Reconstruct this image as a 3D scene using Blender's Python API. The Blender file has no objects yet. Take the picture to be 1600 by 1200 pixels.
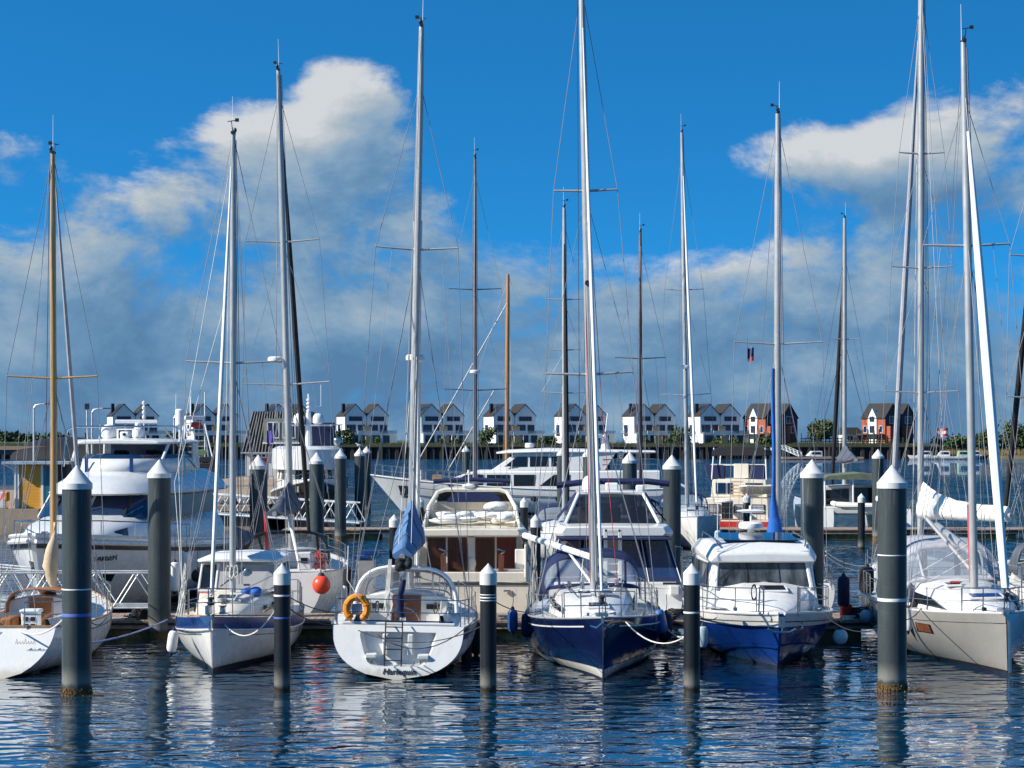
import bpy, math, random
from mathutils import Vector, Matrix
R = math.radians
PI = math.pi
random.seed(7)
scene = bpy.context.scene
COL = scene.collection
# ------------------------------------------------------------------ camera
HC, F = 5.7, 3000.0            # eye height above the water (m), focal length in photo pixels (1600 wide)
cam = bpy.data.cameras.new('camera')
co = bpy.data.objects.new('camera', cam); COL.objects.link(co)
co.location = (0, 0, HC); co.rotation_euler = (R(90), 0, 0)
cam.sensor_width = 36; cam.lens = 36 * F / 1600; cam.shift_y = 85 / 1600
cam.clip_start = .5; cam.clip_end = 9000
scene.camera = co
def X(px, d): return (px - 800) / F * d
def Z(py, d): return HC - (py - 685) * d / F
# ------------------------------------------------------------------ light
SUN_EL, SUN_AZ = 34.0, -108.0     # azimuth clockwise from +Y (the view direction); the sun stands to the left, a touch behind us
sun_dir = Vector((math.sin(R(SUN_AZ)) * math.cos(R(SUN_EL)), math.cos(R(SUN_AZ)) * math.cos(R(SUN_EL)), math.sin(R(SUN_EL))))
sl = bpy.data.lights.new('sun', 'SUN'); sl.energy = 5.0; sl.angle = R(.5); sl.color = (1, .935, .82)
so = bpy.data.objects.new('sun', sl); COL.objects.link(so)
so.rotation_euler = (-sun_dir).to_track_quat('-Z', 'Y').to_euler()
scene.view_settings.view_transform = 'Standard'; scene.view_settings.look = 'None'
scene.view_settings.exposure = 0.50; scene.view_settings.gamma = 1
scene.view_settings.use_curve_mapping = False
scene.cycles.use_denoising = True
scene.cycles.max_bounces = 8; scene.cycles.transparent_max_bounces = 16
# ------------------------------------------------------------------ node helpers
class NT:
    def __init__(s, tree): s.t = tree; s.n = tree.nodes; s.l = tree.links
    def node(s, typ, **kw):
        n = s.n.new(typ)
        for k, v in kw.items(): setattr(n, k, v)
        return n
    def put(s, sock, v):
        if isinstance(v, bpy.types.NodeSocket): s.l.new(v, sock)
        else: sock.default_value = v
    def math(s, op, a, b=None, c=None, clamp=False):
        n = s.node('ShaderNodeMath', operation=op, use_clamp=clamp)
        s.put(n.inputs[0], a)
        if b is not None: s.put(n.inputs[1], b)
        if c is not None: s.put(n.inputs[2], c)
        return n.outputs[0]
    def vec(s, op, a, b=None):
        n = s.node('ShaderNodeVectorMath', operation=op)
        s.put(n.inputs[0], a)
        if b is not None: s.put(n.inputs[1], b)
        return n.outputs['Value'] if op in ('LENGTH', 'DISTANCE', 'DOT_PRODUCT') else n.outputs[0]
    def noise(s, v, scale, detail=4, rough=.55, dist=0):
        n = s.node('ShaderNodeTexNoise'); s.put(n.inputs['Vector'], v)
        n.inputs['Scale'].default_value = scale; n.inputs['Detail'].default_value = detail
        n.inputs['Roughness'].default_value = rough; n.inputs['Distortion'].default_value = dist
        return n.outputs['Fac']
    def sstep(s, v, a, b, lo=0., hi=1.):
        n = s.node('ShaderNodeMapRange', interpolation_type='SMOOTHSTEP')
        s.put(n.inputs[0], v); s.put(n.inputs[1], a); s.put(n.inputs[2], b); s.put(n.inputs[3], lo); s.put(n.inputs[4], hi)
        return n.outputs[0]
    def mix(s, f, a, b, typ='MIX'):
        n = s.node('ShaderNodeMix', data_type='RGBA', blend_type=typ)
        s.put(n.inputs[0], f); s.put(n.inputs[6], a); s.put(n.inputs[7], b)
        return n.outputs[2]
    def map(s, v, scale=(1, 1, 1), loc=(0, 0, 0)):
        n = s.node('ShaderNodeMapping'); s.put(n.inputs[0], v)
        n.inputs['Scale'].default_value = scale; n.inputs['Location'].default_value = loc
        return n.outputs[0]
def C4(c): return (c[0], c[1], c[2], 1)
# ------------------------------------------------------------------ sky: clear-sky model with procedural cumulus over it
world = bpy.data.worlds.new('World'); scene.world = world; world.use_nodes = True
w = NT(world.node_tree); w.n.clear()
tc = w.node('ShaderNodeTexCoord').outputs['Generated']
dirv = w.vec('NORMALIZE', tc)
sx = w.node('ShaderNodeSeparateXYZ'); w.put(sx.inputs[0], dirv); el = sx.outputs[2]
elp = w.math('MAXIMUM', el, 0.0)
cx = w.node('ShaderNodeCombineXYZ'); w.put(cx.inputs[0], sx.outputs[0]); w.put(cx.inputs[1], sx.outputs[1]); w.put(cx.inputs[2], w.math('ADD', w.math('MULTIPLY', elp, 2.2), .16))
skyn = w.node('ShaderNodeTexSky', sky_type='NISHITA'); skyn.sun_disc = False
skyn.sun_elevation = R(SUN_EL); skyn.sun_rotation = R(SUN_AZ); skyn.air_density = 1.0; skyn.dust_density = .3; skyn.ozone_density = 3.0
w.put(skyn.inputs[0], w.vec('NORMALIZE', cx.outputs[0]))
blue = w.mix(1.0, skyn.outputs[0], (.20, 1.36, 1.95, 1), 'MULTIPLY')
grp = bpy.data.node_groups.new('cloud_density', 'ShaderNodeTree')
grp.interface.new_socket('Vector', in_out='INPUT', socket_type='NodeSocketVector')
grp.interface.new_socket('Density', in_out='OUTPUT', socket_type='NodeSocketFloat')
g = NT(grp); gi = g.node('NodeGroupInput').outputs[0]; go = g.node('NodeGroupOutput')
gs = g.node('ShaderNodeSeparateXYZ'); g.put(gs.inputs[0], gi)
gm = g.map(gi, (1, 1, 1.7), (3.1, 1.7, .4))
n1 = g.noise(gm, 8.6, 10, .62, .2)
dens = g.math('MULTIPLY', g.math('SUBTRACT', n1, .5), 2.5)
# cover: closed towards the horizon, broken higher up, clear overhead
dens = g.math('ADD', dens, g.sstep(gs.outputs[2], .040, .20, .56, -.75))
def cdir(px, py): return Vector(((px - 800) / F, 1, (685 - py) / F)).normalized()
for (px, py, rx, rz, wt) in [(440, 225, 380, 190, .80), (560, 140, 170, 110, .55), (10, 235, 110, 95, .5), (1580, 200, 330, 160, .9), (1270, 245, 260, 90, .6),
                             (860, 170, 240, 200, -.6), (1060, 335, 270, 55, -.5), (140, 90, 330, 120, -.5)]:
    c = cdir(px, py)
    sc_ = (F / rx, F / rx, F / rz)
    dd = g.vec('DISTANCE', g.vec('MULTIPLY', gi, sc_), (c.x * sc_[0], c.y * sc_[1], c.z * sc_[2]))
    dens = g.math('ADD', dens, g.sstep(dd, 0.0, 1.25, wt, 0.0))
g.put(go.inputs[0], dens)
def density(v):
    n = w.node('ShaderNodeGroup'); n.node_tree = grp; w.put(n.inputs[0], v); return n.outputs[0]
d0 = density(dirv)
d1 = density(w.vec('ADD', dirv, (-.0147, 0, .019)))
alpha = w.sstep(d0, -.03, .34)
lit = w.math('MULTIPLY', w.math('SUBTRACT', d0, d1), .80)
lit = w.math('ADD', lit, w.math('MULTIPLY', w.math('SUBTRACT', w.noise(w.map(dirv, (1, 1, 1.5)), 34, 5, .6), .5), .38))
lit = w.math('ADD', lit, w.sstep(el, .037, .18, .20, .56))
lit = w.math('SUBTRACT', lit, w.sstep(d0, .3, 1.1, 0.0, .16))
cr = w.node('ShaderNodeValToRGB'); w.put(cr.inputs[0], lit)
e = cr.color_ramp.elements
e[0].position = 0.0; e[0].color = (.10, .225, .41, 1)
e[1].position = 1.0; e[1].color = (.66, .69, .72, 1)
for p, c in ((.28, (.155, .305, .49, 1)), (.5, (.265, .40, .55, 1)), (.75, (.43, .51, .58, 1))):
    x = e.new(p); x.color = c
hz = w.sstep(el, -.02, .075, .8, 0.0)
skycol = w.mix(hz, blue, (.85, 2.7, 4.8, 1))
cl = w.mix(alpha, skycol, w.mix(1.0, cr.outputs[0], (10, 10, 10, 1), 'MULTIPLY'))
bg = w.node('ShaderNodeBackground'); w.put(bg.inputs[0], cl); bg.inputs[1].default_value = .069
w.l.new(bg.outputs[0], w.node('ShaderNodeOutputWorld').inputs[0])
# ------------------------------------------------------------------ materials
def newmat(name):
    m = bpy.data.materials.new(name); m.use_nodes = True
    t = NT(m.node_tree); t.n.clear()
    p = t.node('ShaderNodeBsdfPrincipled'); o = t.node('ShaderNodeOutputMaterial'); t.l.new(p.outputs[0], o.inputs[0])
    return m, t, p
def M(name, col, rough=.5, metal=0., var=.12, scale=2.5, bump=0., bscale=30, coat=0., stretch=(1, 1, 1), dirt=0., dirtcol=(.25, .2, .13), alpha=None, trans=0., scum=None):
    m, t, p = newmat(name)
    v = t.node('ShaderNodeTexCoord').outputs['Object']
    f = t.noise(t.map(v, stretch), scale, 5, .6)
    a = tuple(max(0, c * (1 - var)) for c in col); b = tuple(min(1, c * (1 + var)) for c in col)
    c = t.mix(t.sstep(f, .3, .7), C4(a), C4(b))
    if dirt:
        f2 = t.noise(t.map(v, (3.5, 3.5, .5), (4, 2, 9)), 2.2, 6, .65)
        c = t.mix(t.math('MULTIPLY', t.sstep(f2, .5, .78), dirt), c, C4(dirtcol))
    if scum:
        sz = t.node('ShaderNodeSeparateXYZ'); t.put(sz.inputs[0], v)
        ed = t.math('ADD', sz.outputs[2], t.math('MULTIPLY', t.math('SUBTRACT', t.noise(t.map(v, (2.5, 2.5, .6)), 3., 6, .7), .5), .45))
        c = t.mix(t.sstep(ed, .05, .32, .55, 0), c, C4(scum))
        sc2 = t.noise(t.map(v, (.7, 9, 9), (2, 7, 1)), 3.0, 4, .7); c = t.mix(t.sstep(sc2, .62, .74, 0, .3), c, C4([k * .55 for k in col]))
    t.put(p.inputs['Base Color'], c)
    t.put(p.inputs['Roughness'], t.sstep(f, .2, .8, max(.02, rough * .8), min(1, rough * 1.2)))
    p.inputs['Metallic'].default_value = metal; p.inputs['Coat Weight'].default_value = coat; p.inputs['Coat Roughness'].default_value = .08
    p.inputs['Transmission Weight'].default_value = trans
    if bump:
        bn = t.node('ShaderNodeBump'); bn.inputs['Strength'].default_value = bump; bn.inputs['Distance'].default_value = .02
        t.put(bn.inputs['Height'], t.noise(t.map(v, stretch), bscale, 4, .6)); t.l.new(bn.outputs[0], p.inputs['Normal'])
    if alpha is not None: p.inputs['Alpha'].default_value = alpha
    return m
def clear_mat(name, tint, op):
    m, t, p = newmat(name)
    v = t.node('ShaderNodeTexCoord').outputs['Object']
    p.inputs['Base Color'].default_value = C4(tint); p.inputs['Roughness'].default_value = .09
    bn = t.node('ShaderNodeBump'); bn.inputs['Strength'].default_value = .25; bn.inputs['Distance'].default_value = .03
    t.put(bn.inputs['Height'], t.noise(v, 4.0, 3)); t.l.new(bn.outputs[0], p.inputs['Normal'])
    p.inputs['Alpha'].default_value = op
    return m
gel = M('white_gelcoat', (.70, .70, .68), .28, coat=.3, var=.03, dirt=.30, dirtcol=(.52, .46, .36), scum=(.34, .29, .17))
geldk = M('white_deck', (.72, .72, .69), .5, var=.05, bump=.1, bscale=60, dirt=.25, dirtcol=(.5, .46, .38))
cream = M('cream_gelcoat', (.76, .70, .58), .35, var=.04, coat=.2, dirt=.3, dirtcol=(.45, .38, .26), scum=(.3, .25, .14))
greygel = M('warm_grey_gelcoat', (.26, .25, .235), .25, coat=.4, var=.04, dirt=.2, scum=(.2, .18, .11))
navy = M('navy_gelcoat', (.004, .010, .046), .13, coat=.5, var=.2, scum=(.06, .06, .07))
royal = M('royal_blue_gelcoat', (.005, .030, .17), .16, coat=.5, var=.15, scum=(.07, .08, .09))
bandblue = M('band_blue', (.008, .042, .17), .3, var=.2)
blackhull = M('black_hull_paint', (.012, .012, .014), .3, var=.3, dirt=.15)
antifoul = M('dark_antifouling', (.012, .016, .035), .6, var=.3)
glass = M('dark_window_glass', (.012, .017, .024), .05, var=.2)
cabglass = M('cabin_glass_with_interior', (.075, .085, .09), .05, var=.75, scale=1.4, stretch=(1, 1.6, .5))
bglass = M('blue_tinted_glass', (.01, .03, .075), .05, var=.2)
vinyl = clear_mat('clear_vinyl', (.55, .62, .70), .30)
smoke = clear_mat('smoked_acrylic', (.012, .013, .018), .90)
thinglass = clear_mat('door_glazing', (.05, .04, .04), .16)
navyvinyl = clear_mat('navy_backed_vinyl', (.02, .05, .15), .62)
steel = M('stainless_steel', (.46, .46, .45), .25, 1.0, var=.1)
alu = M( 'anodised_aluminium', (.44, .44, .43), .34, .35, var=.08, scale=1.2)
galv = M('galvanised_aluminium', (.50, .53, .54), .45, .5, var=.12)
whitespar = M('white_painted_spar', (.78, .78, .76), .35, var=.04)
wire = M('wire_rope', (.27, .27, .28), .45, .2, var=.1)
darkwire = M('dark_rope', (.02, .022, .03), .7, var=.2)
whiterope = M('white_rope', (.66, .64, .58), .8, var=.15, bump=.4, bscale=120)
redrope = M('red_rope', (.42, .05, .06), .8, var=.2)
blackmast = M('black_carbon_spar', (.016, .017, .02), .4, var=.2)
goldspar = M('varnished_spruce', (.46, .27, .085), .3, var=.2, scale=6, stretch=(6, 6, .4), coat=.5)
orangespar = M('varnished_pine', (.46, .20, .05), .35, var=.2, scale=6, stretch=(6, 6, .4), coat=.4)
teak = M('teak_deck', (.36, .22, .12), .65, var=.25, scale=5, stretch=(.5, 8, 1))
mahog = M('mahogany', (.16, .055, .022), .35, var=.35, scale=5, stretch=(5, 5, .5), coat=.3)
redbrown = M('red_curtain', (.24, .04, .025), .6, var=.3, stretch=(8, 8, .4))
navycan = M('navy_canvas', (.008, .018, .075), .85, var=.25, bump=.5, bscale=9)
bluecan = M('sky_blue_canvas', (.075, .17, .33), .85, var=.15, bump=.6, bscale=7)
brightblue = M('bright_blue_canvas', (.012, .12, .46), .8, var=.2, bump=.6, bscale=8)
greycan = M('light_grey_canvas', (.38, .385, .42), .9, var=.1, bump=.5, bscale=7)
darkgreycan = M('slate_canvas', (.075, .09, .12), .9, var=.25, bump=.6, bscale=7)
blackcan = M('black_canvas', (.014, .015, .018), .9, var=.3, bump=.6, bscale=7)
greencan = M('olive_canvas', (.13, .15, .10), .9, var=.2, bump=.5, bscale=7)
whitecan = M('white_sailcloth', (.74, .73, .68), .85, var=.06, bump=.7, bscale=7)
beigecan = M('beige_sailcloth', (.56, .44, .29), .85, var=.15, bump=.7, bscale=8)
rustcan = M('rust_canvas', (.36, .13, .035), .8, var=.2, bump=.4)
orangef = M('orange_foam', (.75, .25, .012), .55, var=.08)
orangered = M('orange_red_vinyl', (.80, .075, .03), .35, var=.05)
fwhite = M('white_fender_vinyl', (.74, .73, .68), .4, var=.06, dirt=.3)
fblue = M('blue_fender_vinyl', (.035, .12, .34), .4, var=.15, dirt=.15)
fnavy = M('navy_fender_sock', (.006, .014, .05), .85, var=.3)
fblack = M('black_fender_sock', (.012, .012, .014), .85, var=.3)
fpale = M('pale_blue_fender_vinyl', (.30, .42, .48), .4, var=.1, dirt=.2)
rubber = M('black_rubber', (.015, .015, .016), .6, var=.3)
red = M('red_paint', (.48, .03, .022), .45, var=.15, dirt=.15)
yellow = M('yellow_boards', (.72, .34, .035), .6, var=.1, stretch=(.3, .3, 14), scale=4)
blackp = M('black_paint', (.014, .014, .016), .5, var=.2)
blind = M('grey_blind', (.33, .33, .34), .8, var=.08)
whitepl = M('white_plastic', (.78, .78, .78), .4, var=.03)
concrete = M('concrete', (.30, .28, .25), .85, var=.2, bump=.3, bscale=14)
paving = M('quay_paving', (.34, .25, .17), .85, var=.2, scale=.7)
decking = M('weathered_decking', (.30, .22, .165), .8, var=.3, scale=3, stretch=(1, .3, 1), bump=.3)
flotm = M('algae_stained_float', (.13, .12, .035), .8, var=.6, scale=3, bump=.4, dirt=.5, dirtcol=(.03, .03, .015))
steelq = M('dark_sheet_piling', (.022, .020, .019), .7, var=.5, scale=.6, stretch=(1, 1, .15))
# pile paint: grey-green coating, rust and weed just over the water
def pile_mat(name, col, foot, wk=1.):
    m, t, p = newmat(name)
    v = t.node('ShaderNodeTexCoord').outputs['Object']
    f = t.noise(t.map(v, (1, 1, .35)), 3.0, 6, .65)
    c = t.mix(t.sstep(f, .3, .75), C4([k * .82 for k in col]), C4([k * 1.15 for k in col]))
    st = t.sstep(t.noise(t.map(v, (7, 7, .25), (1, 5, 2)), 2.0, 5, .6), .5, .75, 0, .6)
    c = t.mix(st, c, C4([k * .55 for k in col]))
    s = t.node('ShaderNodeSeparateXYZ'); t.put(s.inputs[0], v)
    edge = t.math('ADD', s.outputs[2], t.math('MULTIPLY', t.math('SUBTRACT', t.noise(t.map(v, (1, 1, .6)), 9, 5, .7), .5), .22))
    weed = t.mix(t.noise(v, 26, 4, .7), (.02, .018, .006, 1), (.24 * wk, .14 * wk, .03 * wk, 1))
    c = t.mix(t.sstep(edge, foot - .10, foot, 1, 0), c, weed)
    pale = t.math('MULTIPLY', t.sstep(edge, foot - .02, foot + .1, 0, 1), t.sstep(edge, foot + .05, foot + .5, .45, 0))
    c = t.mix(pale, c, (.35, .33, .28, 1))
    drip = t.math('MULTIPLY', t.sstep(t.noise(t.map(v, (16, 16, .35), (3, 1, 7)), 1.6, 4, .6), .58, .70), t.sstep(s.outputs[2], 1.8, 5.0, 0, .55))
    c = t.mix(drip, c, (.34, .34, .31, 1))
    scf = t.math('MULTIPLY', t.sstep(t.noise(t.map(v, (1.2, 1.2, 22), (2, 6, 4)), 2.0, 5, .65), .56, .72), t.math('MULTIPLY', t.sstep(s.outputs[2], .7, 1.6), t.sstep(s.outputs[2], 2.2, 3.2, .6, 0)))
    c = t.mix(scf, c, C4([k * 2.2 for k in col]))
    t.put(p.inputs['Base Color'], c); p.inputs['Roughness'].default_value = .45; p.inputs['Specular IOR Level'].default_value = .3
    return m
pilegrey = pile_mat('grey_pile_coating', (.044, .057, .060), .20)
pileblack = pile_mat('black_pile_coating', (.012, .015, .018), .12, .35)
capwhite = M('white_pile_cap', (.64, .64, .62), .4, var=.04, dirt=.2)
# ------------------------------------------------------------------ mesh builder
class MB:
    def __init__(s): s.v = []; s.f = []; s.mi = []; s.cur = 0
    def add(s, vs, fs):
        o = len(s.v); s.v += [tuple(p) for p in vs]
        for f in fs: s.f.append(tuple(i + o for i in f)); s.mi.append(s.cur)
        return s
    def box(s, c, d, rz=0, rx=0, ry=0):
        m = Matrix.Rotation(rz, 3, 'Z') @ Matrix.Rotation(ry, 3, 'Y') @ Matrix.Rotation(rx, 3, 'X'); c = Vector(c)
        vs = [c + m @ Vector((x * d[0] / 2, y * d[1] / 2, z * d[2] / 2)) for z in (-1, 1) for y in (-1, 1) for x in (-1, 1)]
        return s.add(vs, [(0, 2, 3, 1), (4, 5, 7, 6), (0, 1, 5, 4), (2, 6, 7, 3), (0, 4, 6, 2), (1, 3, 7, 5)])
    def tube(s, pts, r, n=6, caps=True):
        pts = [Vector(p) for p in pts]; k = len(pts)
        rs = r if isinstance(r, (list, tuple)) else [r] * k
        up = None; rings = []
        for i, p in enumerate(pts):
            t = (pts[min(i + 1, k - 1)] - pts[max(i - 1, 0)])
            t = t.normalized() if t.length > 1e-9 else Vector((0, 0, 1))
            if up is None: up = Vector((0, 0, 1)) if abs(t.z) < .9 else Vector((1, 0, 0))
            a = t.cross(up); a = a.normalized() if a.length > 1e-6 else t.orthogonal().normalized()
            b = a.cross(t); up = b
            rings.append([p + (a * math.cos(2 * PI * j / n) + b * math.sin(2 * PI * j / n)) * rs[i] for j in range(n)])
        return s.loft(rings, True, caps)
    def loft(s, rings, closed=True, caps=True):
        n = len(rings[0]); vs = [p for r in rings for p in r]; fs = []
        m = n if closed else n - 1
        for i in range(len(rings) - 1):
            for j in range(m):
                k = (j + 1) % n
                fs.append((i * n + j, i * n + k, (i + 1) * n + k, (i + 1) * n + j))
        if caps and closed:
            fs.append(tuple(range(n))[::-1]); b = (len(rings) - 1) * n; fs.append(tuple(range(b, b + n)))
        return s.add(vs, fs)
    def lathe(s, c, prof, n=20):
        c = Vector(c)
        return s.loft([[c + Vector((r * math.cos(2 * PI * j / n), r * math.sin(2 * PI * j / n), z)) for j in range(n)] for r, z in prof])
    def ell(s, c, r, n=14, m=9, fn=None):
        c = Vector(c); rings = []
        for i in range(m + 1):
            a = -PI / 2 + PI * i / m; ca = max(math.cos(a), .02)
            ring = [Vector((r[0] * ca * math.cos(2 * PI * j / n), r[1] * ca * math.sin(2 * PI * j / n), r[2] * math.sin(a))) for j in range(n)]
            rings.append([c + (fn(p) if fn else p) for p in ring])
        return s.loft(rings)
    def prism(s, pts, off):
        off = Vector(off); n = len(pts); a = [Vector(p) for p in pts]
        return s.loft([a, [p + off for p in a]])
    def panel(s, pts, th=.02):
        a = [Vector(p) for p in pts]
        nrm = Vector((0, 0, 0))
        for i in range(len(a)):
            nrm += (a[i] - a[0]).cross(a[(i + 1) % len(a)] - a[0])
        return s.prism(a, nrm.normalized() * th)
    def build(s, name, mats, parent=None, smooth=35, bevel=0, mirror=False, loc=None, **props):
        me = bpy.data.meshes.new(name); me.from_pydata(s.v, [], s.f)
        mats = mats if isinstance(mats, (list, tuple)) else [mats]
        for m in mats: me.materials.append(m)
        if len(mats) > 1: me.polygons.foreach_set('material_index', s.mi)
        fixn(me)
        if smooth:
            me.polygons.foreach_set('use_smooth', [True] * len(me.polygons)); me.set_sharp_from_angle(angle=R(smooth))
        o = bpy.data.objects.new(name, me); COL.objects.link(o); o.parent = parent
        if loc: o.location = loc
        if bevel:
            b = o.modifiers.new('bevel', 'BEVEL'); b.width = bevel; b.segments = 2; b.limit_method = 'ANGLE'; b.angle_limit = R(40)
        for k, v in props.items(): o[k] = v
        return o
import bmesh
def fixn(me):
    b = bmesh.new(); b.from_mesh(me); bmesh.ops.recalc_face_normals(b, faces=b.faces); b.to_mesh(me); b.free()
def thing(name, label, cat, loc=(0, 0, 0), rz=0., group=None, roll=0., pitch=0.):
    o = bpy.data.objects.new(name, None); COL.objects.link(o); o.empty_display_size = .3
    o.location = loc; o.rotation_euler = (roll, pitch, rz); o['label'] = label; o['category'] = cat
    if group: o['group'] = group
    return o
def tag(o, label, cat, group=None):
    o['label'] = label; o['category'] = cat
    if group: o['group'] = group
    return o
def kids(o): return [c for c in ALLK.get(o.name, [])]
def copy_tree(o, parent=None, label=None, loc=None, rz=None):
    tree = {}
    for x in COL.objects:
        if x.parent: tree.setdefault(x.parent.name, []).append(x)
    def rec(a, par):
        c = a.copy(); COL.objects.link(c); c.parent = par
        for ch in tree.get(a.name, []): rec(ch, c)
        return c
    c = rec(o, parent)
    if label: c['label'] = label
    if loc: c.location = loc
    if rz is not None: c.rotation_euler.z = rz
    return c
def smoothstep(a, b, x):
    t = min(1, max(0, (x - a) / (b - a))); return t * t * (3 - 2 * t)
def sag(a, b, drop, n=10):
    a = Vector(a); b = Vector(b)
    return [a.lerp(b, i / n) - Vector((0, 0, drop * 4 * (i / n) * (1 - i / n))) for i in range(n + 1)]
# ================================================================== THE SETTING
# ---- water: one sheet to the horizon
def make_water():
    m, t, p = newmat('harbour_water')
    v = t.node('ShaderNodeTexCoord').outputs['Object']
    h1 = t.noise(t.map(v, (.55, 1.0, 1)), 1.75, 1, .45, .5)      # short wind waves, crests along X
    h2 = t.noise(t.map(v, (.6, 1.0, 1), (3, 1, 0)), 4.2, 1, .5, .4)
    h3 = t.noise(t.map(v, (1, 1.2, 1), (3, 8, 0)), 13., 2, .5)
    calm = t.sstep(t.noise(t.map(v, (1, 1, 1), (5, 2, 0)), .13, 2, .6), .32, .68, .35, 1.45)
    sp = t.node('ShaderNodeSeparateXYZ'); t.put(sp.inputs[0], v)
    calm = t.math('MULTIPLY', calm, t.sstep(sp.outputs[1], 46., 120., .40, 2.8))
    h = t.math('ADD', t.math('MULTIPLY', h1, .235), t.math('ADD', t.math('MULTIPLY', h2, .040), t.math('MULTIPLY', h3, .0)))
    h = t.math('MULTIPLY', h, calm)
    b = t.node('ShaderNodeBump'); b.inputs['Strength'].default_value = 1.0; b.inputs['Distance'].default_value = .85
    t.put(b.inputs['Height'], h); t.l.new(b.outputs[0], p.inputs['Normal'])
    p.inputs['Base Color'].default_value = (.002, .036, .078, 1); p.inputs['Coat Weight'].default_value = 1.0; p.inputs['Coat IOR'].default_value = 1.33; p.inputs['Coat Roughness'].default_value = .01; t.l.new(b.outputs[0], p.inputs['Coat Normal']); p.inputs['Roughness'].default_value = .02; p.inputs['IOR'].default_value = 1.33
    b2 = MB(); b2.add([(-4000, -60, 0), (4000, -60, 0), (4000, 7000, 0), (-4000, 7000, 0)], [(0, 1, 2, 3)])
    o = b2.build('water', m, smooth=0); o['kind'] = 'structure'
make_water()
# ---- far shore
D = 536.0
grassm = M('shore_grass', (.055, .072, .018), .9, var=.4, scale=.3, bump=.4)
def structure(o): o['kind'] = 'structure'; return o
g_ = MB()
prof = [(0, 3.45), (1.5, 3.7), (5, 4.25), (30, 4.3), (420, 4.0)]
g_.loft([[(x, D + 1.2 + a, z) for a, z in prof] for x in (-230, -60, 60, 120.0)], closed=False)
structure(g_.build('far_shore_ground', grassm))
# sheet-pile quay: folded steel pans under a capping beam
postm0 = M('dark_capping', (.055, .05, .045), .8, var=.3)
q = MB(); pts = []
xx = -230.0; i = 0
while xx < 120:
    pts += [(xx, D), (xx + .9, D), (xx + 1.25, D + .8), (xx + 2.15, D + .8)]; xx += 2.5
q.loft([[(x, y, -1) for x, y in pts], [(x, y, 3.3) for x, y in pts]], closed=False)
wallo = tag(q.build('quay_wall', steelq, smooth=0), 'long dark sheet-pile quay wall below the row of houses', 'wall')
MB().box((-55, D + .3, 3.45), (350, 1.3, .36)).build('capping_beam', postm0, wallo, smooth=0)
postm = M('grey_timber_fender', (.05, .046, .042), .8, var=.3)
fp = MB().box((0, 0, 0), (.5, .4, 3.6)); f0 = None
for k in range(46):
    if f0 is None: f0 = fp.build('fender_post', postm, wallo, smooth=0, loc=(-150, D - .35, 1.55))
    else:
        o = f0.copy(); COL.objects.link(o); o.location = (-150 + k * 5.7 + random.uniform(-1, 1), D - .35, 1.5 + random.uniform(-.1, .25))
# white double houses
hw = M('white_render', (.80, .79, .77), .7, var=.04, scale=.4)
roofm = M('anthracite_roof_tiles', (.022, .020, .018), .75, var=.25, scale=5, stretch=(1, 1, 3), bump=.6, bscale=8)
woodp = M('larch_panel', (.50, .36, .20), .6, var=.2)
winm = M('house_window', (.015, .03, .075), .06, var=.3)
frm = M('window_frame_grey', (.08, .085, .095), .5)
whfrm = M('window_frame_white', (.75, .75, .74), .5)
railglass = clear_mat('railing_glass', (.25, .35, .42), .45)
def house_window(root, c, wd, hg, panes=2, frame=None, side=None):
    """a window in a wall facing local -Y (or -X when side): frame with its panes"""
    def T(a, b, z): return (c[0] + a, c[1] + b, c[2] + z) if not side else (c[0] + b, c[1] - a, c[2] + z)
    def bx(mb, a0, a1, b0, b1, z0, z1):
        d = (a1 - a0, b1 - b0, z1 - z0); mb.box(T((a0 + a1) / 2, (b0 + b1) / 2, (z0 + z1) / 2), d if not side else (d[1], d[0], d[2])); return mb
    mb = MB(); fw = .1
    bx(mb, -wd / 2, wd / 2, -.06, .06, hg - fw, hg); bx(mb, -wd / 2, wd / 2, -.08, .06, 0, fw)
    pw = (wd - fw) / panes
    for k in range(panes + 1):
        x = -wd / 2 + k * pw; bx(mb, x, x + fw, -.06, .05, fw, hg - fw)
    o = mb.build('window', frame or frm, root, smooth=0)
    for k in range(panes):
        x = -wd / 2 + k * pw + fw; bx(MB(), x, x + pw - fw, -.03, .03, fw, hg - fw).build('pane', winm, o, smooth=0)
    return o
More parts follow.
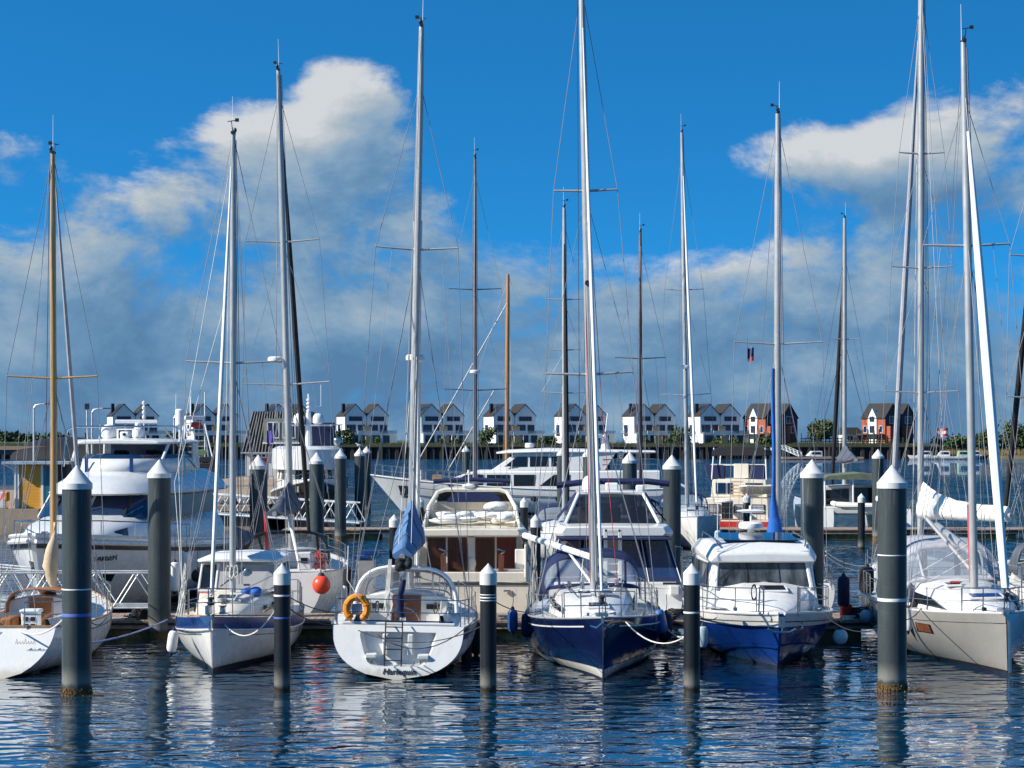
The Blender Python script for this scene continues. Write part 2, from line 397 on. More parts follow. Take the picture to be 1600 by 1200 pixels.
def white_house():
    root = thing('white_house', '', 'house', group='white gabled twin houses along the far quay')
    W, Dp, eave, ridge = 6.5, 7.2, 7.9, 11.1
    for s in (0, 1):
        x0 = s * 6.7
        b = MB(); b.prism([(x0, 0, 0), (x0 + W, 0, 0), (x0 + W, 0, eave), (x0 + W / 2, 0, ridge), (x0, 0, eave)], (0, Dp, 0)); b.build('wall', hw, root, smooth=0)
        sl = (ridge - eave) / (W / 2)
        for sgn in (-1, 1):
            r = MB(); xe = x0 + W / 2 + sgn * (W / 2 + .25); ze = ridge - sl * (W / 2 + .25)
            r.prism([(x0 + W / 2, -.12, ridge + .04), (xe, -.12, ze + .04), (xe, -.12, ze + .26), (x0 + W / 2, -.12, ridge + .28)], (0, Dp + .3, 0)); ro = r.build('roof', roofm, root, smooth=0)
            if s == 0 and sgn < 0:
                MB().box((x0 + .75, 3.4, ridge - 1.2), (.85, .85, 3.0)).build('chimney', blackp, ro, smooth=0)
                a0 = x0 + W / 2 - .6; a1 = x0 + W / 2 - 2.0
                MB().panel([(a0, 1.2, ridge - sl * .6 + .30), (a0, 3.0, ridge - sl * .6 + .30), (a1, 3.0, ridge - sl * 2.0 + .30), (a1, 1.2, ridge - sl * 2.0 + .30)], .06).build('skylight', bglass, ro, smooth=0)
            if sgn > 0: MB().box((x0 + W / 2 + 1.3 - (.0 if s else .25), 4.6, ridge - .75), (.7, .7, 2.0)).build('chimney', blackp, ro, smooth=0)
        house_window(root, (x0 + 3.25, -.02, 6.35), 4.0, 1.35, 4)
        house_window(root, (x0 + 1.95, -.02, 3.1), 2.8, 2.2, 3); house_window(root, (x0 + 5.0, -.02, 3.1), 2.2, 2.2, 2)
        house_window(root, (x0 + 1.9, -1.92, .1), 2.9, 2.2, 3); house_window(root, (x0 + 5.2, -1.92, .1), 2.0, 2.2, 2)
    # ground-floor extension with terrace, parapet, glass railing
    MB().box((7.6, -.95, 1.35), (15.4, 1.86, 2.7)).build('extension', hw, root, smooth=0)
    MB().box((6.6, -1.86, 3.15), (6.6, .2, .9)).build('parapet', hw, root, smooth=0)
    MB().box((6.45, -1.2, 3.8), (2.3, .16, 2.3)).build('privacy_screen', woodp, root, smooth=0)
    MB().box((6.55, -2.25, 1.05), (2.2, .6, 2.1)).build('garden_shed', woodp, root, smooth=0)
    for a, b in ((.1, 3.2), (10.0, 15.2)):
        MB().box(((a + b) / 2, -1.82, 3.2), (b - a, .05, .95)).build('railing', railglass, root, smooth=0)
    house_window(root, (-.02, 5.0, 3.0), 2.2, 2.3, 2, side=True)
    MB().box((-.5, 5.0, 2.75), (1.0, 2.6, .16)).build('balcony', frm, root, smooth=0)
    MB().box((-1.0, 5.0, 3.3), (.06, 2.6, .9)).build('balcony_railing', railglass, root, smooth=0)
    return root
WH = white_house(); HZ = 4.3
wl = ['white gabled twin house furthest left, above the big motor yacht', 'white gabled twin house second from left, behind the fishing boat', 'white gabled twin house half hidden by the black battened house',
      'white gabled twin house just right of the black-hulled trawler', 'white gabled twin house fifth from left, above the long yacht bow', 'white gabled twin house behind the varnished orange mast',
      'white gabled twin house behind the navy sloop mast', 'white gabled twin house eighth from left, between two silver masts', 'white gabled twin house nearest the red brick houses']
for i, px in enumerate((168, 292, 408, 527, 645, 757, 868, 974, 1076)):
    o = WH if i == 0 else copy_tree(WH)
    o['label'] = wl[i]; d = D + 12
    o.location = (X(px + 8 + 10 * i / 8, d), d, HZ); o.rotation_euler.z = R(24)
# red brick houses
brick = M('red_brick', (.36, .085, .045), .8, var=.2, scale=2, bump=.3)
darkclad = M('dark_blue_cladding', (.020, .022, .045), .6, var=.2)
def red_house():
    root = thing('red_house', '', 'house', group='red brick houses along the far quay')
    W, Dp, eave, ridge = 8.2, 7.6, 7.4, 11.2
    # long side faces left (local -X): brick; gable front: dark cladding
    MB().box((.15, Dp / 2, eave / 2), (.3, Dp, eave)).build('brick_wall', brick, root, smooth=0)
    for s in (0, 1):
        x0 = s * 6.2; ww = 6.0
        MB().prism([(x0 + .31, 0, 0), (x0 + ww, 0, 0), (x0 + ww, 0, eave), (x0 + ww / 2, 0, ridge), (x0 + .31, 0, eave)], (0, Dp, 0)).build('wall', darkclad, root, smooth=0)
        sl = (ridge - eave) / (ww / 2)
        for sgn in (-1, 1):
            xe = x0 + ww / 2 + sgn * (ww / 2 + .3); ze = ridge - sl * (ww / 2 + .3)
            MB().prism([(x0 + ww / 2, -.15, ridge + .04), (xe, -.15, ze + .04), (xe, -.15, ze + .28), (x0 + ww / 2, -.15, ridge + .3)], (0, Dp + .3, 0)).build('roof', roofm, root, smooth=0)
        house_window(root, (x0 + 3.0, -.04, 5.6), 2.6, 2.2, 2, whfrm); house_window(root, (x0 + 3.0, -.04, 2.9), 3.2, 2.0, 3, whfrm)
        MB().box((x0 + 1.0, -.7, 2.6), (1.2, 1.3, 4.6)).build('brick_bay', brick, root, smooth=0)
    MB().prism([(-.28, 2.6, 0), (-.28, 5.4, 0), (-.28, 5.4, 7.2), (-.28, 4.0, 10.0), (-.28, 2.6, 7.2)], (1.2, 0, 0)).build('white_gable', hw, root, smooth=0)
    house_window(root, (-.31, 4.0, 6.2), 1.5, 1.5, 2, side=True); house_window(root, (-.31, 4.0, 3.0), 1.5, 2.0, 2, side=True)
    for y in (1.3, 6.5):
        house_window(root, (-.03, y, 3.0), 1.2, 2.0, 1, whfrm, side=True)
    MB().box((-1.0, 4, 2.6), (1.9, 7.6, .18)).build('balcony', frm, root, smooth=0)
    for k in range(5):
        MB().box((-1.85, .4 + 1.8 * k, 1.9), (.22, .22, 4.2)).build('balcony_post', postm, root, smooth=0)
    return root
RH = red_house(); RH['label'] = 'red brick and dark clad house beside the white row'
d = D + 12; RH.scale = (1.12, 1.12, 1.0); RH.location = (X(1196, d), d, HZ); RH.rotation_euler.z = R(40)
o = copy_tree(RH, label='red brick and dark clad house furthest right, beyond the bare gap', loc=(X(1383, d), d, HZ))
# low shed, pale garden house, fence posts on the quay edge
t_ = thing('garden_house', 'low pale bungalow with dark roof between the red houses', 'house', (X(1318, D + 20), D + 20, HZ), R(10))
MB().box((3, 2, 1.3), (6.4, 4, 2.6)).build('wall', hw, t_, smooth=0)
MB().prism([(-.5, -.4, 2.6), (6.6, -.4, 2.6), (5, 2, 4.6), (1, 2, 4.6)], (0, 4.5, 0)).build('roof', roofm, t_, smooth=0)
house_window(t_, (2, -.02, .9), 1.6, 1.2, 2); house_window(t_, (4.6, -.02, .9), 1.6, 1.2, 2)
t_ = thing('fence', 'dark timber fence on the far quay between the red houses', 'fence', (X(1252, D + 6), D + 6, HZ - .1))
for k in range(26):
    x = k * 1.15
    MB().box((x, 0, .9 + .6 * (k % 6 == 0)), (.24, .2, 1.8 + 1.2 * (k % 6 == 0))).build('fence_post', postm, t_, smooth=0)
for z in (.7, 1.4): MB().box((14.4, .16, z), (29.2, .08, .3)).build('fence_rail', postm, t_, smooth=0)
# ---- trees and shrubs on the far shore
leafm = []
for i, c in enumerate([(.055, .085, .022), (.038, .068, .02), (.075, .10, .03)]):
    m, tt, p = newmat('foliage_%d' % i)
    v = tt.node('ShaderNodeTexCoord').outputs['Object']
    tt.put(p.inputs['Base Color'], tt.mix(tt.sstep(tt.noise(v, 1.2, 5, .7), .3, .7), C4([k * .55 for k in c]), C4([k * 1.5 for k in c]))); p.inputs['Roughness'].default_value = .7
    leafm.append(m)
bark = M('bark', (.06, .045, .03), .9, var=.3)
def tree(name, label, cat, loc, h, rad, kind, seed, trunk=.35, n=1500, group=None, leaf=.5):
    rnd = random.Random(seed)
    root = thing(name, label, cat, loc, group=group)
    tr = MB(); tr.tube([(0, 0, -.2), (rad * .04, 0, h * .35), (0, 0, h * .8)], [h * .03, h * .022, .04], 7)
    clumps = []
    for k in range(9 + int(rad * 2)):
        a = rnd.uniform(0, 2 * PI); zz = rnd.uniform(trunk, .95); rr = rad * math.sqrt(max(.05, 1 - ((zz - .55) / .55) ** 2)) * rnd.uniform(.25, .8)
        c = Vector((rr * math.cos(a), rr * math.sin(a), h * zz)); clumps.append((c, rad * rnd.uniform(.28, .5)))
        tr.tube([(0, 0, h * trunk * rnd.uniform(.5, 1)), c * .6 + Vector((0, 0, h * .12)), c], [h * .012, h * .008, .02], 4)
    tr.build('trunk', bark, root)
    lf = MB()
    for k in range(n):
        c, cr_ = clumps[rnd.randrange(len(clumps))]
        dv = Vector((rnd.gauss(0, 1), rnd.gauss(0, 1), rnd.gauss(0, .8))).normalized() * cr_ * rnd.uniform(.5, 1.05)
        p = c + dv; a = Vector((rnd.gauss(0, 1), rnd.gauss(0, 1), rnd.gauss(0, 1))).normalized(); b = a.orthogonal().normalized()
        s_ = leaf * rnd.uniform(.6, 1.3)
        lf.add([p - a * s_, p + b * s_ * .6, p + a * s_, p - b * s_ * .6], [(0, 1, 2, 3)])
    lf.build('crown', leafm[kind], root, smooth=0)
    return root
dt = D + 8
for i, (px, top, rad, kind, lab) in enumerate([
    (540, 676, 3.2, 0, 'round shrub left of the fourth white house'), (761, 672, 3.0, 0, 'round shrub left of the sixth white house'),
    (278, 680, 3.2, 1, 'dark shrub left of the second white house'), (858, 684, 2.4, 1, 'small shrub left of the seventh white house'),
    (1063, 664, 3.6, 0, 'bushy green tree left of the last white house'), (1205, 682, 3.4, 1, 'low bush in front of the left red house'), (1190, 686, 2.6, 0, 'small bush beside the left red house')]):
    h = Z(top, dt) - HZ + .2
    tree('shrub', lab, 'shrub', (X(px, dt), dt - 3, HZ - .1), h, rad, kind, 40 + i, trunk=.2, n=800, group='shrubs between the far houses', leaf=.42)
tree('tree', 'sunlit green tree standing between the two red houses', 'tree', (X(1283, dt), dt, HZ), Z(662, dt) - HZ, 4.4, 2, 77, n=2200, leaf=.42)
# right-hand bank with reeds and trees
bk = MB(); bk.loft([[(x, y0 + dy, z) for dy, z in ((0, -.3), (3, .9), (10, 1.6), (300, 3))] for x, y0 in ((106, D + 14), (121, D + 4), (140, D - 2), (180, D), (260, D + 6))], closed=False)
structure(bk.build('right_bank_ground', M('bank_earth', (.12, .095, .045), .9, var=.3, scale=.5, bump=.5)))
for i, (px, top, rad, kind) in enumerate([(1478, 690, 4.5, 1), (1496, 684, 4.6, 0), (1514, 686, 5, 1), (1531, 683, 5, 0), (1550, 682, 5.4, 1), (1569, 686, 5, 1), (1592, 664, 7, 0), (1612, 670, 7, 1)]):
    d = D + 22 + 3 * (i % 3)
    where = ('leftmost bush of the wood on the right bank', 'second bush from the left in the wood on the right bank', 'third bush from the left in the wood on the right bank', 'middle bush of the wood, right of the red flag',
             'bush left of the grey sloop furled sail on the right bank', 'low dark bush left of the tall right bank tree', 'tall green tree near the right edge on the far bank', 'tree at the right edge of the far bank')[i]
    tree('bank_tree', where, 'tree', (X(px, d), d, 1.2), Z(top, d) - 1.2, rad, kind, 90 + i, trunk=.12, n=1700, group='trees on the right bank', leaf=.5)
rd = MB(); rr_ = random.Random(3)
for k in range(5200):
    x = rr_.uniform(117, 180); y = D + rr_.uniform(1.5, 13) + (max(0, 121 - x) * .6); h = rr_.uniform(1.2, 2.6); a = rr_.uniform(0, PI)
    dx, dy = math.cos(a) * .12, math.sin(a) * .12
    rd.add([(x - dx, y - dy, .3), (x + dx, y + dy, .3), (x + rr_.uniform(-.4, .4), y, .5 + h)], [(0, 1, 2)])
o = rd.build('reeds', M('reed_straw', (.21, .16, .06), .9, var=.4), smooth=0); o['kind'] = 'stuff'; tag(o, 'dry tan reeds along the right bank waterline', 'reeds')
gs_ = MB()
for k in range(6000):
    x = rr_.uniform(-150, 112); y = D + rr_.uniform(.9, 5); h = rr_.uniform(.2, .75); a = rr_.uniform(0, PI)
    z0 = 3.45 + (y - D - 1.2) * .2
    gs_.add([(x - .16, y, z0), (x + .16, y, z0), (x + rr_.uniform(-.3, .3), y, z0 + h)], [(0, 1, 2)])
o = gs_.build('grass', grassm, smooth=0); o['kind'] = 'stuff'; tag(o, 'ragged green grass strip along the far quay edge', 'grass')
# left distance: low spit with trees, second shore
ls = MB(); ls.loft([[(x, y0 + dy, z) for dy, z in ((0, -.3), (4, 2.2), (60, 3.2), (400, 4))] for x, y0 in ((-700, 1090), (-400, 1070), (-180, 1090), (40, 1110))], closed=False)
structure(ls.build('distant_shore_ground', grassm))
for i, (px, top, rad) in enumerate([(-8, 676, 8), (14, 680, 9), (32, 681, 8), (52, 684, 8), (72, 684, 9), (92, 682, 9)]):
    d = 1130; tree('distant_tree', ('tree at the left edge of the distant shore', 'second distant tree from the left edge', 'third distant tree from the left edge', 'distant tree left of the wooden mast', 'distant tree right of the far-left lamp', 'distant tree behind the yellow kiosk roof')[i], 'tree', (X(px, d), d, 2.5), Z(top, d) - 2.5, rad, 1, 130 + i, trunk=.1, n=700, group='trees on the distant left shore', leaf=1.1)
# gardens in front of the far houses
rg_ = random.Random(61)
for i, px in enumerate((196, 320, 563, 590, 690, 715, 790, 845, 905, 1010, 1046, 1120, 1150)):
    d = D + 5.5
    tree('hedge', ('%s low hedge from the left in the far house gardens' % ('first', 'second', 'third', 'fourth', 'fifth', 'sixth', 'seventh', 'eighth', 'ninth', 'tenth', 'eleventh', 'twelfth', 'last')[i]), 'hedge', (X(px, d), d, HZ - .1), rg_.uniform(1.0, 1.9), rg_.uniform(.9, 1.7), i % 3, 300 + i, trunk=.1, n=260, group='low hedges in the far gardens', leaf=.3)
for i, (px, c) in enumerate(((228, whitecan), (352, rustcan), (588, navycan), (706, whitecan), (818, greycan), (934, whitecan), (1035, rustcan), (1140, greycan))):
    d = D + 7
    r = thing('parasol', ('white', 'rust', 'navy', 'white', 'grey', 'white', 'rust', 'grey')[i] + ' closed parasol on the terrace of the %s white house from the left' % ('first', 'second', 'fourth', 'fifth', 'sixth', 'seventh', 'eighth', 'ninth')[i], 'parasol', (X(px, d), d, HZ + .0), group='closed parasols on the far terraces')
    MB().tube([(0, 0, 0), (0, 0, 2.5)], .04, 5).build('pole', galv, r); MB().tube([(0, 0, .9), (0, 0, 1.2), (0, 0, 2.4)], [.12, .2, .05], 7).build('canopy', c, r)
# ================================================================== BOAT LIBRARY
# boat space: +x bow, +y port, z = 0 at the waterline
class Hull:
    def __init__(s, L, B, fs, fm, fb, sr=.78, rake=.7, tr=0., km=4.5, kb=1.5, um=.42, bowp=2.1, depth=.5, bowr=.03, ks=None, sd=None):
        s.__dict__.update(locals())
    def bd(s, u):
        if u < s.um: return s.B / 2 * (1 - (1 - s.sr) * ((s.um - u) / s.um) ** 2)
        return max(s.bowr, s.B / 2 * (1 - ((u - s.um) / (1 - s.um)) ** s.bowp))
    def sheer(s, u):
        t = u; a = .45
        return s.fs * (t - a) * (t - 1) / ((0 - a) * (0 - 1)) + s.fm * t * (t - 1) / (a * (a - 1)) + s.fb * t * (t - a) / (1 - a)
    def dep(s, u): return s.depth if s.sd is None else s.sd + (s.depth - s.sd) * smoothstep(-.08, .4, u)
    def P(s, u, v, side=1, off=0.):
        sh = s.sheer(u); dp = s.dep(u); z = -dp + (sh + dp) * v
        k = s.km + (s.kb - s.km) * smoothstep(.4, 1, u) ** .8
        if s.ks: k = s.ks + (k - s.ks) * smoothstep(-.05, .4, u)
        ex = 1 if s.sd is None else 1 - .42 * (1 - smoothstep(0, .45, u))
        y = s.bd(u) * (1 - (1 - v) ** k) ** ex + off
        x = -s.L / 2 + s.L * u - s.rake * (1 - v) * smoothstep(.55, 1, u) - s.tr * (1 - v) * (1 - smoothstep(0, .35, u))
        if off and u > .97: x += off
        return Vector((x, side * y, z))
    def vz(s, u, z): dp = s.dep(u); return min(1, max(0, (z + dp) / (s.sheer(u) + dp)))
    def at(s, u, inset=0., dz=0., side=1):
        p = s.P(u, 1, side); return Vector((p.x, p.y - side * min(inset, abs(p.y)), p.z + dz))
    def us(s, n=26): return [1 - (1 - i / n) ** 1.35 for i in range(n + 1)]
    def vs(s, n=9): return [(i / n) ** .9 for i in range(n + 1)]
    def shell(s, root, mat, transom=True, name='hull'):
        b = MB(); us = s.us(); vs = s.vs()
        for sd in (1, -1): b.loft([[s.P(u, v, sd) for v in vs] for u in us], closed=False)
        b.loft([[s.P(1, v, 1) for v in vs], [s.P(1, v, -1) for v in vs]], closed=False)
        if transom: b.loft([[s.P(0, v, 1) for v in vs], [s.P(0, v, -1) for v in vs]], closed=False)
        return b.build(name, mat, root, smooth=50)
    def band(s, root, name, mat, f0, f1, u0=0., u1=1., off=.006, n=26, sides=(1, -1), transom=True):
        b = MB(); us = [u0 + (u1 - u0) * (1 - (1 - i / n) ** 1.35) for i in range(n + 1)]
        for sd in sides:
            rows = []
            for u in us:
                z0, z1 = f0(u), f1(u)
                rows.append([s.P(u, s.vz(u, z0 + (z1 - z0) * k / 3), sd, off) for k in range(4)])
            b.loft(rows, closed=False)
        if transom and u0 == 0 and len(sides) == 2:
            rows = []
            for sd in (1, -1):
                rows.append([s.P(0, s.vz(0, f0(0) + (f1(0) - f0(0)) * k / 3), sd, 0) - Vector((off, 0, 0)) for k in range(4)])
            b.loft(rows, closed=False)
        return b.build(name, mat, root, smooth=50)
    def boot(s, root, mat, z0=-.3, z1=.06, name='boot_stripe'):
        return s.band(root, name, mat, lambda u: z0, lambda u: z1 + .05 * u * u)
    def deck(s, root, mat, u0=0., u1=1., camber=.06, inset=.02, dz=-.015, name='deck'):
        b = MB(); rows = []
        for u in [u0 + (u1 - u0) * i / 22 for i in range(23)]:
            p = s.at(u); w = max(.01, p.y - inset)
            rows.append([Vector((p.x, w * t, p.z + dz + camber * (1 - t * t) * min(1, w))) for t in (1, .6, .2, -.2, -.6, -1)])
        b.loft(rows, closed=False)
        return b.build(name, mat, root, smooth=50)
    def rail(s, root, mat, r=.03, dz=0., u0=0., u1=1., name='rub_rail', n=24, off=0.):
        for sd in (1, -1):
            b = MB(); b.tube([s.at(u0 + (u1 - u0) * i / n, -off, dz, sd) for i in range(n + 1)], r, 6); b.build(name, mat, root)
    def cockpit(s, root, mat, u0, u1, frac=.62, floor=.35, coam=.22, fmat=None, name='cockpit'):
        b = MB(); rows = []
        for i in range(9):
            u = u0 + (u1 - u0) * i / 8; p = s.at(u); w = p.y - .02; wi = s.bd((u0 + u1) / 2) * frac; z = p.z - .015
            rows.append([(p.x, w, z), (p.x, wi + .16, z + .03), (p.x, wi + .08, z + coam), (p.x, wi, z + coam), (p.x, wi - .02, floor + .42), (p.x, wi - .42, floor + .4), (p.x, wi - .44, floor),
                         (p.x, -wi + .44, floor), (p.x, -wi + .42, floor + .4), (p.x, -wi + .02, floor + .42), (p.x, -wi, z + coam), (p.x, -wi - .08, z + coam), (p.x, -wi - .16, z + .03), (p.x, -w, z)])
        b.loft(rows, closed=False)
        return b.build(name, mat, root, smooth=30)
def stanchions(root, h, us, ht=.62, mat=None, wires=(.58, .3), inset=.06, ends=None, wmat=None):
    mat = mat or steel
    proto = None
    for sd in (1, -1):
        tops = []
        for u in us:
            p = h.at(u, inset, 0, sd)
            if proto is None: proto = MB().tube([(0, 0, 0), (0, 0, ht)], .0135, 6).build('stanchion', mat, root); proto.location = p
            else:
                o = proto.copy(); COL.objects.link(o); o.location = p
            tops.append(p)
        b = MB()
        for z in wires: b.tube([p + Vector((0, 0, z)) for p in tops], .006, 4)
        b.build('lifeline', wmat or wire, root)
def pulpit(root, h, u=.86, ht=.66, mat=None, inset=.06, x1=None, name='pulpit', r=.015, mid=True):
    mat = mat or steel; b = MB()
    a = [h.at(u + (1 - u) * k, inset * (1 - k), 0) for k in (0, .5, .93)]
    tip = h.at(1); f = Vector((x1 if x1 is not None else tip.x + .12, 0, tip.z))
    for z in ((ht, ht * .5) if mid else (ht,)):
        up = Vector((0, 0, z))
        pts = [p + up for p in a] + [f + Vector((0, .13, z)), f + Vector((0, -.13, z))] + [Vector((p.x, -p.y, p.z)) + up for p in a[::-1]]
        b.tube(pts, r, 6)
    for p in a:
        for sd in (1, -1): b.tube([Vector((p.x, p.y * sd, p.z)), Vector((p.x + .05, p.y * sd, p.z + ht))], r, 6)
    return b.build(name, mat, root)
def pushpit(root, h, u=.16, ht=.66, mat=None, inset=.08, gap=0., r=.015, name='pushpit', x0=.0):
    mat = mat or steel; b = MB()
    a = [h.at(k * u, inset, 0) + Vector((x0 if k == 0 else 0, 0, 0)) for k in (1, .5, 0)]
    for z in (ht, ht * .5):
        up = Vector((0, 0, z))
        if gap:
            for sd in (1, -1):
                b.tube([Vector((p.x, p.y * sd, p.z)) + up for p in a] + [Vector((a[2].x - .05, sd * gap, a[2].z)) + up], r, 6)
        else:
            b.tube([p + up for p in a] + [Vector((p.x, -p.y, p.z)) + up for p in a[::-1]], r, 6)
    for sd in (1, -1):
        for p in a: b.tube([Vector((p.x, p.y * sd, p.z)), Vector((p.x, p.y * sd, p.z + ht))], r, 6)
        if gap: b.tube([Vector((a[2].x - .05, sd * gap, a[2].z)), Vector((a[2].x - .05, sd * gap, a[2].z + ht))], r, 6)
    return b.build(name, mat, root)
def prof_loft(root, name, mat, secs, bevel=.03, smooth=35, caps=True):
    """secs: list of (x, [(y,z)...half profile from bottom outwards to the top centre]); mirrored to a closed ring"""
    b = MB(); rings = []
    for x, hp in secs:
        xs = [p[2] if len(p) > 2 else x for p in hp]
        ring = [(xs[i], p[0], p[1]) for i, p in enumerate(hp)] + [(xs[len(hp) - 1 - i], -p[0], p[1]) for i, p in enumerate(hp[::-1]) if p[0] > 1e-6]
        rings.append(ring)
    b.loft(rings, True, caps)
    return b.build(name, mat, root, smooth=smooth, bevel=bevel)
def trunk(root, name, mat, secs, bevel=.04, tumble=.82, crown=.1):
    """cabin trunk: secs = (x, half width at foot, z foot, z top)"""
    return prof_loft(root, name, mat, [(x, [(w, z0), (w * (tumble + .10), z0 + (z1 - z0) * .72), (w * tumble, z1 - .02), (w * tumble * .5, z1 + crown * .75 * min(1, w)), (0, z1 + crown * min(1, w))]) for x, w, z0, z1 in secs], bevel)
def mast(root, x, z0, z1, r, mat, spreaders=(), chain=None, bow=None, stern=None, frac=1.0, rake=.12, furl=None, furlr=.05, wiremat=None, sprmat=None, top=True, cs=-.05, halyards=2, topr=.7, lower=True, split=None, name='mast', backw=None, sprr=.029, mods=()):
    """mast with spreaders, shrouds, forestay (furled when furl is a material), backstay"""
    wm = wiremat or wire; H = z1 - z0
    def ax(z): return Vector((x - rake * (z - z0) / H, 0, z))
    m = MB(); m.tube([ax(z0), ax(z0 + H * .6), ax(z0 + H * .85), ax(z1)], [r, r, r * .92, r * topr], 12)
    mo = m.build(name, mat, root)
    zc = z0 + H * frac
    pts = [[], []]
    for z, hw in spreaders:
        for k, sd in enumerate((1, -1)):
            a = ax(z); tip = a + Vector((-.12 * hw, sd * hw, .05 * hw))
            MB().tube([a, tip], [sprr * 1.25, sprr * .8], 6).build('spreader', sprmat or mat, mo); pts[k].append(tip)
    if chain:
        for k, sd in enumerate((1, -1)):
            foot = Vector((x + cs, sd * chain[0], chain[1]))
            MB().tube([foot] + pts[k] + [ax(zc)], .0095, 5).build('shroud', wm, root)
            if lower and spreaders:
                zl = spreaders[0][0] - .1
                MB().tube([foot + Vector((-.25, 0, 0)), ax(zl)], .0085, 5).build('shroud', wm, root)
                MB().tube([foot + Vector((.35, 0, 0)), ax(zl)], .0085, 5).build('shroud', wm, root)
            for i in range(1, len(spreaders)):
                MB().tube([pts[k][i - 1], ax(spreaders[i][0] - .1)], .0075, 5).build('shroud', wm, root)
    if bow is not None:
        a = Vector(bow); t = ax(zc) + Vector((r, 0, -.05))
        if furl:
            b = MB(); n = 12; p0 = a.lerp(t, .035); p1 = a.lerp(t, .93)
            rs = [furlr * (.75 + .35 * math.sin(PI * min(1, (i / n) * 1.25)) ** .8 if i / n < .8 else .75 * (1 - (i / n - .8) * 2.6)) for i in range(n + 1)]
            b.tube([p0.lerp(p1, i / n) for i in range(n + 1)], rs, 9); fo = b.build('furled_headsail', furl, root)
            MB().lathe((0, 0, 0), [(.07, 0), (.10, .03), (.05, .06), (.05, .13), (.10, .16), (.06, .19)], 12).build('furler_drum', blackp, fo).location = a.lerp(t, .016)
            MB().tube([p1, t], .008, 4).build('forestay', wm, root); MB().tube([a, p0], .012, 4).build('forestay', wm, root)
        else: MB().tube([a, t], .0095, 5).build('forestay', wm, root)
    if stern is not None:
        t = ax(z1); s_ = Vector(stern)
        if split:
            j = s_.lerp(t, .3)
            MB().tube([j, t], .0085, 5).build('backstay', wm, root)
            for sd in (1, -1): MB().tube([s_ + Vector((0, sd * split, 0)), j], .0085, 5).build('backstay', wm, root)
        else: MB().tube([s_, t], .0085, 5).build('backstay', wm, root)
    rn = random.Random(int(x * 100 + z1 * 1000))
    if chain and spreaders:
        for k, sd in enumerate((1, -1)):
            MB().tube([ax(spreaders[0][0]).lerp(pts[k][0], .6), Vector((x + cs - .4, sd * (chain[0] - .1), chain[1] + .1))], .006, 4).build('flag_halyard', wm, mo)
        if stern is not None: MB().tube([ax(z1 - .1) + Vector((-.1, .04, 0)), Vector((x + (stern[0] - x) * .75, .04, z0 + 1.3))], .007, 4).build('topping_lift', wm, mo)
        if bow is not None: MB().tube([ax(z0 + H * .62) + Vector((.1, .0, 0)), Vector((x + (bow[0] - x) * .55, .12, bow[2]))], .007, 4).build('baby_stay', wm, mo)
    for k in range(halyards):
        a = rn.uniform(0, 2 * PI); o_ = Vector((math.cos(a), math.sin(a), 0)) * (r + .02 + .1 * rn.random())
        MB().tube([ax(z0 + .3) + o_ * 1.6, ax(z1 - .15) + o_ * .5], .0085, 5).build('halyard', (whiterope, darkwire, redrope)[k % 3] if k < 2 else wm, mo)
    if top:
        b = MB(); a = ax(z1); b.box(a + Vector((0, 0, .03)), (.32, .09, .06)); b.tube([a + Vector((.12, 0, .05)), a + Vector((.3, 0, .28)), a + Vector((.42, 0, .28))], .011, 5)
        b.tube([a + Vector((.3, -.1, .28)), a + Vector((.3, .12, .31))], .012, 5); b.box(a + Vector((.3, .14, .32)), (.02, .1, .09)); b.ell(a + Vector((-.1, .03, .12)), (.05, .05, .07), 8, 6); b.build('masthead_instruments', blackp, mo)
        MB().tube([a + Vector((-.1, -.03, .05)), a + Vector((-.1, -.03, 1.0))], [.008, .004], 4).build('antenna', whitepl, mo)
    return mo
def boom(root, p, q, r=.07, mat=None, cover=None, peak=.55, wid=.16, name='boom', under=.08, base=.20, steep=1.1):
    p = Vector(p); q = Vector(q)
    bo = MB().tube([p, q], r, 8).build(name, mat or alu, root)
    if cover:
        dv = (q - p).normalized(); sd = Vector((-dv.y, dv.x, 0)).normalized(); up = Vector((0, 0, 1)); b = MB(); rings = []
        rn = random.Random(int(p.z * 999))
        for i in range(11):
            t = i / 10; c = p.lerp(q, .02 + .95 * t); hgt = peak * (1 - t) ** steep + base * (1 - .3 * t) + rn.uniform(-.02, .02); ww = wid * (1 - .35 * t) * rn.uniform(.92, 1.08); sg = rn.uniform(-.025, .025)
            rings.append([c + sd * x * ww + up * (z * hgt if z > 0 else z * under) + sd * sg * z for x, z in ((0, -1), (.7, -.75), (1, 0), (.95, .25), (.6, .55), (.3, .85), (0, 1), (-.3, .85), (-.6, .55), (-.95, .25), (-1, 0), (-.7, -.75))])
        b.loft(rings); co2 = b.build('sail_cover', cover, root, smooth=75)
        for i in (3, 7): MB().tube([q_ + (q_ - p.lerp(q, .02 + .095 * i)).normalized() * .012 for q_ in rings[i]] + [rings[i][0]], .008, 5).build('sail_tie', darkwire, co2)
    return bo
def radar(root, c, r=.22, mat=None, name='radar', h=.18):
    b = MB().lathe(c, [(r * .6, 0), (r * .96, .03), (r, .08), (r * .97, h * .8), (r * .8, h), (.02, h + .01)], 18); return b.build(name, mat or whitepl, root)
def dome(root, c, r=.25, name='satellite_dome'):
    return MB().lathe(c, [(r * .7, 0), (r * .98, r * .25), (r, r * .9), (r * .92, r * 1.35), (r * .6, r * 1.75), (r * .05, r * 1.92)], 18).build(name, whitepl, root)
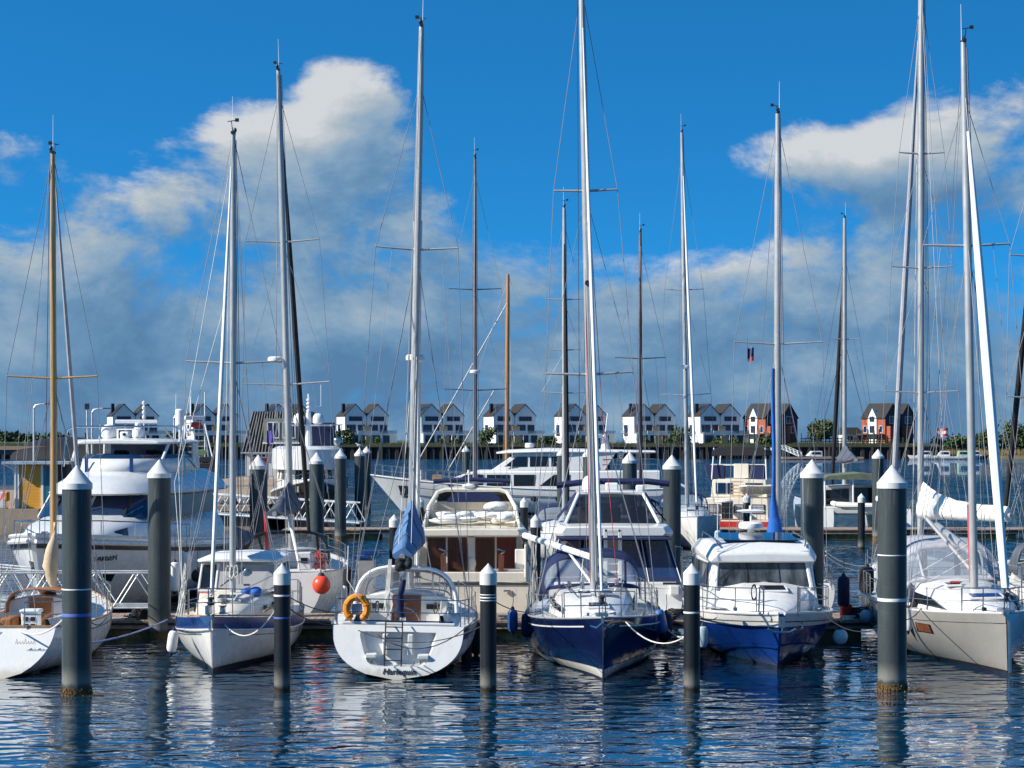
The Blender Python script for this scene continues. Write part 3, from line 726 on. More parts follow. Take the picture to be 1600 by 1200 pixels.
def hood(root, secs, mat, win, name='sprayhood', frame=steel, wins=()):
    """secs: list of hoops (x, half width, z foot, z top); canvas through the hoops, windows as panels in canvas"""
    def hoop(x, w, z0, z1, lean=0, n=14):
        pts = []
        for i in range(n + 1):
            a = PI * i / n
            c, s_ = math.cos(a), math.sin(a)
            pts.append(Vector((x, w * math.copysign(abs(c) ** .55, c), z0 + (z1 - z0) * abs(s_) ** .6)))
        return pts
    N, SUB = 36, 8
    cv, wn = MB(), [MB() for _ in wins]
    for i in range(len(secs) - 1):
        A, B = hoop(*secs[i], n=N), hoop(*secs[i + 1], n=N)
        for k in range(SUB):
            t0, t1 = k / SUB, (k + 1) / SUB; tm = (t0 + t1) / 2
            for j in range(N):
                jm = (j + .5) / N; tgt = cv
                for q_, (wi, a0, a1, j0, j1) in enumerate(wins):
                    if wi == i and a0 < tm < a1 and j0 < jm < j1: tgt = wn[q_]
                tgt.add([A[j].lerp(B[j], t0), A[j + 1].lerp(B[j + 1], t0), A[j + 1].lerp(B[j + 1], t1), A[j].lerp(B[j], t1)], [(0, 1, 2, 3)])
    def weld(mb, nm, mt, par):
        idx = {}; nv = []; mp = []
        for p in mb.v:
            key = tuple(round(c, 4) for c in p)
            if key not in idx: idx[key] = len(nv); nv.append(p)
            mp.append(idx[key])
        w2 = MB(); w2.v = nv; w2.f = [tuple(dict.fromkeys(mp[x] for x in f)) for f in mb.f]; w2.f = [f for f in w2.f if len(f) > 2]; w2.mi = [0] * len(w2.f)
        return w2.build(nm, mt, par, smooth=60)
    o = weld(cv, name, mat, root)
    so_ = o.modifiers.new('thick', 'SOLIDIFY'); so_.thickness = .018
    for mb in wn:
        if mb.f: weld(mb, 'hood_window', win, o)
    return o
def fender(label, loc, L=.62, r=.125, mat=None, cap=None, hang=.5, group='fenders hung along the boats', tilt=0., ball=False):
    t = thing('fender', label, 'fender', loc, group=group); t.rotation_euler.y = tilt
    b = MB()
    if ball: b.ell((0, 0, -r), (r, r, r * 1.05), 18, 12)
    else: b.lathe((0, 0, -L), [(r * .35, 0), (r * .75, .03), (r * .98, .1), (r, .2), (r, L - .2), (r * .98, L - .1), (r * .75, L - .03), (r * .35, L)], 16)
    b.build('body', mat or fwhite, t)
    MB().lathe((0, 0, -.02), [(r * .42, 0), (r * .34, .06), (r * .2, .10)], 12).build('eye_cap', cap or rubber, t)
    if not ball: MB().lathe((0, 0, -L - .08), [(r * .2, 0), (r * .34, .04), (r * .42, .1)], 12).build('eye_cap', cap or rubber, t)
    MB().tube([(0, 0, .06), (.02, .01, hang * .5), (0, 0, hang)], .009, 5).build('lanyard', darkwire, t)
    return t
def rope(label, pts, r=.016, mat=None, name='mooring_line', group='mooring lines'):
    b = MB(); b.tube(pts, r, 6); return tag(b.build(name, mat or whiterope), label, 'rope', group)
def text_obj(root, s, size, mat, loc, rot, name='name_lettering', shear=.25, ext=.003):
    cu = bpy.data.curves.new(name, 'FONT'); cu.body = s; cu.size = size; cu.shear = shear; cu.extrude = ext; cu.align_x = 'CENTER'; cu.resolution_u = 3; cu.offset = size * .02
    tmp = bpy.data.objects.new('tmp', cu); COL.objects.link(tmp)
    me = bpy.data.meshes.new_from_object(tmp.evaluated_get(bpy.context.evaluated_depsgraph_get())); bpy.data.objects.remove(tmp)
    me.materials.clear(); me.materials.append(mat); me.name = name
    o = bpy.data.objects.new(name, me); COL.objects.link(o); o.parent = root; o.location = loc; o.rotation_euler = rot
    return o
# ================================================================== PILES AND PONTOONS
def make_pile(r, top, capr, caph, mat, skirt, label, cat='mooring pile'):
    root = thing('mooring_pile', label, cat)
    MB().lathe((0, 0, 0), [(r, -1.0), (r, top - caph - skirt + .03)], 28).build('shaft', mat, root)
    MB().lathe((0, 0, top - caph - skirt), [(capr, 0), (capr, skirt), (capr * .93, skirt + .02), (capr * .07, skirt + caph - .015), (.01, skirt + caph)], 28).build('cap', capwhite, root, smooth=25)
    return root
bigp = smallp = None
def pile(px, d, label, big=True, bands=(), weed=False, black=False):
    d *= F / 2200
    global bigp, smallp
    if big:
        if bigp is None: o = bigp = make_pile(.325, 5.1, .345, .40, pilegrey, .13, label)
        else: o = copy_plain(bigp, label)
    else:
        if smallp is None: o = smallp = make_pile(.185, 2.9, .195, .22, pileblack, .26, label)
        else: o = copy_plain(smallp, label)
    o.location = (X(px, d), d, 0); o.rotation_euler.z = random.uniform(0, 6)
    o['group'] = 'large grey mooring piles' if big else 'small black mooring piles'
    rr = .325 if big else .185
    for (z, h, m) in bands:
        MB().lathe((0, 0, z), [(rr + .004, 0), (rr + .006, h * .3), (rr + .006, h * .7), (rr + .004, h)], 28).build('band', m, o)
    if weed:
        b = MB(); rn = random.Random(int(px))
        for k in range(500):
            a = rn.uniform(0, 2 * PI); z = .19 * rn.random() ** 2 - .02; q = rr + rn.uniform(-.004, .015)
            c = Vector((q * math.cos(a), q * math.sin(a), z)); s_ = rn.uniform(.006, .016)
            b.box(c, (s_ * 2, s_ * 2, s_ * 1.4), rz=a, rx=rn.uniform(0, 2))
        for k in range(160):
            x_ = rn.uniform(.0, .62); b.box((rr * .7 + x_ * .7, -.25 - .12 * rn.random(), .012), (rn.uniform(.02, .06), rn.uniform(.015, .04), .014), rz=rn.uniform(0, 3))
        w_ = b.build('seaweed', M('rust_brown_weed_%d' % px, (.15, .085, .03), .7, var=.6, scale=12), o, smooth=0); w_['kind'] = 'stuff'
        o.rotation_euler.z = 0
    return o
def copy_plain(src, label):
    root = thing('mooring_pile', label, 'mooring pile')
    for ch in [c for c in COL.objects if c.parent == src and c.name.split('.')[0] in ('shaft', 'cap')]:
        c = ch.copy(); COL.objects.link(c); c.parent = root
    return root
tape_blue = M('blue_tape_band', (.10, .16, .50), .5); tape_white = M('white_band', (.75, .75, .73), .5)
pile(120, 31.4, 'tall grey mooring pile in front of the left white sloop', True, [(1.74, .07, tape_blue), (2.33, .03, tape_white)], weed=True)
pile(441, 31.6, 'short black mooring pile before the blue-banded sloop bow', False, [(1.66, .04, tape_blue), (2.16, .04, tape_white)])
pile(763, 31.6, 'short black mooring pile right of the sloop with name on stern', False, [(2.12, .03, tape_white), (2.06, .02, tape_white), (2.19, .02, tape_white)])
pile(1081, 31.6, 'short black mooring pile between the navy and royal blue boats', False, [(1.78, .04, tape_white)])
pile(1394, 31.9, 'tall grey mooring pile beside the warm grey sloop bow', True, [(2.02, .07, tape_white), (3.05, .025, tape_white)], weed=True)
pile(249, 40.3, 'tall grey mooring pile through the pontoon right of the white motor yacht', True)
pile(1269, 40.3, 'tall grey mooring pile behind the royal blue motor boat', True)
pile(1050, 51.5, 'tall grey mooring pile right of the navy-canopied flybridge cruiser', True)
pile(404, 51.5, 'tall grey mooring pile before the black-hulled trawler, leftmost there', True)
pile(495, 62, 'tall grey mooring pile directly in front of the trawler wheelhouse', True)
pile(984, 64, 'tall grey mooring pile behind the navy bimini', True)
pile(532, 79, 'tall grey mooring pile on the second pontoon right of the trawler', True)
pile(562, 90, 'tall grey mooring pile with a gull, left of the long yacht bow', True)
pile(573, 108, 'distant grey mooring pile just behind the one with the gull', True)
pile(919, 86, 'tall grey mooring pile before the long yacht superstructure', True)
pile(878, 92, 'tall grey mooring pile by the black furled sail', True)
pile(1372, 79, 'tall grey mooring pile right of the catamaran', True)
pile(728, 118, 'distant grey mooring pile over the long yacht cabin', True)
pile(948, 135, 'most distant grey mooring pile, right of the long yacht', True)
pile(616, 52, 'short black mooring pile left of the blue sail cover', False)
pile(837, 52, 'short black mooring pile right of the cream flybridge cruiser', False)
pile(657, 67, 'short black mooring pile behind the left of the cream cruiser', False)
pile(819, 67, 'short black mooring pile right of the cream cruiser, further back', False)
pile(1167, 72, 'short black mooring pile before the red-striped houseboat', False)
pile(1346, 72, 'short black mooring pile before the catamaran dinghy', False)
# gull on its pile
gl = thing('gull', 'small white gull perched on a distant pile cap', 'gull', (X(562, 122.7), 122.7, 5.06), R(200))
gb = MB(); gb.tube([(-.26, 0, .13), (-.15, 0, .155), (0, 0, .19), (.12, 0, .225), (.16, 0, .27), (.2, 0, .315), (.245, 0, .32), (.30, 0, .305)], [.015, .05, .085, .075, .045, .042, .03, .006], 9)
for sd in (.03, -.03): gb.tube([(0.02, sd, 0), (.02, sd, .14)], .008, 4)
gb.build('body', whitepl, gl)
for sd in (1, -1): MB().ell((-.05, sd * .07, .19), (.19, .025, .055), 10, 6).build('wing', greycan, gl)
# ---- floating pontoons: planks on floats
def pontoon(label, x0, x1, y0, y1, z, plank=.2, gap=.012, first=None):
    root = thing('pontoon', label, 'pontoon', ((x0 + x1) / 2, (y0 + y1) / 2, 0))
    cx_ = (x0 + x1) / 2; L = x1 - x0; wd = y1 - y0
    for s_ in (-1, 1):
        MB().box((0, s_ * (wd / 2 - .06), z - .14), (L, .1, .2)).build('side_beam', decking, root, smooth=0)
        MB().box((0, s_ * (wd / 2 + .0), z - .10), (L, .04, .07)).build('rubbing_strip', rubber, root, smooth=0)
    n = int(L / 6)
    fl = MB().box((0, 0, 0), (4.6, wd - .3, .62)); f0 = None
    for k in range(n):
        xx = -L / 2 + 3 + k * 6 + .2
        if f0 is None: f0 = fl.build('float', flotm, root, smooth=0, bevel=.04); f0.location = (xx, 0, z - .55)
        else: o = f0.copy(); COL.objects.link(o); o.location = (xx, 0, z - .55)
    pm = MB().box((0, 0, 0), (plank - gap, wd, .04)); p0 = None
    n = int(L / plank); cnt = 0
    for k in range(n):
        xx = -L / 2 + (k + .5) * plank
        zz = z - .02 + random.uniform(-.004, .004)
        if p0 is None: p0 = pm.build('plank', decking, root, smooth=0); p0.location = (xx, 0, zz)
        else: o = p0.copy(); COL.objects.link(o); o.location = (xx, random.uniform(-.012, .012), zz)
    return root
pontoon('long timber pontoon behind the front row of boats', -19.5, 19.5, 54.8, 57.2, .5, plank=.2)
pontoon('timber pontoon across the middle of the harbour in front of the long yacht', -13, 30, 108.4, 111.4, .55, plank=.29)
# small service pedestals on the first pontoon
for px, lab in ((573, 'grey service pedestal with blue top beside the blue sail cover'), ):
    t = thing('service_pedestal', lab, 'pedestal', (X(px, 56.6), 56.6, .5))
    MB().box((0, 0, .82), (.5, .36, 1.64)).build('body', M('pedestal_grey', (.30, .29, .28), .5), t, smooth=0, bevel=.02)
    MB().box((-.12, 0, 1.70), (.52, .42, .1)).build('lid', bandblue, t, smooth=0, bevel=.02)
    MB().box((.12, .02, 1.84), (.42, .36, .14)).build('lamp_hood', bandblue, t, smooth=0, bevel=.02)
# ================================================================== FRONT ROW
BOW, STERN = -PI / 2, PI / 2      # rz: bow or stern towards us
def hatch(root, c, sx, sy, ry=0., mat=None):
    o = MB().box(c, (sx, sy, .05), ry=ry).build('hatch', whitepl, root, smooth=0, bevel=.01)
    MB().box((c[0] + .03 * math.sin(ry), c[1], c[2] + .03), (sx * .82, sy * .82, .02), ry=ry).build('hatch_glass', mat or glass, o, smooth=0)
def winch(root, c, r=.07):
    return MB().lathe(c, [(r, 0), (r * .85, .05), (r * .7, .10), (r * .8, .15), (r * .5, .17)], 12).build('winch', steel, root)
def coil(root, c, r=.13, mat=None, turns=4, name='coiled_rope', vert=True):
    pts = []; rn = random.Random(int(c[0] * 77 + c[1] * 13 + c[2] * 5))
    for i in range(turns * 12 + 1):
        a = 2 * PI * i / 12; q = r * rn.uniform(.85, 1.15)
        pts.append(Vector(c) + (Vector((.02 * rn.uniform(-1, 1), q * .55 * math.sin(a), q * 1.6 * math.cos(a) - r)) if vert else Vector((q * math.cos(a), q * math.sin(a), .01 * i / 12))))
    return MB().tube(pts, .012, 5).build(name, mat or whiterope, root)
# ---------------------------------------------------------------- white sloop with the varnished mast, far left
def boat_a():
    r = thing('sailing_boat', 'white sloop with varnished wooden mast and rust-trimmed hood at far left', 'sailing boat', (-12.24, 50.9, 0), STERN)
    h = Hull(8.8, 3.2, 1.12, 1.05, 1.35, sr=.74, tr=.95, ks=2.1, sd=.02, rake=1.0, km=3.2, kb=1.5)
    h.shell(r, gel); h.band(r, 'boot_stripe', antifoul, lambda u: -.3, lambda u: .07, .02, 1, transom=False); h.deck(r, geldk, .4, 1); h.cockpit(r, gel, 0, .4, .62, .45)
    h.band(r, 'cove_stripe', antifoul, lambda u: h.sheer(u) - .2, lambda u: h.sheer(u) - .175, .12, .9, transom=False)
    h.rail(r, teak, .025, .02, name='toe_rail')
    MB().box((-4.38, 0, 1.14), (.08, 2.2, .06)).build('transom_cap', teak, r, smooth=0)
    trunk(r, 'cabin', gel, [(-.95, .98, 1.05, 1.52), (.4, .95, 1.05, 1.50), (1.6, .75, 1.1, 1.42), (2.3, .45, 1.15, 1.25)])
    MB().box((-.97, 0, 1.05), (.04, .62, 1.0)).build('companionway', orangef if False else rustcan, r, smooth=0)
    hood(r, [(-1.25, .86, 1.18, 1.80), (-.55, .86, 1.18, 1.80), (.1, .80, 1.3, 1.42)], rustcan, vinyl, wins=[(1, .05, .95, .12, .46), (1, .05, .95, .54, .88)])
    b = MB()
    for x in (-1.27, -.55): b.tube([(x, .88 * math.cos(PI * i / 10), 1.16 + .63 * math.sin(PI * i / 10) ** .6) for i in range(11)], .014, 6)
    b.build('hood_frame', steel, r)
    pushpit(r, h, .17, .62, gap=.45); stanchions(r, h, (.17, .34, .5, .66, .82), .6); pulpit(r, h, .84)
    b = MB(); b.box((-3.4, -.35, .98), (.34, .42, .85)); b.box((-3.4, -.35, 1.44), (.4, .5, .08)); b.build('steering_console', whitepl, r, smooth=0, bevel=.03)
    for k in range(4): MB().box((-3.58, -.45 + .17 * (k % 2) + .02, 1.08 + .17 * (k // 2)), (.02, .11, .1)).build('instrument', blackp, r, smooth=0)
    MB().tube([(-3.1, .38 * math.cos(2 * PI * i / 18), 1.05 + .38 * math.sin(2 * PI * i / 18)) for i in range(19)], .014, 6).build('steering_wheel', steel, r)
    MB().box((-2.0, .1, 1.02), (.06, .34, .62)).build('orange_cushion', orangef, r, smooth=0, bevel=.05)
    MB().box((-2.2, .5, .98), (.7, .3, .4)).build('cockpit_cushion', rustcan, r, smooth=0, bevel=.05)
    for sd in (1, -1): winch(r, (-1.8, sd * 1.05, 1.34)); winch(r, (-2.9, sd * 1.05, 1.34))
    b = MB()
    for sd in (-.2, .2): b.tube([(-4.62, .7 + sd, 1.3), (-4.85, .7 + sd, .25)], .014, 5)
    for k in range(4): b.tube([(-4.66 - .05 * k, .5, 1.05 - .23 * k), (-4.66 - .05 * k, .9, 1.05 - .23 * k)], .014, 5)
    b.build('swim_ladder', steel, r)
    m = mast(r, .4, 1.5, 13.3, .085, goldspar, [(7.3, 1.2)], (1.42, 1.1), (4.35, 0, 1.4), (-4.3, 0, 1.15), furl=greycan, furlr=.055, sprmat=goldspar, wiremat=wire, halyards=3, split=.7)
    b = MB(); rn = random.Random(5); rings = []
    for i in range(13):
        t = i / 12; c = Vector((.32 - .1 * math.sin(PI * t), .06 * math.sin(5 * t), 1.72 + 1.75 * t)); w_ = .05 + .16 * math.sin(PI * min(1, t * 1.15 + .03)) * (1 - .35 * t)
        rings.append([c + Vector((w_ * rn.uniform(.8, 1.15) * math.cos(2 * PI * j / 10), w_ * rn.uniform(.8, 1.15) * math.sin(2 * PI * j / 10), 0)) for j in range(10)])
    b.loft(rings); b.build('bundled_sail', beigecan, r, smooth=60)
    b = MB()    # boat name: faint hand-drawn strokes
    for k in range(7): b.tube([(-4.90 + .0, -.35 - .07 * k, .78), (-4.88, -.37 - .07 * k, .84 if k % 3 else .90), (-4.91, -.40 - .07 * k, .77)], .007, 4)
    b.build('name_lettering', blackp, r)
    coil(r, (-1.0, -.75, 1.5), .12)
    return r
boat_a()
# ---------------------------------------------------------------- white motor-sailer with blue sheer band
def boat_b():
    r = thing('sailing_boat', 'white motor-sailer with wheelhouse and blue band around its sheer', 'sailing boat', (-7.24, 50.6, 0), BOW)
    h = Hull(8.9, 3.15, 1.0, 1.05, 1.42, sr=.75, rake=.35, km=3.4, kb=1.12, bowp=2.3)
    h.shell(r, gel); h.boot(r, antifoul, -.3, .10); h.deck(r, cream)
    h.band(r, 'sheer_band', bandblue, lambda u: h.sheer(u) - .30, lambda u: h.sheer(u) - .005)
    h.rail(r, teak, .022, .03, name='toe_rail'); h.rail(r, gel, .02, -.31, off=.01)
    h.band(r, 'cove_stripe', antifoul, lambda u: h.sheer(u) - .45, lambda u: h.sheer(u) - .43, .3, .93, transom=False)
    trunk(r, 'coachroof', cream, [(-1.2, 1.12, 1.0, 1.62), (1.2, .95, 1.05, 1.62), (2.3, .68, 1.15, 1.5), (2.9, .4, 1.2, 1.3)])
    # wheelhouse
    w_ = prof_loft(r, 'wheelhouse', gel, [(-2.9, [(1.12, 1.0), (1.04, 2.36), (1.0, 2.42), (0, 2.46)]), (-.55, [(1.08, 1.0), (1.0, 2.36), (.95, 2.42), (0, 2.46)]), (-.28, [(1.06, 1.0, .02), (.96, 2.36, -.42), (.9, 2.42, -.5), (0, 2.46, -.5)])], .03)
    prof_loft(r, 'wheelhouse_roof', whitepl, [(-3.0, [(1.12, 2.43), (1.12, 2.5), (.9, 2.56), (0, 2.6)]), (-.2, [(1.08, 2.43), (1.08, 2.5), (.85, 2.56), (0, 2.6)]), (-.08, [(.95, 2.44), (.95, 2.48), (.7, 2.52), (0, 2.54)])], .03)
    def fx(z): return .04 - (z - 1.62) * .5          # slope of the front panes
    for (a, b_, m) in ((-.98, -.62, glass), (-.52, .98, blind)):
        pn = MB().panel([(fx(1.72), a, 1.72), (fx(1.72), b_, 1.72), (fx(2.34), b_ * .96, 2.34), (fx(2.34), a * .96, 2.34)], .03).build('window', m, w_, smooth=0)
    b = MB()
    for y in (-1.02, -.57, 1.02): b.tube([(fx(1.68) + .03, y, 1.68), (fx(2.38) + .03, y * .95, 2.38)], .035, 6)
    b.tube([(fx(1.69) + .03, -1.0, 1.69), (fx(1.69) + .03, 1.0, 1.69)], .03, 6); b.build('window_frame', gel, w_)
    MB().tube([(fx(1.64) + .05, -1.04, 1.64), (fx(1.64) + .05, 1.04, 1.64)], .018, 6).build('trim_strip', red, w_)
    MB().panel([(fx(1.8) + .035, .16, 1.74), (fx(1.8) + .035, .32, 1.74), (fx(1.86) + .035, .32, 1.86), (fx(1.86) + .035, .16, 1.86)], .01).build('vent', blackp, w_, smooth=0)
    b = MB(); b.tube([(fx(1.85) + .06, -.45, 1.8), (fx(2.3) + .06, .15, 2.28)], .012, 5); b.build('wiper', blackp, w_)
    MB().ell((fx(2.2) + .08, .22, 2.1), (.03, .1, .16), 10, 7).build('horn', steel, w_)
    for sd in (1, -1):
        MB().panel([(-.6, sd * 1.05, 1.7), (-2.4, sd * 1.09, 1.7), (-2.4, sd * 1.04, 2.32), (-.75, sd * 1.01, 2.32)][::sd], .03).build('window', glass, w_, smooth=0)
        for x in (.2, 1.2): MB().box((x, sd * (1.0 - .09 * x), 1.33), (.26, .06, .17)).build('portlight', glass, r, smooth=0)
    # deck gear
    MB().tube([(.0, .75, 1.7), (2.4, -.1, 1.62)], .05, 8).build('spinnaker_pole', alu, r); MB().tube([(-.2, .95, 1.68), (2.1, .35, 1.6)], .045, 8).build('spinnaker_pole', alu, r)
    MB().tube([(-.3, 1.15, 1.36), (2.0, .95, 1.32)], .03, 6).build('grab_rail', teak, r)
    b = MB(); rn = random.Random(2)
    for k in range(7): b.ell((.9 + rn.uniform(-.25, .25), .45 + rn.uniform(-.2, .2), 1.72 + rn.uniform(-.02, .06)), (.17, .15, .09), 8, 6)
    b.build('blue_sail_bag', brightblue, r, smooth=60)
    hatch(r, (1.9, 0, 1.66), .5, .5, .12)
    stanchions(r, h, (.2, .36, .52, .68, .83), .6, wires=(.58, .3)); pulpit(r, h, .84, .68); pushpit(r, h, .14, .65)
    b = MB(); b.box((4.1, -.1, 1.55), (.3, .14, .2)); b.lathe((4.0, .22, 1.44), [(.1, 0), (.07, .06), (.07, .16), (.11, .2)], 12); b.tube([(4.5, -.05, 1.5), (4.2, -.05, 1.52)], .03, 6); b.build('anchor_windlass', steel, r)
    b = MB(); b.tube([(4.62, -.08, 1.42), (4.3, -.08, 1.5)], .022, 6); b.panel([(4.6, -.26, 1.44), (4.66, -.08, 1.2), (4.6, .1, 1.44)], .03); b.build('anchor', steel, r)
    mast(r, .85, 1.62, 13.6, .085, alu, [(7.65, 1.25)], (1.42, 1.1), (4.5, 0, 1.5), (-4.3, 0, 1.2), furl=whitecan, furlr=.05, halyards=4, split=.8)
    boom(r, (.75, 0, 2.85), (-2.9, 0, 2.95), .06, alu, darkgreycan, .4, .14)
    for k in range(3): coil(r, (.95, -.1 + .1 * k, 2.35), .1)
    b = MB(); rn = random.Random(9)      # bundle of halyards and lashings at the bow rail
    for k in range(9):
        b.tube([(3.7 + rn.uniform(-.3, .3), -.85 + rn.uniform(-.15, .1), 1.35), (3.4 + rn.uniform(-.2, .2), -.8, 2.2 + rn.uniform(-.3, .5))], .010, 5)
    b.build('lashed_ropes', whiterope, r)
    b = MB(); b.tube([(3.2, -.9, 2.0), (2.3, -1.25, 4.6), (.9, -.1, 9.5)], .009, 4); b.tube([(3.3, -.88, 2.0), (2.0, -1.2, 5.2), (.88, -.1, 12.5)], .009, 4); b.build('flag_halyards', whiterope, r)
    return r
boat_b()
# ---------------------------------------------------------------- cruising sloop with name on the stern
def boat_h():
    r = thing('sailing_boat', 'white cruising sloop stern-on, name Harlequin lettered on its transom', 'sailing boat', (-2.74, 50.5, 0), STERN, roll=R(1.2))
    h = Hull(9.0, 3.62, 1.22, 1.12, 1.40, sr=.86, tr=.62, rake=.9, km=2.9, kb=1.5, um=.45, ks=2.9, sd=-.02)
    h.shell(r, gel, transom=False); h.band(r, 'boot_stripe', navy, lambda u: -.3, lambda u: .07 + .10 * (1 - smoothstep(0, .4, u)), .015, 1, transom=False); h.deck(r, geldk, .42, 1); h.cockpit(r, geldk, .03, .42, .55, .5, .26)
    # transom with moulded step recess
    vs = h.vs(12); ring = [h.P(0, v, 1) for v in vs] + [h.P(0, v, -1) for v in vs[::-1]]
    def onT(y, z): v = h.vz(0, z); return Vector((-h.L / 2 - h.tr * (1 - v), y, z))
    n = len(ring); inner = []
    ipoly = [(0, .28), (.35, .28), (.60, .30), (.72, .40), (.80, .60), (.87, .82), (.92, 1.0), (.90, 1.07)]
    half = []
    for i in range(n // 2):
        t = i / (n // 2 - 1) * (len(ipoly) - 1); k = min(len(ipoly) - 2, int(t)); fr = t - k
        y = ipoly[k][0] + (ipoly[k + 1][0] - ipoly[k][0]) * fr; z = ipoly[k][1] + (ipoly[k + 1][1] - ipoly[k][1]) * fr
        half.append((y, z))
    inner = [onT(y, z) for y, z in half] + [onT(-y, z) for y, z in half[::-1]]
    b = MB(); b.loft([ring, inner], True, False)
    rec = [p + Vector((.52 - .32 * (p.z / 1.1), 0, .03)) for p in inner]; rec = [Vector((p.x, p.y * .93, p.z)) for p in rec]
    b.loft([inner, rec], True, False); b.add(rec, [tuple(range(n))])
    to = b.build('transom', gel, r, smooth=28)
    for sd in (1, -1):      # moulded steps
        MB().box((-4.78, sd * .62, .52), (.34, .26, .10)).build('boarding_step', geldk, to, smooth=0, bevel=.02)
        MB().box((-4.60, sd * .30, .78), (.30, .13, .5)).build('moulding', geldk, to, smooth=0, bevel=.02)
    for y in (-.55, -.42, .6): MB().tube([(-4.8, y, .34), (-4.8, y, .42)], .02, 6).build('drain_fitting', steel, to)
    MB().box((-4.42, 0, 1.25), (.12, 2.7, .07)).build('aft_coaming', geldk, r, smooth=0, bevel=.02)
    MB().box((-4.36, 0, 1.31), (.06, 2.6, .03)).build('traveller_track', bandblue, r, smooth=0)
    h.band(r, 'sheer_band', bandblue, lambda u: h.sheer(u) - .30, lambda u: h.sheer(u) - .05, .0, .1, transom=False)
    h.band(r, 'sheer_band', bandblue, lambda u: h.sheer(u) - .22, lambda u: h.sheer(u) - .17, .1, .96, transom=False)
    h.rail(r, steel, .025, -.02, off=.015)
    text_obj(r, 'Harlequin', .20, blackp, onT(-.06, .12) + Vector((-.02, 0, 0)), (R(90 - 27.3), 0, -PI / 2))
    b = MB()        # black boarding ladder
    for y in (.30, -.08 - .02): b.tube([(-4.58, y, 1.34), (-4.68, y, 1.28), (-4.9, y, .28)], .017, 6)
    for z in (.42, .68, .94, 1.2, 1.32): b.tube([(-4.87 + (z - .42) * .19, .30, z), (-4.87 + (z - .42) * .19, -.1, z)], .015, 6)
    b.build('boarding_ladder', blackp, r)
    # cabin, companionway, windscreen hoop
    trunk(r, 'cabin', gel, [(-1.0, 1.18, 1.05, 1.68), (.8, 1.05, 1.05, 1.62), (2.2, .72, 1.1, 1.45), (2.9, .4, 1.15, 1.25)])
    bk_ = MB().box((-1.03, 0, 1.12), (.05, 2.1, 1.05)).build('bulkhead', gel, r, smooth=0)
    cp = MB().box((-1.08, .0, 1.12), (.04, .74, 1.1)).build('companionway_door', mahog, r, smooth=0)
    for k in range(7): MB().box((-1.105, 0, .80 + .1 * k), (.015, .5, .04)).build('slat', mahog, cp, smooth=0)
    for y in (.62, .9, -.62, -.78): MB().box((-1.065, y * .98, 1.38), (.03, .2, .13)).build('instrument', blackp, bk_, smooth=0)
    def hoop(x, w_, z0, z1, n=16): return [Vector((x, w_ * math.copysign(abs(math.cos(PI * i / n)) ** .6, math.cos(PI * i / n)), z0 + (z1 - z0) * math.sin(PI * i / n) ** .75)) for i in range(n + 1)]
    a0 = hoop(-1.5, 1.30, 1.28, 2.42); a1 = hoop(-.15, 1.12, 1.50, 2.22); a2 = hoop(.5, 1.05, 1.55, 1.72)
    MB().tube(a0, .05, 8).build('windscreen_arch', whitepl, r); MB().tube([p + Vector((.06, 0, -.02)) for p in a0[9:16]], .056, 8).build('arch_trim', bandblue, r)
    MB().loft([a1, a2], closed=False).build('windscreen', vinyl, r, smooth=60)
    o = MB().loft([[p + Vector((.02, 0, .01)) for p in a0[4:13]], [p for p in a1[4:13]]], closed=False).build('windscreen_top', greycan, r, smooth=60); o.modifiers.new('thick', 'SOLIDIFY').thickness = .02
    b = MB(); b.tube(a1, .022, 6); b.tube(a2, .02, 6)
    for i in (3, 6, 8, 10, 13): b.tube([a1[i], a2[i]], .014, 5)
    b.build('windscreen_frame', steel, r)
    for sd in (1, -1):
        for x in (-1.9, -3.0): winch(r, (x, sd * 1.16, 1.38), .085)
        coil(r, (-1.35, sd * .95, 1.5), .12); coil(r, (-1.2, sd * .75, 1.45), .09, darkwire)
    MB().tube([(-2.9, .42 * math.cos(2 * PI * i / 18), 1.1 + .42 * math.sin(2 * PI * i / 18)) for i in range(19)], .016, 6).build('steering_wheel', steel, r)
    MB().tube([(-2.75, 0, .5), (-2.75, 0, 1.25)], [.12, .07], 8).build('pedestal', gel, r)
    pushpit(r, h, .17, .62, gap=.0, mat=steel); stanchions(r, h, (.17, .3, .45, .6, .75, .88), .62); pulpit(r, h, .85)
    b = MB(); b.tube([(-4.6, .95, 1.85), (-4.6, 1.25, 2.3), (-4.5, 1.25, 3.1)], .012, 5); b.build('danbuoy_pole', whitepl, r)
    # blue furled ensign on its staff
    st = MB().tube([(-3.9, .02, 1.30), (-4.0, .0, 2.35)], .014, 6).build('flag_staff', mahog, r)
    b = MB(); rn = random.Random(4); rings = []
    for i in range(11):
        t = i / 10; c = Vector((-3.92 - .1 * t, -.03 + .05 * math.sin(4 * t), 1.36 + .92 * t)); w_ = .10 * (1 - .55 * t) + .015
        rings.append([c + Vector((w_ * .6 * math.cos(2 * PI * j / 8) * rn.uniform(.7, 1.2), w_ * math.sin(2 * PI * j / 8) * rn.uniform(.7, 1.2), 0)) for j in range(8)])
    b.loft(rings); b.build('furled_ensign', navycan, r, smooth=60)
    # mainsheet tackle
    b = MB(); rn = random.Random(6)
    for k in range(4): b.tube([(-3.0 + .03 * k, .35 + .04 * k, 1.35), (-2.9, .30 + .02 * k, 2.7)], .012, 5)
    b.build('mainsheet', whiterope, r); coil(r, (-3.0, .34, 1.75), .16, whiterope, 6)
    mast(r, .45, 1.65, 16.6, .10, alu, [(10.7, 1.09)], (1.6, 1.15), (4.45, 0, 1.5), (-4.4, 0, 1.3), frac=.9, furl=whitecan, furlr=.06, halyards=4, split=1.0)
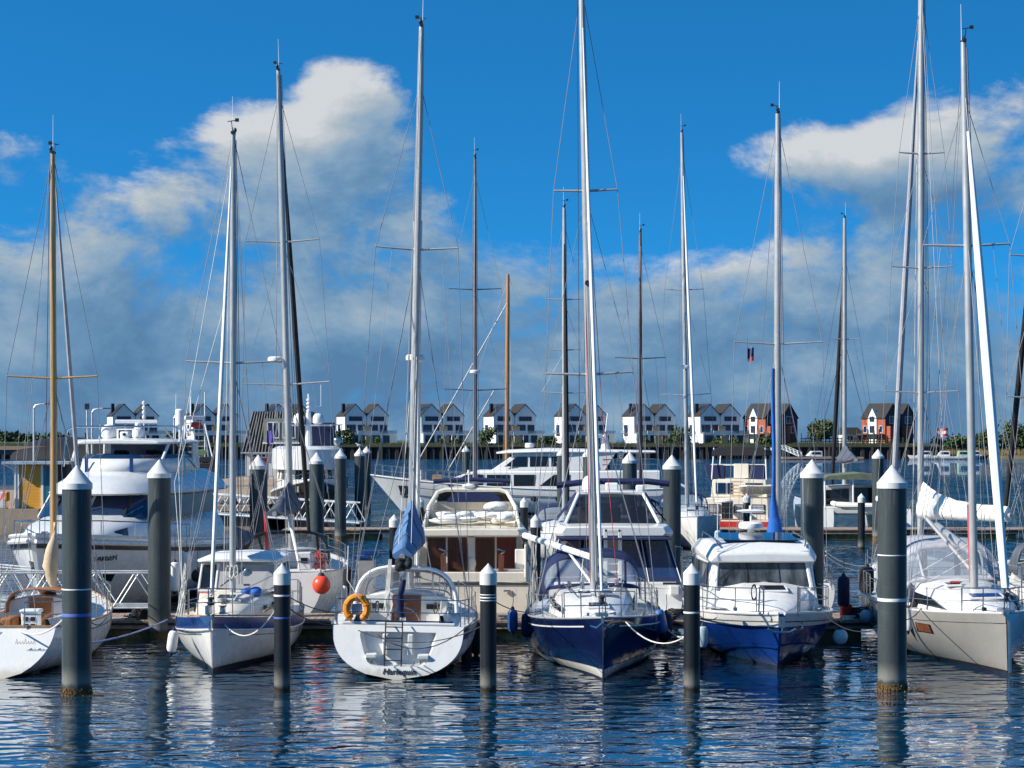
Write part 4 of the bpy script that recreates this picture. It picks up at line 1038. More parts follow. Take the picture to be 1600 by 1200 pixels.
    radar(r, (.62, 0, 7.75), .26); MB().tube([(.45, 0, 7.72), (.75, 0, 7.74)], .05, 6).build('radar_bracket', steel, r)
    MB().lathe((.58, 0, 10.75), [(.09, 0), (.12, .04), (.12, .72), (.08, .78)], 12).build('radar_reflector', whitepl, r)
    boom(r, (.3, 0, 3.0), (-3.3, .02, 2.78), .075, alu, bluecan, .80, .40, base=.3)
    b = MB(); rn = random.Random(12)
    for k in range(8): b.ell((-3.3 + rn.uniform(-.1, .1), rn.uniform(-.14, .14), 2.62 + rn.uniform(-.1, .1)), (.12, .11, .11), 7, 5)
    b.build('black_sail_bag', blackcan, r, smooth=60)
    for sd in (1, -1): MB().tube([(.4, sd * .05, 8.0), (-2.6, sd * .16, 2.9)], .008, 4).build('lazy_jack', whiterope, r)
    return r
boat_h()
hb = thing('horseshoe_buoy', 'orange horseshoe lifebuoy on the stern rail beside the cockpit', 'lifebuoy', (-2.74 - .98, 46.03, 1.62))
b = MB(); b.tube([(.25 * math.sin(a) * (1 if abs(a) < 2 else .98), 0, .27 * math.cos(a) * 1.02) for a in [R(-152 + 304 * i / 22) for i in range(23)]], [.075] + [.092] * 21 + [.075], 10)
b.build('foam_horseshoe', orangef, hb)
b = MB()
for a in (-70, 0, 70, -130, 130): b.tube([(.25 * math.sin(R(a)) + .1 * math.cos(2 * PI * i / 10) * math.sin(R(a)), .1 * math.sin(2 * PI * i / 10), .27 * math.cos(R(a)) + .1 * math.cos(2 * PI * i / 10) * math.cos(R(a))) for i in range(11)], .008, 4)
b.build('webbing_strap', M('orange_webbing', (.45, .12, .02), .8), hb)
MB().box((0, .05, -.02), (.24, .1, .26)).build('line_pouch', greycan, hb, smooth=0, bevel=.03)
# ---------------------------------------------------------------- navy sloop, bow-on
def boat_d():
    r = thing('sailing_boat', 'navy blue sloop bow-on with white boot stripe and navy sprayhood', 'sailing boat', (2.16, 49.9, 0), BOW, roll=R(1.2))
    h = Hull(9.8, 3.5, 1.12, 1.12, 1.48, sr=.86, rake=.25, km=4.2, kb=1.05, bowp=2.4, um=.4)
    h.shell(r, navy); h.band(r, 'boot_stripe', gel, lambda u: .05, lambda u: .20 + .05 * u); h.band(r, 'antifouling', antifoul, lambda u: -.3, lambda u: .05); h.deck(r, gel, camber=.08)
    h.band(r, 'cove_stripe', gel, lambda u: h.sheer(u) - .20, lambda u: h.sheer(u) - .165, .08, .93, transom=False)
    h.rail(r, alu, .026, .02, name='toe_rail')
    MB().tube([h.P(1, v, 1) * 1 + Vector((.012, -.03, 0)) for v in (.28, .5, .75, .97)], .018, 6).build('stem_fitting', steel, r)
    trunk(r, 'coachroof', gel, [(-1.3, 1.22, 1.05, 1.75), (.3, 1.12, 1.05, 1.72), (1.9, .9, 1.15, 1.58), (3.0, .55, 1.25, 1.40), (3.3, .3, 1.3, 1.36)], tumble=.74)
    for sd in (1, -1):
        for x, l in ((-.5, .7), (.6, .55), (1.6, .4)): MB().box((x, sd * (1.08 - .08 * max(0, x) ** 1.2), 1.45), (l, .06, .16), rz=-sd * .08).build('portlight', glass, r, smooth=0, bevel=.02)
        MB().tube([(-.6, sd * .78, 1.9), (.4, sd * .72, 1.9), (1.5, sd * .62, 1.82)], .02, 6).build('grab_rail', steel, r)
        MB().tube([(-.9, sd * 1.38, 1.18), (2.6, sd * 1.05, 1.32)], .03, 6).build('genoa_track', alu, r)
    hatch(r, (2.45, 0, 1.57), .55, .55, .1); hatch(r, (1.2, .25, 1.78), .42, .36, .08); hatch(r, (1.2, -.3, 1.78), .42, .36, .08)
    for y in (.55, -.6):
        b = MB()
        for k in range(4): b.tube([(.15 + .08 * k, y - .16, 1.86), (.15 + .08 * k, y + .16, 1.9)], .012, 5)
        b.build('mast_step_frame', blackp, r)
    for x, y in ((.2, .3), (.1, -.3), (-.3, .62), (-.3, -.62)): winch(r, (x, y, 1.82), .07)
    hood(r, [(-.65, 1.22, 1.7, 1.78), (-1.35, 1.28, 1.5, 2.62), (-2.3, 1.36, 1.3, 2.72), (-2.9, 1.4, 1.25, 2.45)], navycan, vinyl, wins=[(0, .12, .86, .06, .30), (0, .12, .86, .335, .655), (0, .12, .86, .69, .94)])
    MB().box((-2.6, 0, .9), (.05, 2.2, 1.0)).build('cockpit_bulkhead', gel, r, smooth=0)
    mast(r, .3, 1.75, 17.4, .105, alu, [(7.35, 1.13), (12.1, .83)], (1.6, 1.15), (4.75, 0, 1.55), (-4.8, 0, 1.2), furl=whitespar, furlr=.045, halyards=3, sprr=.034)
    MB().tube([(.35, -.02, 9.7), (.5, -.02, 9.72)], .06, 8).build('steaming_light', blackp, r)
    boom(r, (.15, -.03, 2.62), (-3.3, -1.75, 3.05), .085, whitespar)
    MB().tube([(.1, -.06, 1.95), (-1.2, -.62, 2.72)], .035, 6).build('boom_vang', whitespar, r)
    b = MB(); rn = random.Random(8)
    for k in range(6): b.tube([(-3.0 + rn.uniform(-.2, .2), -1.55 + rn.uniform(-.15, .15), 1.2), (-2.9 + rn.uniform(-.2, .2), -1.5 + rn.uniform(-.1, .1), 2.95)], .011, 5)
    b.build('mainsheet', whiterope, r)
    stanchions(r, h, (.14, .28, .42, .56, .70, .83), .62); pulpit(r, h, .84, .64); pushpit(r, h, .14, .64)
    b = MB(); b.tube([(4.95, -.02, 1.5), (4.5, -.02, 1.56)], .03, 6); b.tube([(4.95, -.02, 1.52), (5.02, -.02, 1.38), (4.98, -.16, 1.27), (4.95, -.3, 1.32)], .026, 6); b.tube([(5.02, -.02, 1.38), (4.98, .14, 1.27), (4.95, .26, 1.34)], .026, 6); b.build('anchor', steel, r)
    b = MB(); b.box((4.3, 0, 1.52), (.5, .3, .05)); b.box((4.72, .0, 1.55), (.24, .2, .1)); b.build('bow_roller', steel, r, smooth=0)
    for sd in (1, -1): MB().box((4.2, sd * .32, 1.52), (.2, .06, .07)).build('cleat', steel, r, smooth=0)
    coil(r, (3.9, .2, 1.5), .13, whiterope, 4, vert=False); coil(r, (1.5, .05, 2.0), .14, darkwire)
    b = MB(); b.tube([(.35, -.1, 2.0), (.4, -.09, 5), (.3, -.05, 11)], .008, 4); b.tube([(.2, .62, 1.8), (.28, .3, 6.5), (.2, .07, 12)], .008, 4); b.build('red_halyard', redrope, r)
    return r
boat_d()
# ---------------------------------------------------------------- royal blue motor boat, bow-on
def boat_e():
    r = thing('motor_boat', 'royal blue motor boat with white cabin and wide windscreen, bow-on', 'motor boat', (6.58, 51.0, 0), BOW)
    h = Hull(8.3, 3.5, 1.1, 1.18, 1.42, sr=.93, rake=.95, km=3.2, kb=1.0, bowp=2.9, um=.5, depth=.45, bowr=.05)
    h.shell(r, royal); h.band(r, 'chine_spray_rail', royal, lambda u: .10 + .42 * smoothstep(.4, 1, u), lambda u: .16 + .42 * smoothstep(.4, 1, u), off=.05)
    h.boot(r, antifoul, -.3, .02, 'antifouling'); h.deck(r, gel, camber=.05)
    h.band(r, 'gunwale', gel, lambda u: h.sheer(u) - .20 - .14 * smoothstep(.3, 1, u), lambda u: h.sheer(u) + .0, off=.03); h.rail(r, rubber, .016, -.2, off=.04); h.rail(r, gel, .04, .0, off=.02, name='gunwale_edge')
    # foredeck trunk
    trunk(r, 'foredeck_trunk', gel, [(.6, 1.3, 1.2, 1.86), (1.7, 1.05, 1.25, 1.70), (2.9, .55, 1.32, 1.50), (3.2, .3, 1.36, 1.44)], tumble=.85)
    hatch(r, (1.6, .12, 1.83), .55, .75, .16)
    for sd in (1, -1): MB().panel([(.2, sd * 1.62, 1.27), (2.0, sd * 1.28, 1.36), (1.9, sd * 1.06, 1.36), (.2, sd * 1.36, 1.27)][::sd], .012).build('non_slip_deck', greycan, r, smooth=0)
    # cabin
    c = prof_loft(r, 'cabin', gel, [(-3.0, [(1.55, 1.1), (1.5, 2.45), (1.46, 2.5), (0, 2.52)]), (.35, [(1.46, 1.15), (1.40, 2.45), (1.36, 2.5), (0, 2.52)]), (.75, [(1.42, 1.2, 1.05), (1.30, 2.45, .42), (1.26, 2.5, .38), (0, 2.52, .40)])], .03)
    def fx(z): return 1.05 - (z - 1.2) * .504
    ws = MB().panel([(fx(1.84) + .015, -1.22, 1.84), (fx(1.84) + .015, 1.22, 1.84), (fx(2.44) + .015, 1.14, 2.44), (fx(2.44) + .015, -1.14, 2.44)], .02).build('windscreen', cabglass, c, smooth=0)
    b = MB()
    for y in (-.40, .42): b.tube([(fx(1.84) + .04, y * 1.05, 1.84), (fx(2.44) + .04, y, 2.44)], .018, 6)
    b.build('windscreen_divider', blackp, ws)
    for y in (-1.26, 1.26): MB().tube([(fx(1.76) + .02, y, 1.76), (fx(2.48) + .02, y * .93, 2.48)], .055, 6).build('windscreen_pillar', gel, c)
    for sd in (1, -1):
        MB().panel([(.62, sd * 1.42, 1.80), (-.9, sd * 1.50, 1.72), (-.9, sd * 1.475, 2.42), (.34, sd * 1.38, 2.42)][::sd], .03).build('side_window', cabglass, c, smooth=0)
        MB().panel([(-1.05, sd * 1.51, 1.72), (-2.7, sd * 1.545, 1.72), (-2.7, sd * 1.515, 2.42), (-1.05, sd * 1.48, 2.42)][::sd], .03).build('side_window', cabglass, c, smooth=0)
        b = MB(); b.tube([(fx(1.88) + .06, sd * .7, 1.86), (fx(1.96) + .08, sd * .1, 1.96)], .02, 5); b.build('wiper', blackp, ws)
    ro = prof_loft(r, 'roof', gel, [(-3.3, [(1.50, 2.5), (1.52, 2.62), (1.3, 2.88), (0, 2.93)]), (-.6, [(1.50, 2.5), (1.54, 2.66), (1.32, 3.0), (0, 3.06)]), (.35, [(1.42, 2.46), (1.46, 2.6), (1.26, 2.9), (0, 2.95)]), (.66, [(1.36, 2.44), (1.38, 2.52), (1.2, 2.66), (0, 2.7)])], .04)
    MB().panel([(.28, -.98, 2.99), (.28, .98, 2.99), (-1.5, 1.0, 3.10), (-1.5, -1.0, 3.10)], .03).build('sunroof', bglass, ro, smooth=0)
    b = MB()
    for sd in (1, -1): b.tube([(.5, sd * 1.12, 2.86), (.2, sd * 1.2, 3.03), (-2.6, sd * 1.26, 3.1), (-2.9, sd * 1.26, 2.95)], .02, 6)
    b.tube([(.56, -1.2, 2.73), (.56, 1.2, 2.73)], .014, 5); b.build('roof_rail', steel, ro)
    MB().tube([(-.2, -1.1, 2.95), (-.2, -1.1, 4.6)], [.014, .008], 5).build('antenna', whitepl, ro); MB().tube([(-.6, 1.25, 2.95), (-.7, 1.25, 4.9)], [.014, .008], 5).build('antenna', whitepl, ro)
    b = MB(); b.tube([(-1.9, .0, 3.0), (-1.9, 0, 3.2)], [.14, .08], 8); b.build('radar_foot', gel, ro); radar(ro, (-1.9, 0, 3.2), .34, h=.2)
    b = MB(); b.tube([(-1.9, 0, 3.4), (-1.9, 0, 3.75)], .025, 6); b.ell((-1.9, 0, 3.7), (.09, .42, .05), 10, 6); b.lathe((-1.9, 0, 3.75), [(.05, 0), (.05, .1)], 8); b.build('navigation_light_mast', whitepl, ro)
    # rails
    b = MB()
    for sd in (1, -1):
        for z in (.62, .32): b.tube([h.at(u, .08, z - (.25 if u < .3 else 0), sd) for u in (.28, .36, .5, .64, .76, .86, .93)] + [Vector((4.0, sd * .42, 1.42 + z))], .014, 6)
        for u in (.36, .5, .64, .76, .86, .93): b.tube([h.at(u, .08, 0, sd), h.at(u, .08, .62, sd)], .013, 6)
        b.tube([(4.0, sd * .42, 2.04), (4.0, sd * .42, 1.42), (3.95, sd * .46, 1.36)], .02, 6); b.tube([(3.7, sd * .50, 1.4), (3.75, sd * .48, 2.04), (4.0, sd * .42, 2.06)], .02, 6)
    b.build('guard_rail', steel, r)
    b = MB(); b.box((4.12, 0, 1.22), (.1, .16, .26)); b.tube([(4.2, 0, 1.3), (4.2, 0, 1.0)], .025, 6); b.tube([(4.2, -.34, 1.06), (4.2, -.2, .98), (4.2, 0, .97), (4.2, .2, .98), (4.2, .34, 1.06)], .03, 6); b.build('anchor', steel, r)
    for y in (-.8, .72): MB().lathe((0, 0, 0), [(.08, 0), (.07, .02), (.03, .025)], 12).build('bow_light', steel, r).matrix_local = Matrix.Translation(h.P(.93 - .03 * (y < 0), .86, 1 if y > 0 else -1, .02)) @ Matrix.Rotation(R(75), 4, 'Y')
    coil(r, (2.75, -.5, 1.95), .12, darkwire)
    MB().box((3.0, 1.0, 1.44), (.26, .08, .08)).build('cleat', steel, r, smooth=0); MB().box((3.0, -1.0, 1.44), (.26, .08, .08)).build('cleat', steel, r, smooth=0)
    MB().ell((.2, -.75, 1.95), (.12, .1, .25), 10, 8).build('helm_seat', greycan, r)
    return r
boat_e()
# ---------------------------------------------------------------- warm grey sloop, right
def boat_f():
    r = thing('sailing_boat', 'warm grey modern sloop with plumb bow and white furled headsail', 'sailing boat', (11.9, 50.75, 0), BOW, roll=R(1.0))
    h = Hull(9.6, 3.75, 1.25, 1.25, 1.50, sr=.95, rake=.06, km=3.4, kb=1.0, bowp=2.5, um=.35, bowr=.05)
    h.shell(r, greygel); h.boot(r, antifoul, -.3, .05); h.deck(r, gel, camber=.08)
    h.band(r, 'boot_stripe', blackp, lambda u: .08, lambda u: .13)
    h.band(r, 'sheer_chamfer', greygel, lambda u: h.sheer(u) - .22, lambda u: h.sheer(u) + 0, off=.022, u0=.1)
    h.rail(r, gel, .03, .02, name='toe_rail')
    MB().tube([Vector((4.83, 0, z)) for z in (.1, .6, 1.2, 1.45)], [.05, .055, .06, .06], 8).build('stem_guard', steel, r)
    for sd in (1, -1):
        a = [h.P(u, h.vz(u, z), sd, .012) for u, z in ((.66, .78), (.735, .78), (.735, 1.02), (.66, 1.02))]
        o = MB().panel(a[::sd], .012).build('hull_window_frame', steel, r, smooth=0)
        c_ = sum(a, Vector()) / 4
        MB().panel([c_ + (p - c_) * .8 + Vector((0, sd * .013, 0)) for p in a][::sd], .012).build('hull_window', mahog, o, smooth=0)
        a = [h.P(u, h.vz(u, z), sd, .012) for u, z in ((.36, .72), (.47, .74), (.47, .96), (.36, .98))]; MB().panel(a[::sd], .014).build('hull_window', glass, r, smooth=0)
    trunk(r, 'coachroof', gel, [(-1.4, 1.40, 1.2, 1.88), (.6, 1.28, 1.2, 1.84), (2.4, .95, 1.3, 1.66), (3.7, .45, 1.4, 1.50), (4.0, .2, 1.42, 1.46)], tumble=.70)
    for sd in (1, -1): MB().panel([(2.3, sd * .93, 1.42), (-.9, sd * 1.32, 1.36), (-.9, sd * 1.24, 1.68), (1.2, sd * 1.06, 1.62)][::sd], .05).build('cabin_window', glass, r, smooth=0)
    hatch(r, (2.6, 0, 1.74), .5, .9, .12, bandblue); hatch(r, (1.0, -.45, 1.92), .4, .4, .05)
    for y in (.5, -.5): winch(r, (-.9, y, 1.95), .075)
    hood(r, [(-.5, 1.30, 1.78, 1.92), (-1.25, 1.36, 1.6, 2.85), (-2.4, 1.45, 1.5, 3.0), (-4.0, 1.5, 1.45, 2.95)], greycan, vinyl, wins=[(0, .1, .90, .05, .30), (0, .1, .9, .33, .64), (0, .1, .9, .67, .94), (1, .1, .9, .02, .2), (1, .1, .9, .8, .98), (2, .1, .9, .02, .2), (2, .1, .9, .8, .98)])
    for y in (.35, -.55): MB().box((-1.9, y, 2.1), (.1, .14, 1.1)).build('hood_support', navycan, r, smooth=0)
    m = mast(r, 1.45, 1.8, 15.9, .105, alu, [(10.65, 1.12)], (1.7, 1.3), (4.7, 0, 1.6), (-4.7, 0, 1.3), frac=.9, furl=whitespar, furlr=.12, halyards=3, split=1.3, sprr=.034)
    MB().tube([(1.35, -.05, 2.0), (1.3, -.07, 4.0)], .05, 6).build('coiled_red_halyard', redrope, m)
    boom(r, (1.3, 0, 2.75), (-3.2, .1, 3.25), .10, alu)
    MB().tube([(1.3, -.02, 2.3), (-1.0, -.7, 3.6)], .055, 6).build('boom_vang', alu, r)
    b = MB(); b.tube([(1.25, -.05, 3.0), (-.9, -1.2, 1.95)], .008, 4); b.tube([(1.25, .05, 3.1), (-.9, 1.25, 1.95)], .008, 4); b.tube([(1.2, -.05, 2.6), (.2, -1.0, 1.9)], .008, 4); b.build('control_lines', whiterope, r)
    MB().tube([(-3.0, -1.35, 1.3), (-3.0, -1.35, 3.95)], .045, 8).build('radar_post', whitepl, r); radar(r, (-3.0, -1.35, 3.95), .30)
    stanchions(r, h, (.14, .28, .42, .56, .72, .86), .62); pulpit(r, h, .86, .62, x1=4.95)
    pushpit(r, h, .14, .66)
    b = MB(); b.box((4.6, 0, 1.56), (.6, .28, .07)); b.tube([(5.0, 0, 1.52), (4.4, 0, 1.6)], .03, 6); b.panel([(5.05, -.2, 1.52), (5.12, 0, 1.28), (5.05, .2, 1.52)], .03); b.build('anchor', steel, r)
    MB().box((4.1, .4, 1.56), (.22, .07, .08)).build('cleat', blackp, r, smooth=0); MB().box((4.1, -.4, 1.56), (.22, .07, .08)).build('cleat', blackp, r, smooth=0)
    coil(r, (.9, -.35, 1.96), .14, redrope, 3, vert=False)
    return r
boat_f()
# ================================================================== SECOND ROW
# ---------------------------------------------------------------- cream flybridge cruiser, stern-on
def cruiser_t():
    r = thing('motor_cruiser', 'cream flybridge cruiser stern-on with mahogany saloon doors', 'motor boat', (-1.25, 63.2, 0), STERN)
    h = Hull(11, 3.75, 1.36, 1.45, 1.9, sr=.95, rake=1.0, km=4.5, kb=1.2, um=.5, bowp=2.5)
    h.shell(r, cream); h.boot(r, antifoul, -.3, .1); h.deck(r, cream); h.rail(r, rubber, .035, -.03, off=.01)
    MB().box((-5.5, 0, 1.33), (.06, 3.5, .05)).build('transom_rub_rail', rubber, r, smooth=0)
    MB().box((-5.42, 0, 1.52), (.12, 3.4, .32)).build('aft_bulwark', cream, r, smooth=0, bevel=.03)
    MB().box((-5.95, 0, .42), (.8, 3.3, .08)).build('swim_platform', teak, r, smooth=0, bevel=.02)
    MB().tube([(-5.53, -1.2, 1.12), (-5.56, -1.0, 1.12)], .03, 6).build('stern_cleat', steel, r); MB().box((-5.53, -.45, 1.18), (.05, .12, .1)).build('deck_shower', blackp, r, smooth=0)
    c = prof_loft(r, 'saloon', cream, [(-4.0, [(1.72, 1.3), (1.55, 2.6), (1.5, 2.7), (0, 2.75)]), (1.0, [(1.6, 1.4), (1.45, 2.6), (1.4, 2.7), (0, 2.75)]), (1.9, [(1.4, 1.6, 2.4), (1.2, 2.6, 1.3), (1.15, 2.7, 1.2), (0, 2.75, 1.2)])], .04)
    for sd in (1, -1):
        MB().panel([(-3.6, sd * 1.67, 1.75), (-.2, sd * 1.6, 1.8), (-.2, sd * 1.53, 2.45), (-3.4, sd * 1.6, 2.42)][::sd], .03).build('side_window', glass, c, smooth=0)
        MB().box((-4.75, sd * 1.66, 2.0), (1.5, .07, 1.0)).build('side_wing', cream, r, smooth=0, bevel=.03)
    # doors: frame with four leaves
    for k, (a, b_, m) in enumerate(((1.36, .78, mahog), (.74, .12, mahog), (-.12, -.72, mahog), (-.78, -1.38, redbrown))):
        d_ = MB().box((-4.03, (a + b_) / 2, 2.03), (.05, abs(a - b_), 1.28)).build('saloon_door', m, r, smooth=0)
        MB().box((-4.065, (a + b_) / 2, 2.03), (.02, abs(a - b_) - .08, 1.16)).build('door_glass', thinglass, d_, smooth=0)
    b = MB(); b.box((-4.07, 0, 2.03), (.1, .22, 1.34)); b.box((-4.07, 0, 1.38), (.1, 2.9, .06)); b.box((-4.07, 0, 2.69), (.1, 2.9, .06))
    for y in (1.4, .76, -.75, -1.42): b.box((-4.07, y, 2.03), (.08, .045, 1.3))
    b.build('door_frame', gel, r, smooth=0)
    MB().ell((-4.16, -.02, 1.86), (.06, .13, .2), 10, 8).build('lifejacket', whitecan, r)
    for y in (.82, -.92):
        MB().box((-5.3, y, 1.9), (.08, .16, .62)).build('davit_post', mahog, r, smooth=0); MB().tube([(-5.3, y, 2.2), (-5.4, y - .1, 2.3), (-5.4, y + .12, 2.38)], .035, 6).build('davit_winch', steel, r)
    MB().box((-4.9, -1.5, 1.95), (.5, .32, .8)).build('deck_locker', gel, r, smooth=0, bevel=.03); MB().box((-5.15, -1.1, 1.7), (.3, .9, .1)).build('locker_seat', blind, r, smooth=0, bevel=.02)
    # flybridge
    prof_loft(r, 'flybridge_deck', cream, [(-5.2, [(1.45, 2.74), (1.5, 2.84), (1.4, 2.95), (0, 2.97)]), (-4.8, [(1.72, 2.72), (1.75, 2.84), (1.65, 2.96), (0, 2.98)]), (1.0, [(1.55, 2.74), (1.58, 2.86), (1.5, 2.96), (0, 2.98)]), (1.6, [(1.2, 2.76), (1.2, 2.86), (1.1, 2.94), (0, 2.96)])], .03)
    co_ = MB()
    for sd in (1, -1): co_.panel([(-4.0, sd * 1.52, 2.95), (.8, sd * 1.40, 2.95), (.8, sd * 1.30, 3.62), (-2.6, sd * 1.40, 3.5), (-4.0, sd * 1.50, 3.1)][::sd], .08)
    co_.panel([(.85, -1.4, 2.95), (.85, 1.4, 2.95), (.7, 1.3, 3.62), (.7, -1.3, 3.62)], .08); co_.build('flybridge_coaming', cream, r, smooth=0, bevel=.02)
    MB().panel([(.7, -1.25, 3.6), (.7, 1.25, 3.6), (.4, 1.15, 3.95), (.4, -1.15, 3.95)], .02).build('flybridge_windscreen', smoke, r, smooth=0)
    MB().prism([(.1, .9 * math.cos(PI * i / 12), 3.6 + .42 * math.sin(PI * i / 12)) for i in range(13)], (.1, 0, 0)).build('console_cover', navycan, r)
    b = MB(); rn = random.Random(3)
    for k in range(22): b.ell((-2.4 + rn.uniform(-1.4, 1.0), rn.uniform(-1.15, 1.15), 3.12 + rn.uniform(0, .16)), (rn.uniform(.2, .4), rn.uniform(.15, .5), rn.uniform(.07, .16)), 11, 7, fn=lambda p: p * (1 + .16 * math.sin(17 * p.x + 3 * p.y) * math.cos(13 * p.y)))
    b.build('covered_cushions', whitecan, r, smooth=60)
    MB().ell((-1.6, -.75, 3.5), (.25, .42, .18), 12, 7).build('helm_seat', whitecan, r)
    b = MB(); n = 7
    for k in range(n): b.tube([(-4.95, -1.35 + 2.7 * k / (n - 1), 2.96), (-4.95, -1.35 + 2.7 * k / (n - 1), 3.52)], .012, 5)
    for z in (3.25, 3.52): b.tube([(-3.6, 1.5, z), (-4.95, 1.38, z), (-4.95, -1.38, z), (-3.6, -1.5, z)], .012, 5)
    b.build('aft_rail', steel, r)
    b = MB(); b.tube([(-3.6, 1.45, 2.96), (-3.0, 1.36, 3.55), (-2.6, 1.1, 4.0), (-2.55, .85, 4.08), (-2.55, -.85, 4.08), (-2.6, -1.1, 4.0), (-3.0, -1.36, 3.55), (-3.6, -1.45, 2.96)], .065, 8); b.build('radar_arch', cream, r)
    b = MB(); b.tube([(-2.4, 1.28, 3.4), (-2.3, 1.24, 4.3), (-2.3, -1.24, 4.3), (-2.4, -1.28, 3.4)], .018, 6); b.tube([(-1.0, 1.28, 3.5), (-1.2, 1.24, 4.3), (-1.2, -1.24, 4.3), (-1.0, -1.28, 3.5)], .018, 6); b.build('bimini_frame', steel, r)
    b = MB(); b.tube([(-2.3, 1.24, 4.34), (-2.3, 0, 4.4), (-2.3, -1.24, 4.34)], .07, 8); b.build('rolled_bimini', navycan, r)
    b = MB(); b.tube([(-2.55, .12, 4.08), (-2.55, .12, 4.6)], .02, 6); b.ell((-2.55, .12, 4.2), (.12, .22, .08), 10, 6); b.lathe((-2.55, .12, 4.6), [(.04, 0), (.04, .1)], 8); b.build('navigation_light_mast', whitepl, r)
    MB().tube([(-2.6, -1.2, 3.9), (-2.7, -1.3, 5.9)], [.012, .006], 5).build('antenna', whitepl, r)
    stanchions(r, h, (.5, .62, .74, .85, .94), .7); pulpit(r, h, .85, .7)
    return r
cruiser_t()
# ---------------------------------------------------------------- flybridge cruiser with navy canvas, stern-on
def cruiser_u():
    r = thing('motor_cruiser', 'white flybridge cruiser stern-on with navy canvas enclosure and smoked upper windscreen', 'motor boat', (3.12, 63.3, 0), STERN)
    h = Hull(11.4, 4.2, 1.2, 1.5, 1.9, sr=.95, rake=1.1, km=3.6, kb=1.2, um=.5, bowp=2.5, tr=.2)
    h.shell(r, gel); h.boot(r, navy, -.3, .12); h.deck(r, gel); h.rail(r, steel, .03, -.05, off=.01)
    MB().box((-6.1, 0, .48), (.9, 3.9, .1)).build('swim_platform', gel, r, smooth=0, bevel=.03)
    MB().box((-5.5, 0, 1.28), (.18, 3.7, .2)).build('aft_bulwark', gel, r, smooth=0, bevel=.04)
    text_obj(r, '~~~~', .1, greycan, (-5.79, -.9, .98), (R(86), 0, -PI / 2))
    # canvas enclosure: sloped panels, navy frames with clear windows
    zt, zb = 2.66, 1.34
    P_ = lambda y, t: Vector((-5.3 + 1.15 * t, y * (1 - .17 * t), zb + (zt - zb) * t))
    b = MB(); ys = [-2.0, -1.02, -.98, -.12, .22, 1.02, 1.06, 2.0]
    b.box((-4.75, 0, zt + .0), (1.2, 3.4, .05)); canv = b.build('canvas_roof', navycan, r, smooth=0)
    for k, (a, c_) in enumerate(((-1.98, -1.04), (-1.0, -.22), (.34, 1.02), (1.06, 1.98))):
        f_ = MB(); q = [P_(a, 0), P_(c_, 0), P_(c_, 1), P_(a, 1)]; cc = sum(q, Vector()) / 4
        inn = [cc + (p - cc) * .80 + Vector((0, 0, .03)) for p in q]
        f_.loft([q, inn], True, False); o = f_.build('canvas_panel', navycan, r, smooth=0); o.modifiers.new('t', 'SOLIDIFY').thickness = .02
        MB().add(inn, [(0, 1, 2, 3)]).build('canvas_window', navyvinyl, o, smooth=0)
    for sd in (1, -1):
        q = [Vector((-5.3, sd * 2.0, zb)), Vector((-3.2, sd * 2.0, zb + .2)), Vector((-3.2, sd * 1.72, zt)), Vector((-4.15, sd * 1.66, zt))]; cc = sum(q, Vector()) / 4
        inn = [cc + (p - cc) * .78 for p in q]; f_ = MB(); f_.loft([q, inn], True, False); o = f_.build('canvas_panel', navycan, r, smooth=0); o.modifiers.new('t', 'SOLIDIFY').thickness = .02
        MB().add(inn, [(0, 1, 2, 3)]).build('canvas_window', navyvinyl, o, smooth=0)
    b = MB()
    for y in (-2.0, -1.02, 1.04, 2.0): b.tube([P_(y, 0) + Vector((-.02, 0, 0)), P_(y, 1) + Vector((-.02, 0, 0))], .014, 5)
    b.build('canvas_zip', whitepl, canv)
    # inside: saloon bulkhead and table lamps string
    MB().box((-3.0, 0, 1.95), (.08, 3.4, 1.4)).build('saloon_bulkhead', glass, r, smooth=0)
    lamp = M('festoon_bulb', (.9, .85, .75), .3)
    for k in range(8): MB().ell((-4.05, -1.3 + .38 * k, 2.5 - .1 * math.sin(PI * ((k * .38) % 1.1) / 1.1)), (.035, .035, .04), 7, 5).build('festoon_bulb', lamp, r)
    # white door frame / ladder to the flybridge
    b = MB()
    for y in (.28, -.16): b.box((-5.0, y + .0, 2.15), (.10, .12, 1.6))
    for z in (1.42, 2.2, 2.9): b.box((-5.0, .06, z), (.10, .5, .1))
    b.build('stern_door_frame', gel, r, smooth=0, bevel=.015)
    for z in (1.65, 1.9): MB().box((-4.95, .06, z), (.12, .34, .05)).build('ladder_tread', gel, r, smooth=0)
    # saloon and flybridge
    prof_loft(r, 'saloon', gel, [(-3.1, [(1.9, 1.3), (1.7, 2.6), (1.65, 2.66), (0, 2.68)]), (1.2, [(1.75, 1.4), (1.5, 2.6), (1.45, 2.66), (0, 2.68)]), (2.6, [(1.4, 1.7, 3.4), (1.2, 2.5, 1.8), (1.1, 2.6, 1.6), (0, 2.64, 1.6)])], .04)
    prof_loft(r, 'flybridge_deck', gel, [(-4.7, [(1.5, 2.70), (1.62, 2.82), (1.5, 3.0), (0, 3.02)]), (-4.3, [(1.78, 2.68), (1.84, 2.82), (1.7, 3.04), (0, 3.06)]), (1.6, [(1.55, 2.7), (1.6, 2.84), (1.45, 3.1), (0, 3.12)]), (2.2, [(1.1, 2.72), (1.1, 2.82), (1.0, 2.92), (0, 2.95)])], .04)
    q = [(-3.6, 1.45, 3.05), (-3.6, -1.45, 3.05), (-2.7, -1.02, 3.95), (-2.7, 1.02, 3.95)]
    b = MB(); b.tube([q[0], q[3]], .06, 8); b.tube([q[1], q[2]], .06, 8); b.tube([q[3], (-2.68, 0, 4.0), q[2]], .06, 8); b.build('hardtop_frame', gel, r)
